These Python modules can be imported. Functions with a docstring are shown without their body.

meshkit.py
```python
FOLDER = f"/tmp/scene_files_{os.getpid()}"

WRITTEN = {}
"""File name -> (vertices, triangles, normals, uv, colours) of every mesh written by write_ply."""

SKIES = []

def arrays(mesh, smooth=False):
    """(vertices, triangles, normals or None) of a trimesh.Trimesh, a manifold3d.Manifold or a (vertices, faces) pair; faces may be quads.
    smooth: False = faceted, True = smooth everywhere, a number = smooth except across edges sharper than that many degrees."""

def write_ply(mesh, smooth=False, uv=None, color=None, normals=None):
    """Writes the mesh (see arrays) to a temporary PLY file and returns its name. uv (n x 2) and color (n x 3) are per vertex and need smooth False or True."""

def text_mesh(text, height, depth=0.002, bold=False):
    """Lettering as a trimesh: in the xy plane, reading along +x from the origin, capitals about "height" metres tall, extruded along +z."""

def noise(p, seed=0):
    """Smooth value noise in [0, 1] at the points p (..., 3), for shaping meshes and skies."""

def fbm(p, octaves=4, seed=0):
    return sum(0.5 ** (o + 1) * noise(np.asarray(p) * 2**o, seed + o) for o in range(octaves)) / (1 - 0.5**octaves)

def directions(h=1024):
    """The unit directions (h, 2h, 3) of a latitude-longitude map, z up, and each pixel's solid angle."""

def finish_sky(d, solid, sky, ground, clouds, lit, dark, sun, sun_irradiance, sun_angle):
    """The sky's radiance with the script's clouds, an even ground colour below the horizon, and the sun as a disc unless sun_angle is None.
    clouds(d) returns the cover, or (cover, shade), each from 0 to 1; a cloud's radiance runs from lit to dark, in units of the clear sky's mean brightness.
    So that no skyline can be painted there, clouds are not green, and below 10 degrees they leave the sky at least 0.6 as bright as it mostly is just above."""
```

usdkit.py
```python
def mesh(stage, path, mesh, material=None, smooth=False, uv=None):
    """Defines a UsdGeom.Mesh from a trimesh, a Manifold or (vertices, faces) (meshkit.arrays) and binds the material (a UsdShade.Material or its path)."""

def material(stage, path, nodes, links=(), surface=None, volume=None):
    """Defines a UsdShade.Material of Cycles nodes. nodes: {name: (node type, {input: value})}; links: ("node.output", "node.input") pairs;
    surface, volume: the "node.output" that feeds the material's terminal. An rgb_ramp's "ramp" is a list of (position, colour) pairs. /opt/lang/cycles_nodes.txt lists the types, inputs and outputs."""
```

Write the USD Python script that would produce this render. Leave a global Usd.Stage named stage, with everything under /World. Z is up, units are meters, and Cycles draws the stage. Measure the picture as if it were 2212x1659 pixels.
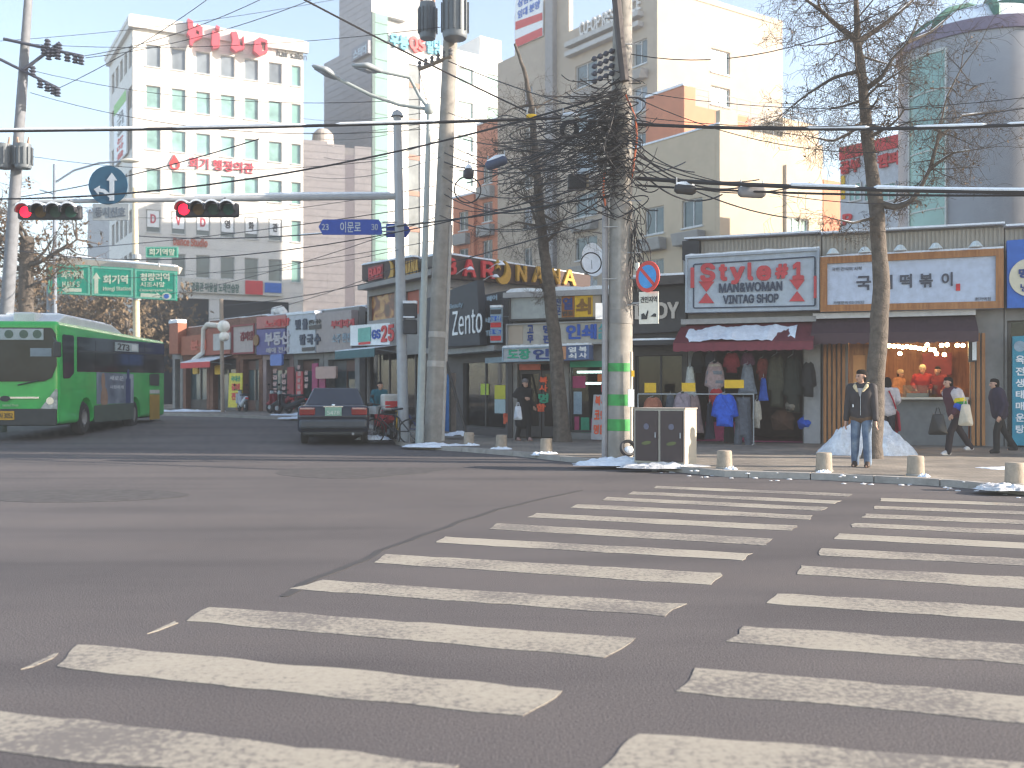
import math, random, glob, numpy as np, trimesh, usdkit, meshkit
from pxr import Usd, UsdGeom, UsdLux, UsdShade, Gf, Sdf
from shapely.geometry import Polygon, box as sbox, LineString, Point
from shapely.ops import unary_union
from shapely import affinity
import manifold3d as m3

stage = Usd.Stage.CreateInMemory()
UsdGeom.SetStageUpAxis(stage, 'Z'); UsdGeom.SetStageMetersPerUnit(stage, 1.0)
UsdGeom.Xform.Define(stage, '/World'); UsdGeom.Scope.Define(stage, '/World/Looks')
# ------------------------------------------------------------------ camera, sky, sun
H, FPX, CX, HOR = 1.42, 2150.0, 1106.0, 848.0      # eye height; focal length and centre in units of a 2212 wide picture
cam = UsdGeom.Camera.Define(stage, '/World/camera')
cam.AddTransformOp().Set(Gf.Matrix4d(1,0,0,0, 0,0,1,0, 0,-1,0,0, 0,0,H,1))
cam.CreateHorizontalApertureAttr(36.0); cam.CreateVerticalApertureAttr(27.0)
cam.CreateFocalLengthAttr(36.0 * FPX / 2212)
cam.CreateVerticalApertureOffsetAttr(36.0 * (HOR - 829.5) / 2212)
cam.CreateFStopAttr(1.9); cam.CreateFocusDistanceAttr(11.0)
cam.CreateExposureAttr(1.55)
SUN_EL, SUN_AZ = math.radians(19.5), math.radians(-8.0)
sd = np.array([math.cos(SUN_EL)*math.cos(SUN_AZ), math.cos(SUN_EL)*math.sin(SUN_AZ), math.sin(SUN_EL)])
dome = UsdLux.DomeLight.Define(stage, '/World/sky')
dome.GetPrim().SetCustomDataByKey('kind', 'structure')
skym = usdkit.material(stage, '/World/Looks/sky_look', {
    's': ('sky_texture', {'sky_type': 'single_scattering', 'sun_disc': False, 'sun_elevation': SUN_EL, 'sun_rotation': math.atan2(sd[0], sd[1]), 'air_density': 1.0, 'aerosol_density': 1.0, 'ozone_density': 0.6}),
    'b': ('background_shader', {'strength': 0.115})}, [('s.color', 'b.color')], surface='b.background')
UsdShade.MaterialBindingAPI.Apply(dome.GetPrim()).Bind(skym)
sun = UsdLux.DistantLight.Define(stage, '/World/sun')
sun.CreateIntensityAttr(1.25); sun.CreateAngleAttr(0.5); sun.CreateNormalizeAttr(True); sun.CreateColorAttr(Gf.Vec3f(1.0, 0.87, 0.72))
zx = sd; xx = np.cross([0,0,1], zx); xx /= np.linalg.norm(xx); yx = np.cross(zx, xx)
sun.AddTransformOp().Set(Gf.Matrix4d(*xx,0, *yx,0, *zx,0, 0,0,30,1))

# ------------------------------------------------------------------ helpers
rng = random.Random(7)
cat_ = trimesh.util.concatenate
_used = {}
def _path(parent, name):
    k = (parent, name); n = _used.get(k, 0); _used[k] = n + 1
    return f'{parent}/{name}' + (f'_{n:03d}' if n else '')
ORIGIN = {}
def tag(prim, label=None, cat=None, group=None, kind=None):
    for k, v in (('label', label), ('category', cat), ('group', group), ('kind', kind)):
        if v: prim.SetCustomDataByKey(k, v)
def thing(name, label, cat, loc, group=None, kind=None):
    p = _path('/World', name); x = UsdGeom.Xform.Define(stage, p)
    loc = np.array([float(v) for v in loc]); x.AddTranslateOp().Set(Gf.Vec3d(*loc)); ORIGIN[p] = loc
    tag(x.GetPrim(), label, cat, group, kind); return p
def part(parent, name, mesh, m, label=None, smooth=False):
    if isinstance(mesh, list): mesh = cat_([as_tm(q) for q in mesh])
    v, f = geo(mesh); o = ORIGIN[parent]; p = _path(parent, name)
    usdkit.mesh(stage, p, trimesh.Trimesh(v - o, f, process=False), m, smooth=smooth); ORIGIN[p] = o
    if label: stage.GetPrimAtPath(p).SetCustomDataByKey('label', label)
    return p
def single(name, mesh, m, label, cat, group=None, kind=None, smooth=False):
    """a thing that is one mesh"""
    if isinstance(mesh, list): mesh = cat_([as_tm(q) for q in mesh])
    v, f = geo(mesh); o = np.array([v[:,0].mean(), v[:,1].mean(), v[:,2].min()]); p = _path('/World', name)
    q = usdkit.mesh(stage, p, trimesh.Trimesh(v - o, f, process=False), m, smooth=smooth)
    q.AddTranslateOp().Set(Gf.Vec3d(*o)); ORIGIN[p] = o; tag(q.GetPrim(), label, cat, group, kind); return p
def geo(m):
    if hasattr(m, 'to_mesh'):
        k = m.to_mesh(); return np.array(k.vert_properties[:, :3], float), np.array(k.tri_verts)
    if isinstance(m, tuple): return np.asarray(m[0], float), np.asarray(m[1])
    return np.array(m.vertices), np.array(m.faces)
def as_tm(m):
    if isinstance(m, list): m = cat_([as_tm(q) for q in m])
    v, f = geo(m); return trimesh.Trimesh(v, f, process=False)
def copy(src, loc, label, group=None):
    name = src.rsplit('/', 1)[1].rstrip('0123456789').rstrip('_')
    p = _path('/World', name); x = UsdGeom.Xform.Define(stage, p)
    was = stage.GetPrimAtPath(src).GetCustomData()
    x.GetPrim().GetReferences().AddInternalReference(src); x.GetPrim().SetInstanceable(True)
    UsdGeom.XformCommonAPI(x).SetTranslate(Gf.Vec3d(*[float(v) for v in loc]))
    tag(x.GetPrim(), label, was.get('category'), group or was.get('group')); return p

# pixel helpers (2212 x 1659 picture): where the photograph shows a thing -> where it stands
def gz(Y, X=-20.0):                                  # the side road on the left climbs a little
    t = np.clip((np.asarray(Y, float) - 20) / 24, 0, 1); q = np.clip((-np.asarray(X, float) - 1.5) / 4, 0, 1); return 0.45 * t * t * (3 - 2 * t) * q * q * (3 - 2 * q)
def onroad(px, py, z=0.0):
    Y = (H - z) * FPX / (py - HOR); return np.array([(px - CX) / FPX * Y, Y, z])
def at(px, py, Y): return np.array([(px - CX) / FPX * Y, Y, H + (HOR - py) / FPX * Y])
def X_(px, Y): return (px - CX) / FPX * Y

# ---- meshes
def bx(c, s, rz=0):
    m = trimesh.creation.box(s)
    if rz: m.apply_transform(trimesh.transformations.rotation_matrix(rz, [0,0,1]))
    m.apply_translation(c); return m
def tube(pts, r, n=6, caps=True):
    p = np.asarray(pts, float); r = np.broadcast_to(r, (len(p),)).astype(float)
    t = np.gradient(p, axis=0) if len(p) > 2 else np.repeat((p[1:] - p[:1]), 2, 0)
    t /= np.linalg.norm(t, axis=1, keepdims=True) + 1e-12
    ref = np.array([0,0,1.0]) if abs(t[:,2]).mean() < 0.8 else np.array([0,1.0,0])
    a = np.cross(t, ref); a /= np.linalg.norm(a, axis=1, keepdims=True) + 1e-12; b = np.cross(a, t)
    g = np.arange(n) * 2 * np.pi / n
    v = (p[:,None] + r[:,None,None] * (np.cos(g)[None,:,None] * a[:,None] + np.sin(g)[None,:,None] * b[:,None])).reshape(-1, 3)
    f = []
    for i in range(len(p) - 1):
        for j in range(n):
            q = [i*n+j, i*n+(j+1)%n, (i+1)*n+(j+1)%n, (i+1)*n+j]; f += [[q[0],q[2],q[1]],[q[0],q[3],q[2]]]
    if caps:
        k = len(v); v = np.vstack([v, p[:1], p[-1:]]); e = (len(p) - 1) * n
        for j in range(n): f += [[k, j, (j+1)%n], [k+1, e+(j+1)%n, e+j]]
    f = np.array(f)[:, ::-1]
    return trimesh.Trimesh(v, f, process=False)
def cyl(p0, p1, r, n=12): return tube([p0, p1], r, n)
def lathe(prof, c=(0,0,0), n=16):
    m = trimesh.creation.revolve(np.array(prof, float), sections=n); m.apply_translation(c); return m
def ball(c, r, sub=2, s=(1,1,1)):
    m = trimesh.creation.icosphere(sub, r); m.apply_scale(s); m.apply_translation(c); return m
def prism(poly, z0, z1):
    out = []
    for g in getattr(poly, 'geoms', [poly]):
        m = trimesh.creation.extrude_polygon(g, z1 - z0, engine='earcut'); m.apply_translation([0,0,z0]); out.append(m)
    return cat_(out)
def rbox(c, s, r=0.04, rz=0, n=8):
    """rounded box: hull of eight spheres"""
    h = np.array(s) / 2 - r
    sp = [m3.Manifold.sphere(r, n).translate((sx*h[0], sy*h[1], sz*h[2])) for sx in (-1,1) for sy in (-1,1) for sz in (-1,1)]
    return m3.Manifold.batch_hull(sp).rotate((0,0,math.degrees(rz))).translate(tuple(float(q) for q in c))
def hullpts(pts, r=0.02, n=6):
    return m3.Manifold.batch_hull([m3.Manifold.sphere(r, n).translate(tuple(float(q) for q in p)) for p in pts])
def chain(pr, n=12):
    """a limb: hulls of consecutive spheres [(point, radius), ...]"""
    out = m3.Manifold()
    sp = [m3.Manifold.sphere(r, n).translate(tuple(float(q) for q in p)) for p, r in pr]
    for a, b in zip(sp, sp[1:]): out += m3.Manifold.batch_hull([a, b])
    return out
def blend(man, edge=0.03, it=8):
    man = man.refine_to_length(edge); v, f = geo(man); t = trimesh.Trimesh(v, f, process=True)
    trimesh.smoothing.filter_taubin(t, iterations=it); return t

# ---- lettering
_fonts = {}
def glyphs(text, stroke=0, font='Noto Sans CJK'):
    from PIL import Image, ImageDraw, ImageFont
    if font not in _fonts: _fonts[font] = ImageFont.truetype(glob.glob(f'/opt/blender-*/*/datafiles/fonts/{font}*.woff2')[0], 72)
    ft = _fonts[font]; x0, y0, x1, y1 = ft.getbbox(text, anchor='ls', stroke_width=stroke)
    im = Image.new('L', (x1 - x0 + 8, y1 - y0 + 8))
    ImageDraw.Draw(im).text((4 - x0, 4 - y0), text, 255, ft, anchor='ls', stroke_width=stroke)
    on = np.pad(np.asarray(im) > 127, ((0,0),(1,1))).astype(np.int8)
    rows, st = np.nonzero(np.diff(on, axis=1) == 1); en = np.nonzero(np.diff(on, axis=1) == -1)[1]
    return unary_union([sbox(a, -r - 1, b, -r) for r, a, b in zip(rows, st, en)]).buffer(0.6).buffer(-0.6).simplify(0.8)
class Fr:
    """an upright plane from ground point a (left) to b (right); u runs along it, d out of it towards the viewer"""
    def __init__(s, a, b):
        s.a = np.array(a[:2], float); s.b = np.array(b[:2], float); v = s.b - s.a; s.L = np.linalg.norm(v); s.t = v / s.L; s.n = np.array([s.t[1], -s.t[0]]); s.zo = 0.0
        s.M = np.zeros((4,4)); s.M[3,3] = 1; s.M[:2,0] = s.t; s.M[2,1] = 1; s.M[:2,2] = s.n; s.M[:2,3] = s.a
    @classmethod
    def px(c, xl, Yl, xr, Yr): return c((X_(xl, Yl), Yl), (X_(xr, Yr), Yr))
    def off(s, d): return Fr(s.a + s.n * d, s.b + s.n * d)
    def u(s, px):
        k = (px - CX) / FPX; return (k * s.a[1] - s.a[0]) / (s.t[0] - k * s.t[1])
    def uz(s, px, py):
        u = s.u(px); return u, H + (HOR - py) / FPX * (s.a[1] + s.t[1] * u) - s.zo
    def raise_(s, z): s.zo = z; s.M[2,3] = z; return s
    def P(s, u, d, z): return np.array([*(s.a + s.t * u + s.n * d), z + s.zo])
    def w(s, m): m.apply_transform(s.M); return m
    def box(s, u0, u1, z0, z1, d0, d1):
        m = trimesh.creation.box([abs(u1-u0), abs(z1-z0), abs(d1-d0)]); m.apply_translation([(u0+u1)/2, (z0+z1)/2, (d0+d1)/2]); return s.w(m)
    def ext(s, poly, d0, d1):
        gs = [g for g in getattr(poly, 'geoms', [poly]) if g.area > 1e-7]
        m = cat_([trimesh.creation.extrude_polygon(g, d1 - d0, engine='earcut') for g in gs]); m.apply_translation([0,0,d0]); return s.w(m)
    def R(s, x0, y0, x1, y1):
        """picture rectangle -> (u0,u1,z0,z1)"""
        u0, u1 = s.u(x0), s.u(x1); xm = (x0 + x1) / 2; return u0, u1, s.uz(xm, y1)[1], s.uz(xm, y0)[1]
    def rect(s, x0, y0, x1, y1, d0, d1): return s.box(*s.R(x0, y0, x1, y1), d0, d1)
    def poly(s, pts, d0, d1): return s.ext(Polygon([s.uz(*p) for p in pts]).buffer(0), d0, d1)
    def text(s, txt, x0, y0, x1, y1, d0=0.0, depth=0.015, stroke=1, font='Noto Sans CJK'):
        u0, u1, z0, z1 = s.R(x0, y0, x1, y1); return s.textu(txt, u0, u1, z0, z1, d0, depth, stroke, font)
    def textu(s, txt, u0, u1, z0, z1, d0=0.0, depth=0.015, stroke=1, font='Noto Sans CJK'):
        g = glyphs(txt, stroke, font); a, b, c, d = g.bounds
        g = affinity.affine_transform(g, [(u1-u0)/(c-a), 0, 0, (z1-z0)/(d-b), u0 - a*(u1-u0)/(c-a), z0 - b*(z1-z0)/(d-b)])
        return s.ext(g, d0, d0 + depth)

# ---- materials
_m = {}
def mat(name, c, rough=0.6, var=0.12, sc=6.0, metal=0.0, bump=0.0, bsc=60.0, emit=0.0, coat=0.0, ecol=None, spec=0.4):
    if name in _m: return _m[name]
    c = np.array(c, float); lo, hi = np.clip(c * (1 - var), 0, 1), np.clip(c * (1 + var), 0, 1)
    nodes = {'t': ('texture_coordinate', {}), 'n': ('noise_texture', {'scale': sc, 'detail': 4.0, 'roughness': 0.65}),
             'r': ('rgb_ramp', {'ramp': [(0.3, tuple(lo)), (0.7, tuple(hi))]}),
             'p': ('principled_bsdf', {'roughness': rough, 'metallic': metal, 'specular_ior_level': spec, 'coat_weight': coat})}
    links = [('t.object', 'n.vector'), ('n.fac', 'r.fac'), ('r.color', 'p.base_color')]
    if bump:
        nodes['bn'] = ('noise_texture', {'scale': bsc, 'detail': 3.0}); nodes['bu'] = ('bump', {'strength': min(1.0, bump), 'distance': 0.02})
        links += [('t.object', 'bn.vector'), ('bn.fac', 'bu.height'), ('bu.normal', 'p.normal')]
    if emit:
        nodes['p'][1]['emission_strength'] = emit; nodes['p'][1]['emission_color'] = tuple(ecol if ecol is not None else c)
    _m[name] = usdkit.material(stage, '/World/Looks/' + name, nodes, links, surface='p.BSDF'); return _m[name]
def graph(name, nodes, links, surface='p.BSDF'):
    _m[name] = usdkit.material(stage, '/World/Looks/' + name, nodes, links, surface=surface); return _m[name]

asphalt = graph('asphalt_look', {
    'g': ('geometry', {}), 'a': ('noise_texture', {'scale': 0.22, 'detail': 5.0, 'roughness': 0.6}), 'mp': ('mapping', {'scale': (0.12, 0.9, 1.0), 'rotation': (0, 0, 0.12)}),
    's': ('noise_texture', {'scale': 1.0, 'detail': 4.0}), 'f': ('noise_texture', {'scale': 90.0, 'detail': 2.0}),
    'r1': ('rgb_ramp', {'ramp': [(0.3, (0.078, 0.070, 0.072)), (0.72, (0.116, 0.104, 0.104))]}),
    'r2': ('rgb_ramp', {'ramp': [(0.30, (0.72, 0.72, 0.74)), (0.5, (1, 1, 1)), (0.8, (1.15, 1.12, 1.08))]}),
    'r3': ('rgb_ramp', {'ramp': [(0.3, (0.55, 0.55, 0.55)), (0.7, (1.45, 1.45, 1.45))]}),
    'm1': ('mix', {'mix_type': 'multiply', 'fac': 1.0}), 'm2': ('mix', {'mix_type': 'multiply', 'fac': 1.0}),
    'bu': ('bump', {'strength': 0.35, 'distance': 0.012}), 'p': ('principled_bsdf', {'roughness': 0.78, 'specular_ior_level': 0.35})},
    [('g.position', 'a.vector'), ('g.position', 'mp.vector'), ('mp.vector', 's.vector'), ('g.position', 'f.vector'), ('a.fac', 'r1.fac'), ('s.fac', 'r2.fac'), ('f.fac', 'r3.fac'),
     ('r1.color', 'm1.color1'), ('r2.color', 'm1.color2'), ('m1.color', 'm2.color1'), ('r3.color', 'm2.color2'), ('m2.color', 'p.base_color'), ('f.fac', 'bu.height'), ('bu.normal', 'p.normal')])
paint = graph('worn_road_paint', {
    'g': ('geometry', {}), 'n': ('noise_texture', {'scale': 26.0, 'detail': 6.0, 'roughness': 0.75}), 'b': ('noise_texture', {'scale': 0.9, 'detail': 3.0}),
    'ad': ('math', {'math_type': 'multiply_add', 'value2': 0.75}), 'r': ('rgb_ramp', {'ramp': [(0.70, (0.345, 0.315, 0.262)), (0.86, (0.30, 0.272, 0.228)), (0.98, (0.15, 0.135, 0.125))]}),
    'p': ('principled_bsdf', {'roughness': 0.65})},
    [('g.position', 'n.vector'), ('g.position', 'b.vector'), ('b.fac', 'ad.value1'), ('n.fac', 'ad.value3'), ('ad.value', 'r.fac'), ('r.color', 'p.base_color')])
paving = graph('pavement_blocks', {
    'g': ('geometry', {}), 'br': ('brick_texture', {'scale': 1.0, 'brick_width': 0.22, 'row_height': 0.11, 'mortar_size': 0.006, 'color1': (0.21, 0.185, 0.155), 'color2': (0.28, 0.25, 0.215), 'mortar': (0.12, 0.11, 0.1)}),
    'n': ('noise_texture', {'scale': 0.8, 'detail': 5.0}), 'r': ('rgb_ramp', {'ramp': [(0.3, (0.6, 0.6, 0.62)), (0.7, (1.2, 1.17, 1.12))]}),
    'm': ('mix', {'mix_type': 'multiply', 'fac': 1.0}), 'p': ('principled_bsdf', {'roughness': 0.8})},
    [('g.position', 'br.vector'), ('g.position', 'n.vector'), ('n.fac', 'r.fac'), ('br.color', 'm.color1'), ('r.color', 'm.color2'), ('m.color', 'p.base_color')])
snow = mat('snow_look', (0.74, 0.79, 0.86), 0.6, 0.1, 9, bump=0.6, bsc=25)
dirty_snow = mat('dirty_snow_look', (0.52, 0.53, 0.55), 0.7, 0.35, 7, bump=0.8, bsc=22)
concrete = mat('pole_concrete', (0.27, 0.255, 0.235), 0.85, 0.22, 3, bump=0.3, bsc=40)
steel = mat('grey_steel', (0.34, 0.36, 0.38), 0.5, 0.12, 5, metal=0.2)
wire_m = mat('black_cable', (0.022, 0.022, 0.026), 0.55, 0.1)
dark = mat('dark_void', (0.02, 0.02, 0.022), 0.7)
blackp = mat('black_paint', (0.03, 0.03, 0.034), 0.4)
white = mat('white_board', (0.74, 0.76, 0.78), 0.45, 0.05)
bark = mat('bark_look', (0.105, 0.088, 0.075), 0.9, 0.4, 9, bump=1.0, bsc=30)
twig_m = mat('twig_look', (0.075, 0.06, 0.05), 0.9, 0.3)
alu = mat('window_frame_look', (0.55, 0.56, 0.57), 0.45, 0.05)
def col(name, c, rough=0.55, **k): return mat('c_' + name, c, rough, **k)
RED, DRED, BLUE, DBLUE = col('red', (0.55, 0.035, 0.04)), col('dark_red', (0.22, 0.025, 0.035)), col('blue', (0.03, 0.13, 0.48)), col('deep_blue', (0.02, 0.05, 0.2))
YEL, GRN, ORG, TEAL = col('yellow', (0.68, 0.42, 0.02)), col('green', (0.02, 0.28, 0.16)), col('orange', (0.62, 0.16, 0.03)), col('teal', (0.05, 0.33, 0.36))
def glass_mat(name, c, rough=0.06):
    return mat(name, c, rough, 0.45, 0.5, spec=0.8)

def snow_strip(F, u0, u1, z, d0, d1, h=0.06, seed=0):
    """uneven strip of snow on a ledge"""
    n = max(3, int(abs(u1-u0) / 0.12)); us = np.linspace(u0, u1, n); pts = [(u0, z)]
    for i, u in enumerate(us):
        e = 0.25 if i in (0, n-1) else 1; pts.append((u, z + h * e * (0.45 + 0.9 * meshkit.noise(np.array([u*3.1, seed*7.7, 0.3]), seed))))
    pts.append((u1, z)); return F.ext(Polygon(pts).buffer(0), d0, d1)
def wall(F, u0, u1, z0, z1, holes, thick=0.3, d=0.0):
    p = sbox(min(u0,u1), z0, max(u0,u1), z1)
    if holes: p = p.difference(unary_union([sbox(*h) for h in holes]))
    return F.ext(p, d - thick, d)
def window(par, F, u0, u1, z0, z1, fm, gm, d=-0.14, bars=1, sill=True, fw=0.06):
    fr = [F.box(u0, u1, z0, z0+fw, d-0.05, d+0.03), F.box(u0, u1, z1-fw, z1, d-0.05, d+0.03), F.box(u0, u0+fw, z0+fw, z1-fw, d-0.05, d+0.03), F.box(u1-fw, u1, z0+fw, z1-fw, d-0.05, d+0.03)]
    for k in range(bars):
        c = u0 + (u1-u0)*(k+1)/(bars+1); fr.append(F.box(c-fw/2, c+fw/2, z0+fw, z1-fw, d-0.05, d+0.02))
    if sill: fr.append(F.box(u0-0.06, u1+0.06, z0-0.09, z0-0.003, -0.1, 0.08))
    w = part(par, 'window', fr, fm)
    part(w, 'pane', F.box(u0+fw*0.6, u1-fw*0.6, z0+fw*0.6, z1-fw*0.6, d-0.045, d-0.02), gm); return w

hm = usdkit.material(stage, '/World/Looks/haze_look', {'v': ('principled_volume', {'color': (0.88, 0.92, 0.98), 'density': 0.0014, 'anisotropy': 0.2})}, [], volume='v.volume')
single('haze', bx((0, 310, 29), (1100, 800, 62)), hm, 'thin winter morning haze over the whole street', 'haze', kind='stuff')
# ------------------------------------------------------------------ ground, road, pavements
def sheet(xs, ys, zf):
    xx, yy = np.meshgrid(xs, ys); v = np.stack([xx, yy, zf(xx, yy)], -1).reshape(-1, 3); n = len(xs); f = []
    for j in range(len(ys)-1):
        for i in range(n-1): q = j*n+i; f += [[q, q+1, q+n+1], [q, q+n+1, q+n]]
    return trimesh.Trimesh(v, np.array(f), process=False)
ys_ = sorted(set([-80, -20, 0, 10, *np.arange(20, 45, 0.8), 50, 60, 80, 120, 200, 400, 700]))
part(thing('road', 'grey asphalt road junction with dark tyre streaks', 'road', (0,0,0), kind='structure'), 'asphalt_surface', sheet([-500, -120, -60, -30, -15, *np.arange(-6, -0.9, 0.5), 0, 15, 30, 60, 120, 500], ys_, lambda x, y: gz(y, x)), asphalt)
SW = 0.10
kerb_pts = [(9.6,-20), (9.2,6), (8.8,9.6), (8.0,12.2)] + [tuple(onroad(*p)[:2]) for p in ((2212,1070), (2080,1054), (1978,1047), (1780,1037), (1565,1030), (1420,1016), (1270,1003), (1120,986), (1000,976))] + [(-2.6,25.3), (-3.1,26.6), (-3.4,28.5), (-4.1,32), (-6.3,36), (-11.5,40.3), (-20,44.8), (-45,53)]
pave_poly = Polygon(kerb_pts + [(-45,70), (-18,75), (40,75), (60,30), (60,-20)]).buffer(0)
def lift(poly, z0, z1):
    m = prism(poly, z0, z1); v, f = trimesh.remesh.subdivide_to_size(m.vertices, m.faces, 1.6); v[:,2] += gz(v[:,1], v[:,0]); return trimesh.Trimesh(v, f, process=False)
pv = thing('pavement', 'paved footway with low kerb along the shop fronts', 'pavement', (3,20,0), kind='structure')
part(pv, 'paving', lift(pave_poly.buffer(-0.16), -0.05, SW), paving)
kb = mat('kerb_granite', (0.30, 0.28, 0.26), 0.8, 0.2, 4)
kline = LineString(kerb_pts[2:-1]).segmentize(1.0); klen = kline.length
ring = pave_poly.difference(pave_poly.buffer(-0.155))
kn = 0
for s in np.arange(0, klen-1, 1.0):                    # kerb stones, one metre each
    seg = LineString([kline.interpolate(s+0.008), kline.interpolate(s+0.5), kline.interpolate(s+0.992)]).buffer(0.16, cap_style=2).intersection(pave_poly.buffer(-0.003))
    if seg.is_empty or seg.area < 0.05: continue
    if seg.geom_type != 'Polygon': seg = max(seg.geoms, key=lambda g: g.area)
    m = prism(seg, -0.05, SW + 0.006); m.vertices[:,2] += gz(m.vertices[:,1], m.vertices[:,0]); part(pv, 'kerb_stone', m, kb)
cw = thing('crosswalk', 'zebra crossing of two columns of worn white stripes', 'crosswalk', (2,10,0), kind='structure')
def ext_r(pts, x=2560):
    (x0,y0),(x1,y1),(x2,y2),(x3,y3) = pts
    return [(x0,y0), (x, y1+(y1-y0)/(x1-x0)*(x-x1)), (x, y2+(y2-y3)/(x2-x3)*(x-x2)), (x3,y3)]
stripes = [[(-300,1500),(1000,1656),(905,1722),(-360,1588)], [(170,1392),(1213,1493),(1135,1549),(120,1443)], [(455,1312),(1368,1380),(1310,1420),(400,1342)], [(700,1254),(1477,1305),(1438,1331),(625,1273)],
  [(835,1198),(1562,1239),(1540,1265),(803,1216)], [(963,1160),(1622,1196),(1603,1211),(943,1173)], [(1075,1131),(1672,1164),(1655,1179),(1055,1143)], [(1160,1109),(1722,1136),(1705,1147),(1143,1118)],
  [(1248,1089),(1758,1114),(1745,1123),(1233,1097)], [(1312,1074),(1788,1096),(1777,1104),(1299,1081)], [(1367,1062),(1815,1082),(1806,1089),(1356,1068)], [(1420,1050),(1840,1067),(1832,1073),(1410,1055)]]
stripes += [ext_r(q) for q in ([(1375,1583),(2212,1650),(2212,1730),(1280,1668)], [(1505,1445),(2212,1503),(2212,1562),(1460,1494)], [(1608,1353),(2212,1394),(2212,1435),(1572,1388)], [(1675,1283),(2212,1314),(2212,1343),(1655,1305)],
  [(1730,1223),(2212,1248),(2212,1273),(1718,1241)], [(1778,1185),(2212,1207),(2212,1223),(1765,1200)], [(1815,1153),(2212,1173),(2212,1186),(1805,1165)], [(1845,1130),(2212,1146),(2212,1156),(1838,1139)],
  [(1870,1110),(2212,1124),(2212,1133),(1863,1119)], [(1890,1093),(2212,1105),(2212,1112),(1885,1100)], [(1905,1076),(2212,1088),(2212,1094),(1900,1083)])]
for i, q in enumerate(stripes):
    p = Polygon([onroad(*c)[:2] for c in q])
    # ragged edges where traffic has worn the paint away
    ring_ = np.array(p.exterior.segmentize(0.12).coords)[:-1]
    ring_ += (np.stack([meshkit.noise(np.c_[ring_*6, ring_[:,:1]*0+k+i]) for k in (1,2)], 1) - 0.5) * 0.05
    part(cw, 'stripe', prism(Polygon(ring_).buffer(0), 0.001, 0.004), paint)
allst = unary_union([Polygon([onroad(*c)[:2] for c in q]).buffer(0.06) for q in stripes])
for q in ([(45,1447),(120,1412),(140,1412),(72,1441)], [(318,1370),(395,1335),(412,1336),(340,1364)]):
    part(cw, 'stripe', prism(Polygon([onroad(*c)[:2] for c in q]).difference(allst), 0.001, 0.004), paint)
seam = mat('tar_seam', (0.05, 0.047, 0.048), 0.6)
def groundline(pts, w, m, label):
    P = [onroad(*p)[:2] for p in pts]; l = LineString(P).segmentize(0.3); c = np.array(l.coords); c += (meshkit.noise(np.c_[c*2, c[:,:1]*0])[:,None] - 0.5) * 0.12
    single('tar_seam', prism(LineString(c).buffer(w), 0.001, 0.0035), m, label, 'tar seam', kind='structure')
groundline([(1250,1060),(1075,1100),(900,1160),(720,1235),(600,1290)], 0.035, seam, 'dark tar seam in the asphalt left of the crossing stripes')
for i, (px, py, rx, ry, lab) in enumerate([(780,1020,1.5,0.5,'long dark repair patch in front of the parked sedan'), (160,1070,1.6,0.4,'dark repair patch on the left of the junction')]):
    c = onroad(px, py); a = np.linspace(0, 2*np.pi, 40, endpoint=False)
    rr = 1 + 0.5 * (meshkit.noise(np.c_[np.cos(a)*1.5, np.sin(a)*1.5, a*0+i]) - 0.5)
    single('asphalt_patch', prism(Polygon(np.c_[c[0]+rx*rr*np.cos(a), c[1]+ry*2.2*rr*np.sin(a)]), 0.001, 0.003), mat('patch_asphalt', (0.068,0.063,0.064), 0.8, 0.3, 5), lab, 'road patch', kind='structure')
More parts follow.
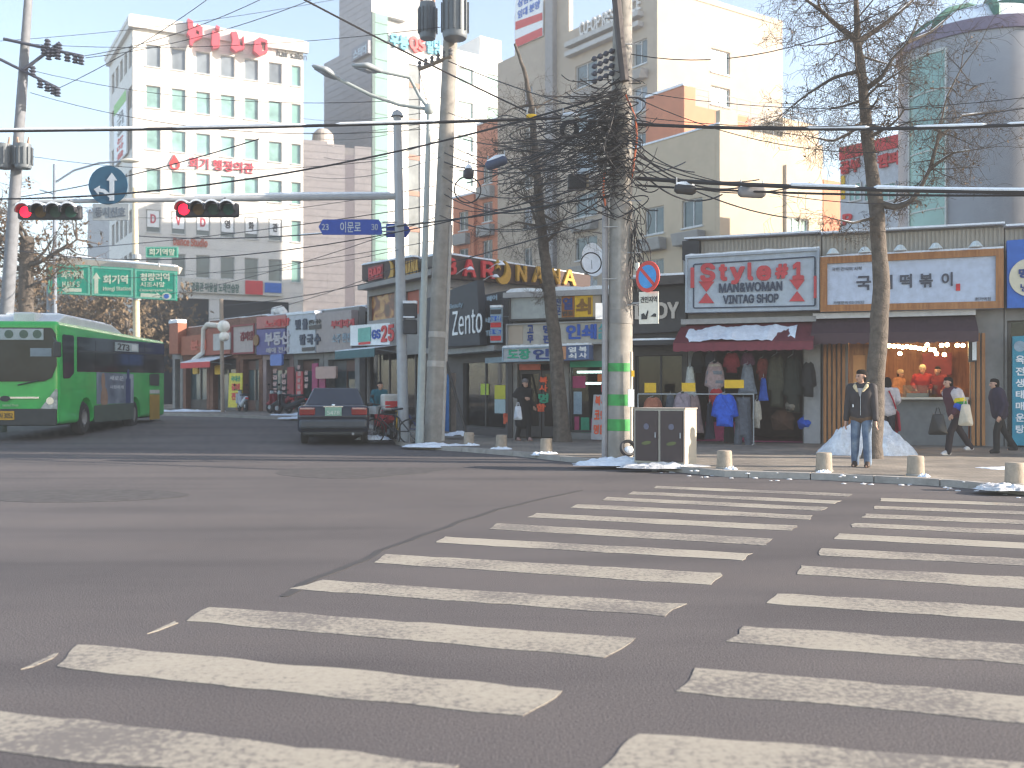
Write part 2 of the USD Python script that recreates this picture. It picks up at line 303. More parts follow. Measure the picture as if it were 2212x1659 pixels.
gut = mat('slush_look', (0.30, 0.285, 0.27), 0.6, 0.45, 3, bump=0.5)

# ------------------------------------------------------------------ large buildings behind the junction
stone = mat('white_stone', (0.62, 0.60, 0.57), 0.6, 0.05, 1.5)
mint = mat('mint_window_glass', (0.20, 0.34, 0.32), 0.12, 0.6, 0.35, spec=0.7)
greyglass = mat('grey_window_glass', (0.17, 0.20, 0.23), 0.1, 0.4, 0.3, spec=0.7)
dimglass = mat('dim_window_glass', (0.05, 0.075, 0.08), 0.1, 0.5, 0.5, spec=0.7)
greenglass = mat('green_curtain_glass', (0.16, 0.30, 0.27), 0.08, 0.25, 0.2, spec=0.8)
def two_sided(par, FL, FR, z1, core_m, roof_m, inset=0.34, z0=-0.5, over=0.0, snowy=True):
    C = FL.b; poly = Polygon([FL.a, C, FR.b, FL.a + FR.b - C]).buffer(0)
    part(par, 'core', prism(poly.buffer(-inset, join_style=2), z0, z1-0.25), core_m)
    if roof_m is not None: part(par, 'roof', prism(poly.buffer(over, join_style=2), z1, z1+0.35), roof_m)
    if snowy: part(par, 'roof_snow', prism(poly.buffer(over-0.15, join_style=2), z1+0.352, z1+0.47), snow)
# --- white office block on the left
FW, FWs = Fr.px(287, 79, 655, 85), Fr.px(236, 88.5, 287, 79)
zt = FW.uz(287, 45)[1]
office = thing('office_building', 'white stone office block with square windows and red rooftop letters', 'building', (*FW.P(FW.L/2,-5,0)[:2], 0))
cols = [(315,347),(370,401),(423,454),(476,507),(528,558),(580,609),(629,650)]
rows = [FW.uz(331, a)[1::-1][:1] + FW.uz(331, b)[1::-1][:1] for a, b in ((97,144),(185,233),(277,323),(365,415),(453,502),(545,595))]
zr = [(r[1], r[0]) for r in rows]
holes = [(FW.u(a), z0, FW.u(b), z1) for a, b in cols for z0, z1 in zr]
zs1, zs0 = FW.uz(500, 600)[1], FW.uz(500, 648)[1]
part(office, 'front_wall', wall(FW, 0, FW.L, zs0, zt, holes), stone)
sz = [(z0, z1) for z0, z1 in zr]
us = [(FWs.L*k, FWs.L*k + 1.3) for k in (0.12, 0.3, 0.48, 0.66, 0.84)]
part(office, 'side_wall', wall(FWs, 0, FWs.L-0.3, -0.5, zt, [(a, z0, b, z1) for a, b in us for z0, z1 in sz]), stone)
two_sided(office, FWs, FW, zt, dark, stone, over=0.35)
part(office, 'cornice', [FW.box(-0.35, FW.L+0.35, zt-0.55, zt-0.003, 0.003, 0.35), FWs.box(0, FWs.L, zt-0.55, zt-0.003, 0.003, 0.3)], stone)
for i, (a, b) in enumerate(cols):
    for k, (z0, z1) in enumerate(zr):
        g = (greyglass if k == 0 else mint if k in (1,2,3) else dimglass)
        window(office, FW, FW.u(a), FW.u(b), z0, z1, mat('office_frame', (0.5,0.5,0.49), 0.5), g if i < 6 else greenglass, d=-0.16, bars=0)
for a, b in us:
    for z0, z1 in sz: window(office, FWs, a, b, z0, z1, mat('office_frame', (0.5,0.5,0.49)), dimglass, bars=0, sill=False)
for px0, px1 in ((287,301), (452,478), (625,655)):         # pillars of the open ground storeys
    part(office, 'pillar', FW.box(FW.u(px0), FW.u(px1), -0.5, zs0-0.003, -1.0, -0.05), stone)
part(office, 'soffit', FW.box(0, FW.L, zs0-0.6, zs0-0.25, -6, -1.0), mat('soffit_grey', (0.2,0.2,0.19)))
# panel joints
part(office, 'joint_grooves', [FW.box(0, FW.L, z-0.012, z+0.012, 0.001, 0.004) for z in np.arange(zs0+0.8, zt-0.7, 0.82) if not any(z0-0.12 < z < z1+0.03 for z0, z1 in zr)], mat('joint_grey', (0.42,0.41,0.39)))
lett = mat('red_letter_block', (0.45, 0.05, 0.08), 0.5, 0.05)
def hexletter(px0, px1, y0, y1, kind):
    u0,u1,z0,z1 = FW.R(px0, y0, px1, y1); w, h = u1-u0, z1-z0
    Pn = lambda q: Polygon([(u0+w*x, z0+h*y) for x, y in q])
    if kind == 'y': p = Pn([(0.05,1),(0.38,0.93),(0.42,0.7),(0.6,0.68),(0.62,0.86),(1,0.76),(1,0.42),(0.8,0.34),(0.45,0.22),(0.35,0.0),(0.2,0.05),(0.18,0.35),(0,0.45),(0.12,0.55)]).difference(Pn([(0.58,0.62),(0.78,0.58),(0.76,0.45),(0.58,0.47)]))
    elif kind == 'i': p = Pn([(0.1,0.75),(1,0.68),(0.95,0.1),(0.2,0),(0,0.2)]).union(Pn([(0.55,1.0),(0.98,0.95),(0.98,0.82),(0.55,0.86)]))
    elif kind == 'u': p = Pn([(0,0.95),(0.4,1),(0.52,0.85),(0.66,0.35),(0.9,0.3),(0.88,0.82),(1,0.8),(1,0.2),(0.35,0),(0,0.15),(0.12,0.55)])
    else: p = Pn([(0.1,0.8),(0.42,1),(1,0.9),(1,0.25),(0.4,0),(0,0.2)]).difference(Pn([(0.5,0.78),(0.86,0.76),(0.84,0.3),(0.62,0.26)]))
    part(office, 'roof_letter', FW.ext(p.buffer(0), 0.25, 0.95), lett)
hexletter(400, 434, 50, 108, 'y'); hexletter(453, 471, 62, 113, 'i'); hexletter(495, 523, 76, 119, 'u'); hexletter(543, 573, 88, 127, 'o')
part(office, 'script_lettering', FW.text('hair salon', 598, 112, 662, 126, 0.02, 0.06, 0), blackp)
for a, b, t in ((0,0,'D'),(1,0,'V'),(2,0,'D'),(3,1,'영'),(4,1,'화'),(5,1,'관')):
    px0, px1 = cols[a]; z0, z1 = zr[4]; zz = z0 + (z1-z0)*0.24
    w = part(office, 'window_banner', FW.box(FW.u(px0)+0.1, FW.u(px1)-0.1, zz, z1-0.06, -0.1, -0.06), white)
    part(w, 'banner_letter', FW.textu(t, FW.u(px0)+0.35, FW.u(px1)-0.35, zz+0.3, z1-0.35, -0.055, 0.02, 3), lett if b == 0 else blackp)
part(office, 'red_lettering', FW.text('회기 행정의관', 408, 346, 548, 370, 0.02, 0.1, 1), lett)
part(office, 'round_emblem', [FW.ext(Polygon([FW.uz(*q) for q in ((366,352),(376,334),(388,352))]), 0.02, 0.12), FW.ext(Point(*FW.uz(377,356)).buffer(0.42).difference(Point(*FW.uz(377,358)).buffer(0.2)), 0.02, 0.11)], RED)
part(office, 'orange_lettering', FW.text('Dance Studio', 374, 514, 448, 532, 0.02, 0.1, 3), col('rust', (0.5,0.12,0.07)))
part(office, 'sign_band', FW.rect(392, 606, 610, 636, 0.06, 0.3), mat('sign_band_cream', (0.55,0.53,0.48)))
part(office, 'band_lettering', FW.text('명품관 미용실 노래연습장', 412, 612, 515, 632, 0.31, 0.03, 2), col('dkgreen', (0.05,0.12,0.1)))
part(office, 'red_sign_panel', FW.rect(528, 607, 566, 637, 0.31, 0.36), RED); part(office, 'blue_sign_panel', FW.rect(570, 612, 606, 633, 0.31, 0.36), BLUE)
bz = FWs.P(FWs.L*0.62, 0.2, 0)
bn = single('vertical_sign', FWs.rect(252, 212, 279, 346, 0.1, 0.22), white, 'tall white vertical banner with green top on the side of the white office block', 'sign')
part(bn, 'green_header', FWs.rect(252.5, 212.5, 278.5, 235, 0.223, 0.24), col('lime', (0.2,0.5,0.12)))
for k, t in enumerate('고기굽는마을'): part(bn, 'banner_letter', FWs.text(t, 259, 244+k*17, 273, 257+k*17, 0.223, 0.02, 2), blackp if k < 3 else RED)

# --- grey tiled tower with the glass strip
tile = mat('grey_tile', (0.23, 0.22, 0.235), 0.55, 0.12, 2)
FTl, FTr = Fr.px(700, 97, 803, 90), Fr.px(803, 90, 1095, 99)
tower = thing('glass_strip_tower', 'tall tower with grey tiled flank, green glass strip and sunlit white front', 'building', (*FTr.P(5,-5,0)[:2], 0))
ztl = FTl.uz(715, 130)[1]; ztop = 46.0; zw = FTr.uz(860, 82)[1]
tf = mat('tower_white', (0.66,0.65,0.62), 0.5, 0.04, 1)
def slabs(par, F, u0, u1, z0, z1, m, h=0.62, name='tile_course', d=0.02):
    """rows of cladding with recessed joints"""
    part(par, name, [F.box(u0, u1, z, min(z+h-0.03, z1), d-0.025, d) for z in np.arange(z0, z1, h)], m)
uL = FTl.u(733)
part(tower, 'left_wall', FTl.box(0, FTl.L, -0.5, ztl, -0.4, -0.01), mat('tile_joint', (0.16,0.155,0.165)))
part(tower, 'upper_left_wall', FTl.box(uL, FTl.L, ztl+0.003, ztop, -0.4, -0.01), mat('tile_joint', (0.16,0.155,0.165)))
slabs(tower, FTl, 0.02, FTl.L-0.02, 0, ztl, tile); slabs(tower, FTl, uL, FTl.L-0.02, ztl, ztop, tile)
strip_u = FTr.u(838); win = []
zc = [FTr.uz(1005, y)[1] for y in (147, 220, 293)]
zc = zc + [zc[-1] - 3.35*k for k in range(1, 8)]
wc = [(990,1022), (1052,1082)]
for z in zc:
    for a, b in wc: win.append((FTr.u(a), z-1.5, FTr.u(b), z))
sh = (FTr.u(882), 0, FTr.u(908), FTr.uz(895, 140)[1])
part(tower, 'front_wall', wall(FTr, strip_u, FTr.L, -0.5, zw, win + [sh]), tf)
part(tower, 'glass_strip', FTr.box(0.35, strip_u-0.05, -0.5, FTr.uz(820,30)[1], -0.25, 0.04), greenglass)
[part(tower, 'strip_mullion', FTr.box(0.35, strip_u-0.05, z-0.04, z+0.04, 0.041, 0.09), mat('mullion', (0.12,0.2,0.19))) for z in np.arange(2, FTr.uz(820,30)[1], 1.65)]
part(tower, 'corner_trim', FTr.box(0, 0.32, -0.5, FTr.uz(820,30)[1], -0.3, 0.1), mat('dark_green_trim', (0.05,0.1,0.1)))
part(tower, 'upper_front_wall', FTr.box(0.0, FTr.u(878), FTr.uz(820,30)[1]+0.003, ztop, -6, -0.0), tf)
part(tower, 'core', [FTr.box(0.4, FTr.L, -0.5, zw-0.3, -9, -0.42), FTl.box(uL, FTl.L-0.4, -0.5, ztop, -7, -0.42), FTl.box(0, FTl.L-0.4, -0.5, ztl-0.1, -9, -0.42)], mat('tower_core', (0.25,0.25,0.25)))
part(tower, 'roof_snow', FTr.box(strip_u, FTr.L, zw+0.003, zw+0.2, -8, 0.1), snow)
for a, z0, b, z1 in win: window(tower, FTr, a, b, z0, z1, alu, mint, bars=0, sill=False)
sp = part(tower, 'stair_window', FTr.box(sh[0], sh[2], 0, sh[3]-0.02, -0.2, -0.12), mat('stair_glass', (0.18,0.20,0.21), 0.15, 0.3, 0.8))
part(sp, 'spandrel', [FTr.box(sh[0]+0.05, sh[2]-0.05, z, z+0.45, -0.118, -0.06) for z in np.arange(3, sh[3]-2, 3.35)], mat('brown_spandrel', (0.28,0.14,0.1)))
part(tower, 'blue_lettering', FTr.text('우봉', 840, 76, 880, 106, 0.02, 0.25, 3), col('cyan', (0.05,0.3,0.42)))
part(tower, 'red_lettering', FTr.text('QS', 882, 82, 916, 116, 0.02, 0.25, 3), RED)
part(tower, 'small_lettering', FTr.text('빌딩', 919, 86, 948, 118, 0.02, 0.25, 2), col('cyan', (0.05,0.3,0.42)))
part(tower, 'roof_house', FTr.box(FTr.u(1050), FTr.u(1095), zw+0.21, zw+2.6, -6, -1), tf)
bb = single('facade_sign', FTl.poly([(768,135),(803,116),(803,88),(768,108)], 0.1, 0.4), mat('dim_grey_sign', (0.16,0.17,0.21)), 'grey sign box on the shaded flank of the tall tower', 'sign')
part(bb, 'sign_lettering', FTl.text('스터디', 772, 104, 800, 124, 0.41, 0.03, 2), col('paleblue', (0.4,0.5,0.6)))
# grey lower wing between the office block and the tower
FM = Fr.px(655, 86, 802, 88)
wing = thing('grey_tile_building', 'low grey brick building wedged between the white office block and the tower', 'building', (*FM.P(4,-3,0)[:2], 0))
zm = FM.uz(700, 305)[1]; u7 = FM.u(707)
part(wing, 'wall', [FM.box(0, u7, -0.5, zm, -6, -0.02), FM.box(u7+0.003, FM.L, -0.5, FM.uz(760, 320)[1], -6, -0.02)], mat('tile_joint', (0.16,0.155,0.165)))
slabs(wing, FM, 0, u7, 0, zm, tile, d=0.005); slabs(wing, FM, u7+0.01, FM.u(745), 0, zm-0.2, tile, d=0.005); slabs(wing, FM, FM.u(766), FM.L, 0, zm-0.2, tile, d=0.005)
part(wing, 'recess_panel', FM.box(FM.u(745), FM.u(766), 0, zm-1.0, -0.018, -0.01), mat('recess_purple', (0.13,0.12,0.14)))
part(wing, 'roof_tank', lathe([(0,1.6),(0.5,1.5),(0.9,1.1),(1.0,0)], FM.P(2,-2,zm), 20), mat('tank', (0.4,0.36,0.33)))

# --- tan residence tower in the middle
tan = mat('tan_render', (0.40, 0.335, 0.27), 0.75, 0.06, 1)
tan2 = mat('sand_render', (0.48, 0.39, 0.285), 0.75, 0.06, 1)
terr = mat('terracotta_render', (0.50, 0.19, 0.105), 0.75, 0.08, 1)
balc = mat('balcony_grey', (0.30,0.29,0.28), 0.7)
FCl, FCr = Fr.px(1075, 76, 1420, 62), Fr.px(1420, 62, 1690, 68.4)
tow = thing('residence_tower', 'tall tan apartment tower with stepped corner and lettered cornice', 'building', (*FCr.P(3,-5,0)[:2], 0))
zT = FCr.uz(1690, 57)[1]; zlow = FCl.uz(1090, 130)[1]
us_ = FCl.u(1112); un0, un1 = FCl.u(1229), FCl.u(1352)
znot = FCl.uz(1232, 67)[1]
wl = []
pitch = 2.95; zA = FCl.uz(1262, 137)[1]
for pa, pb in ((1132,1150), (1243,1290), (1368,1398)):
    for k in range(9):
        z1 = zA - pitch*k
        if z1 > 3.2: wl.append((FCl.u(pa), z1-1.55, FCl.u(pb), z1))
part(tow, 'left_wall', FCl.ext(Polygon([(us_,-0.5),(FCl.L-0.3,-0.5),(FCl.L-0.3,zT),(un1,zT),(un1,znot),(un0,znot),(un0,zT+3),(us_,zT+3)]).difference(unary_union([sbox(*h) for h in wl])), -0.35, 0), tan)
part(tow, 'stepped_wall', wall(FCl, 0, us_-0.003, -0.5, zlow, []), tan)
rw = [(FCr.u(1536), FCr.uz(1555,158)[1], FCr.u(1577), FCr.uz(1555,108)[1]), (FCr.u(1536), FCr.uz(1555,215)[1]-0.4, FCr.u(1577), FCr.uz(1555,188)[1])]
part(tow, 'right_wall', wall(FCr, 0, FCr.L, -0.5, zT, rw), tan)
polyc = Polygon([FCl.P(us_,0,0)[:2], FCl.b, FCr.b, FCl.P(us_,0,0)[:2] + FCr.b - FCl.b])
part(tow, 'core', prism(polyc.buffer(-0.37, join_style=2), -0.5, znot-0.2), mat('tower_core2', (0.12,0.11,0.1)))
part(tow, 'setback_wall', FCr.box(-0.0, FCr.L, znot-0.2, zT, -9.0, -4.0), tan2)
part(tow, 'parapet', [FCr.box(0, FCr.L, zT+0.003, zT+0.35, -0.35, 0.05)], tan)
part(tow, 'cornice', [FCl.box(FCl.u(1231), FCl.u(1390), z, z+0.32, 0.003, 0.5) for z in (FCl.uz(1231,126)[1], FCl.uz(1231,126)[1]+0.65)], mat('cornice_pale', (0.42,0.41,0.40)))
part(tow, 'pilaster', [FCl.box(FCl.u(1187), FCl.u(1203), -0.5, zT+3, 0.003, 0.4)], mat('pilaster_grey', (0.26,0.25,0.25)))
part(tow, 'wall_lettering', FCl.textu('CO-OP RESIDENCE', FCl.u(1255), FCl.u(1386), FCl.uz(1255,80)[1], FCl.uz(1255,52)[1], 0.01, 0.15, 2), mat('letter_pale', (0.62,0.6,0.58)))
for i, (a, z0, b, z1) in enumerate(wl):
    window(tow, FCl, a, b, z0, z1, alu, dimglass if i % 3 else greyglass)
    if a > FCl.u(1200): part(tow, 'balcony', hullpts([FCl.P(a-0.1,0.05,z0-0.5), FCl.P(b+0.1,0.05,z0-0.5), FCl.P(a-0.1,0.6,z0-0.5), FCl.P(b+0.1,0.6,z0-0.5), FCl.P(a-0.1,0.05,z0-1.0), FCl.P(b+0.1,0.05,z0-1.0), FCl.P(a+0.2,0.5,z0-1.0), FCl.P(b-0.2,0.5,z0-1.0)], 0.03), balc)
for a, z0, b, z1 in rw: window(tow, FCr, a, b, z0, z1, white, mint)
ban = single('hanging_banner', FCl.poly([(1116,-60),(1176,-90),(1176,78),(1116,104)], 0.06, 0.14), white, 'large white and red banner hung high on the tan apartment tower', 'banner')
for y0, y1, y2, y3 in ((62,86,54,104),(34,14,10,36)): pass
[part(ban, 'red_band', FCl.poly(q, 0.143, 0.16), RED) for q in ([(1117,104),(1175,78),(1175,60),(1117,86)], [(1117,66),(1175,44),(1175,28),(1117,48)])]
[part(ban, 'blue_lettering', q, BLUE) for q in (FCl.text('임대 분양', 1122, 12, 1170, 30, 0.143, 0.03, 2), FCl.text('상담문의', 1122, -12, 1170, 6, 0.143, 0.03, 2))]
# terracotta wing left of the tower
FO = Fr.px(985, 80, 1075, 76)
ow = thing('terracotta_wing', 'stepped terracotta apartment wing left of the tan tower', 'building', (*FO.P(2,-3,0)[:2], 0))
uo = FO.u(1030); z1a, z1b = FO.uz(1052, 265)[1], FO.uz(1008, 425)[1]
h1 = [(FO.u(1043), z-1.5, FO.u(1064), z) for z in np.arange(z1a-3.2, 4, -pitch)]; h2 = [(FO.u(998), z-1.5, FO.u(1018), z) for z in np.arange(z1b-1.2, 4, -pitch)]
part(ow, 'upper_wall', wall(FO, uo, FO.L, -0.5, z1a, h1), terr); part(ow, 'lower_wall', wall(FO, 0, uo-0.003, -0.5, z1b, h2, d=0.3), terr)
part(ow, 'core', [FO.box(uo+0.3, FO.L, -0.5, z1a-0.2, -5, -0.32), FO.box(0.3, uo, -0.5, z1b-0.2, -5, -0.05)], mat('tower_core2', (0.12,0.11,0.1)))
[part(ow, 'roof_snow', q, snow) for q in (FO.box(uo, FO.L, z1a+0.003, z1a+0.15, -5, 0.1), FO.box(0, uo-0.01, z1b+0.003, z1b+0.15, -5, 0.4))]
for hs, d in ((h1, 0), (h2, 0.3)):
    for a, z0, b, z1 in hs:
        window(ow, FO.off(d), a, b, z0, z1, alu, dimglass)
        part(ow, 'balcony', FO.box(a-0.25, b+0.25, z0-1.15, z0-0.3, d+0.003, d+0.5), balc)
# terracotta block in front of the tower's lit side
def corner_frames(px, Y, kl, kr):
    C = np.array([X_(px, Y), Y]); dl, dr = np.array([-0.59, 0.81]), np.array([0.83, 0.557]); return Fr(C + dl*kl, C), Fr(C, C + dr*kr)
FBl, FBr = corner_frames(1478, 58, 3.2, 5.6)
tb = thing('terracotta_block', 'terracotta stair block in front of the tan tower with railed roof terrace', 'building', (*FBl.b, 0))
zB = FBl.uz(1478, 184)[1]; zB2 = zB - 1.05
hb = [(FBl.L-2.6, z, FBl.L-1.0, z+1.6) for z in (zB-5.6, zB-8.6)]
part(tb, 'left_wall', wall(FBl, 0, FBl.L-0.3, -0.5, zB, hb), terr)
part(tb, 'right_wall', FBr.ext(Polygon([(0,-0.5),(FBr.L,-0.5),(FBr.L,zB2),(0.9,zB2),(0.9,zB),(0,zB)]), -0.3, 0), terr)
two_sided(tb, FBl, FBr, zB2, mat('tower_core2', (0.12,0.11,0.1)), None, snowy=False)
for h in hb: window(tb, FBl, h[0], h[2], h[1], h[3], alu, greyglass)
part(tb, 'railing', [tube([FBr.P(0.9,-0.1,zB2+k), FBr.P(FBr.L+6,-0.1,zB2+k-0.0)], 0.03, 5) for k in (0.35,0.7,1.05)] + [tube([FBr.P(u,-0.1,zB2-0.2), FBr.P(u,-0.1,zB2+1.05)], 0.03, 5) for u in np.arange(0.9, FBr.L+6, 1.2)], steel)
part(tb, 'roof_snow', FBl.box(0, FBl.L, zB+0.003, zB+0.14, -0.35, 0.08), snow)
# sand coloured apartment block
FSl, FSr = corner_frames(1555, 52, 6.6, 8.2)
sb_ = thing('sand_apartments', 'sand coloured apartment block with one bright sunlit side wall', 'building', (*FSl.b, 0))
zS = FSl.uz(1555, 268)[1]
hs = []
for u in (1.0, 3.9):
    for k in range(4): hs.append((u, zS-3.6-pitch*k-1.5, u+1.5, zS-3.6-pitch*k))
hs = [h for h in hs if h[1] > 2.5]
hr = [(5.2, zS-4.3-pitch*k-1.6, 7.0, zS-4.3-pitch*k) for k in range(3)]
part(sb_, 'left_wall', wall(FSl, 0, FSl.L-0.3, -0.5, zS, hs), tan2); part(sb_, 'right_wall', wall(FSr, 0, FSr.L, -0.5, zS, hr), tan2)
two_sided(sb_, FSl, FSr, zS-0.3, mat('tower_core2', (0.12,0.11,0.1)), None, snowy=False)
part(sb_, 'parapet_pier', FSr.box(0, 1.3, zS+0.003, zS+0.75, -0.3, 0.02), tan2)
part(sb_, 'roof_stub', FSr.box(5.2, 8.2, zS+0.003, zS+1.2, -3.5, -0.3), tan2)
part(sb_, 'roof_snow', FSl.box(0, FSl.L, zS+0.003, zS+0.1, -0.32, 0.06), snow)
for h in hs:
    window(sb_, FSl, h[0], h[2], h[1], h[3], alu, dimglass)
    part(sb_, 'balcony', hullpts([FSl.P(a,d,h[1]-z) for a in (h[0]-0.2, h[2]+0.2) for d, z in ((0.05,0.35),(0.65,0.35),(0.05,0.95),(0.5,0.95))], 0.03), balc)
for h in hr: window(sb_, FSr, h[0], h[2], h[1], h[3], white, mint, bars=2)
part(sb_, 'railing', [tube([FSr.P(1.4,-0.15,zS+k), FSr.P(5.2,-0.15,zS+k)], 0.025, 5) for k in (0.4,0.8)] + [tube([FSr.P(u,-0.15,zS), FSr.P(u,-0.15,zS+0.8)], 0.025, 5) for u in np.arange(1.4, 5.3, 0.95)], steel)
part(sb_, 'downpipe', tube([FSr.P(5.0,0.08,0.3), FSr.P(5.0,0.08,zS-1.5)], 0.06, 6), balc)
part(sb_, 'terracotta_end', FSr.box(FSr.L+0.003, FSr.L+2.0, -0.5, zS-1.9, -5, 0.03), terr)
# white shop building with red letters behind the street tree
FR_ = Fr.px(1815, 49, 1960, 46)
rb = thing('white_sign_building', 'low white building with red roof band and red lettering behind the street tree', 'building', (*FR_.P(1,-2,0)[:2], 0))
zR = FR_.uz(1880, 305)[1]
part(rb, 'wall', FR_.box(0, FR_.L, -0.5, zR-0.6, -4, 0), mat('cool_white', (0.46,0.49,0.54))); part(rb, 'roof_band', FR_.box(0, FR_.L, zR-0.597, zR, -4, 0.1), RED)
[part(rb, 'red_lettering', q, RED) for q in (FR_.text('공부', 1817, 346, 1860, 374, 0.01, 0.12, 3), FR_.text('캠퍼', 1898, 330, 1944, 360, 0.01, 0.12, 3))]
part(rb, 'yellow_panel', FR_.rect(1818, 380, 1826, 430, 0.003, 0.06), YEL)
for px0, px1 in ((1835,1862),(1868,1895),(1905,1938)):
    u0,u1,z0,z1 = FR_.R(px0, 395, px1, 435); window(rb, FR_, u0, u1, z0, z1, alu, greenglass, d=0.06, bars=1, sill=False)
part(rb, 'lower_lettering', FR_.text('P', 1822, 462, 1842, 486, 0.01, 0.08, 3), RED)
# cylindrical building
lav = mat('lavender_panel', (0.27,0.285,0.32), 0.5, 0.05, 1.2); purp = mat('purple_band', (0.15,0.125,0.19), 0.5)
cc = np.array([X_(2124, 42), 42.0]); Rc = 3.35; zc1 = H + (HOR-30)/FPX*(42-Rc)
cy = thing('round_building', 'cylindrical lavender building with purple rim and tall green window', 'building', (*cc, 0))
part(cy, 'drum', lathe([(0,-0.5),(Rc,-0.5),(Rc,zc1-0.5),(0,zc1-0.5)], (*cc,0), 64), lav, smooth=40)
part(cy, 'rim_band', lathe([(Rc-0.2,zc1-0.497),(Rc+0.09,zc1-0.497),(Rc+0.09,zc1),(Rc-0.2,zc1)], (*cc,0), 64), purp, smooth=40)
part(cy, 'roof_dome', lathe([(Rc-0.25,zc1-0.3),(Rc-0.4,zc1+0.3),(Rc-1.2,zc1+0.9),(1.0,zc1+1.35),(0,zc1+1.45)], (*cc,0), 40), snow, smooth=True)
def arc(a0, a1, r, z0, z1, n=10, th=0.06):
    a = np.radians(np.linspace(a0, a1, n)); inn = [(math.cos(t)*(r-0.1), math.sin(t)*(r-0.1)) for t in a]; out = [(math.cos(t)*(r+th), math.sin(t)*(r+th)) for t in a[::-1]]
    m = prism(Polygon(inn+out), z0, z1); m.apply_translation([*cc, 0]); return m
zg1, zg0 = H + (HOR-112)/FPX*(42-Rc*0.6), 2.0
part(cy, 'tall_window', arc(191, 221, Rc, zg0, zg1), greenglass)
part(cy, 'window_frame', [arc(190, 191, Rc, zg0, zg1+0.1, 3, 0.12), arc(221, 222, Rc, zg0, zg1+0.1, 3, 0.12), arc(191.05, 220.95, Rc, zg1+0.003, zg1+0.12, 10, 0.12)] + [arc(191.05, 220.95, Rc, z, z+0.05, 8, 0.1) for z in np.arange(4, zg1, 2.4)], mat('pale_trim', (0.5,0.52,0.5)))
for k in range(8):
    a = 2*math.pi*k/8+0.5; prof = [(Rc-0.2,zc1+0.05),(Rc-0.45,zc1+0.4),(Rc-1.2,zc1+0.98),(1.0,zc1+1.42),(0.1,zc1+1.5)]
    part(cy, 'dome_rib', tube([[cc[0]+math.cos(a)*r, cc[1]+math.sin(a)*r, z] for r, z in prof], [0.1,0.2,0.2,0.14,0.08], 6), mat('dome_green', (0.03,0.12,0.09)))
# pale houses far behind the left trees
for i, (px0, px1, y0, Y, c, lab) in enumerate([(-60,112,605,95,(0.55,0.48,0.4),'cream house half hidden behind bare trees on the far left'), (100,330,640,100,(0.34,0.35,0.36),'grey low building behind the green direction signs'), (190,300,450,105,(0.42,0.42,0.43),'grey block peeping past the left side of the white office')]):
    F = Fr.px(px0, Y, px1, Y+1); b = thing('far_house', lab, 'building', (*F.P(2,-3,0)[:2], 0)); z1 = F.uz((px0+px1)/2, y0)[1]
    if i == 2: F = Fr.px(268, Y, 288, Y+1)
    part(b, 'wall', F.box(0, F.L, -0.3, z1, -6, 0), mat(f'far_house_{i}', c)); part(b, 'roof_snow', F.box(-0.2, F.L+0.2, z1+0.003, z1+0.3, -6, 0.2), snow)
    for u in np.arange(0.8, F.L-1.2, 2.6):
        for z in np.arange(z1-2.2, 2, -3.0): window(b, F, u, u+1.1, z, z+1.2, alu, dimglass, d=0.06, bars=1, sill=False)
# ------------------------------------------------------------------ shops on the right
def pieces(par, name, ms, m):
    for q in ms: part(par, name, q, m)
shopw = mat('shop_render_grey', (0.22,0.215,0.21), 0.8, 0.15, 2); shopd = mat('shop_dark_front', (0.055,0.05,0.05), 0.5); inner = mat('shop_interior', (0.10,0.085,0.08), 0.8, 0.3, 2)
wood = graph('slat_wood', {'t': ('texture_coordinate', {}), 'mp': ('mapping', {'scale': (9, 9, 0.7)}), 'n': ('noise_texture', {'scale': 2.0, 'detail': 5.0}), 'r': ('rgb_ramp', {'ramp': [(0.3, (0.24,0.09,0.025)), (0.7, (0.42,0.19,0.065))]}), 'p': ('principled_bsdf', {'roughness': 0.5})},
    [('t.object','mp.vector'),('mp.vector','n.vector'),('n.fac','r.fac'),('r.color','p.base_color')])
def pane_mat(name, tint=(0.8,0.85,0.85)):
    return graph(name, {'t': ('transparent_bsdf', {'color': tint}), 'g': ('glossy_bsdf', {'color': (0.9,0.9,0.9), 'roughness': 0.02}), 'f': ('fresnel', {'IOR': 1.5}), 'm': ('mix_closure', {})},
        [('f.fac','m.fac'),('t.BSDF','m.closure1'),('g.BSDF','m.closure2')], surface='m.closure')
clear = pane_mat('shop_pane'); tintp = pane_mat('dark_shop_pane', (0.35,0.38,0.38))
FS = Fr((0.05, 28.8), (16.05, 22.83))
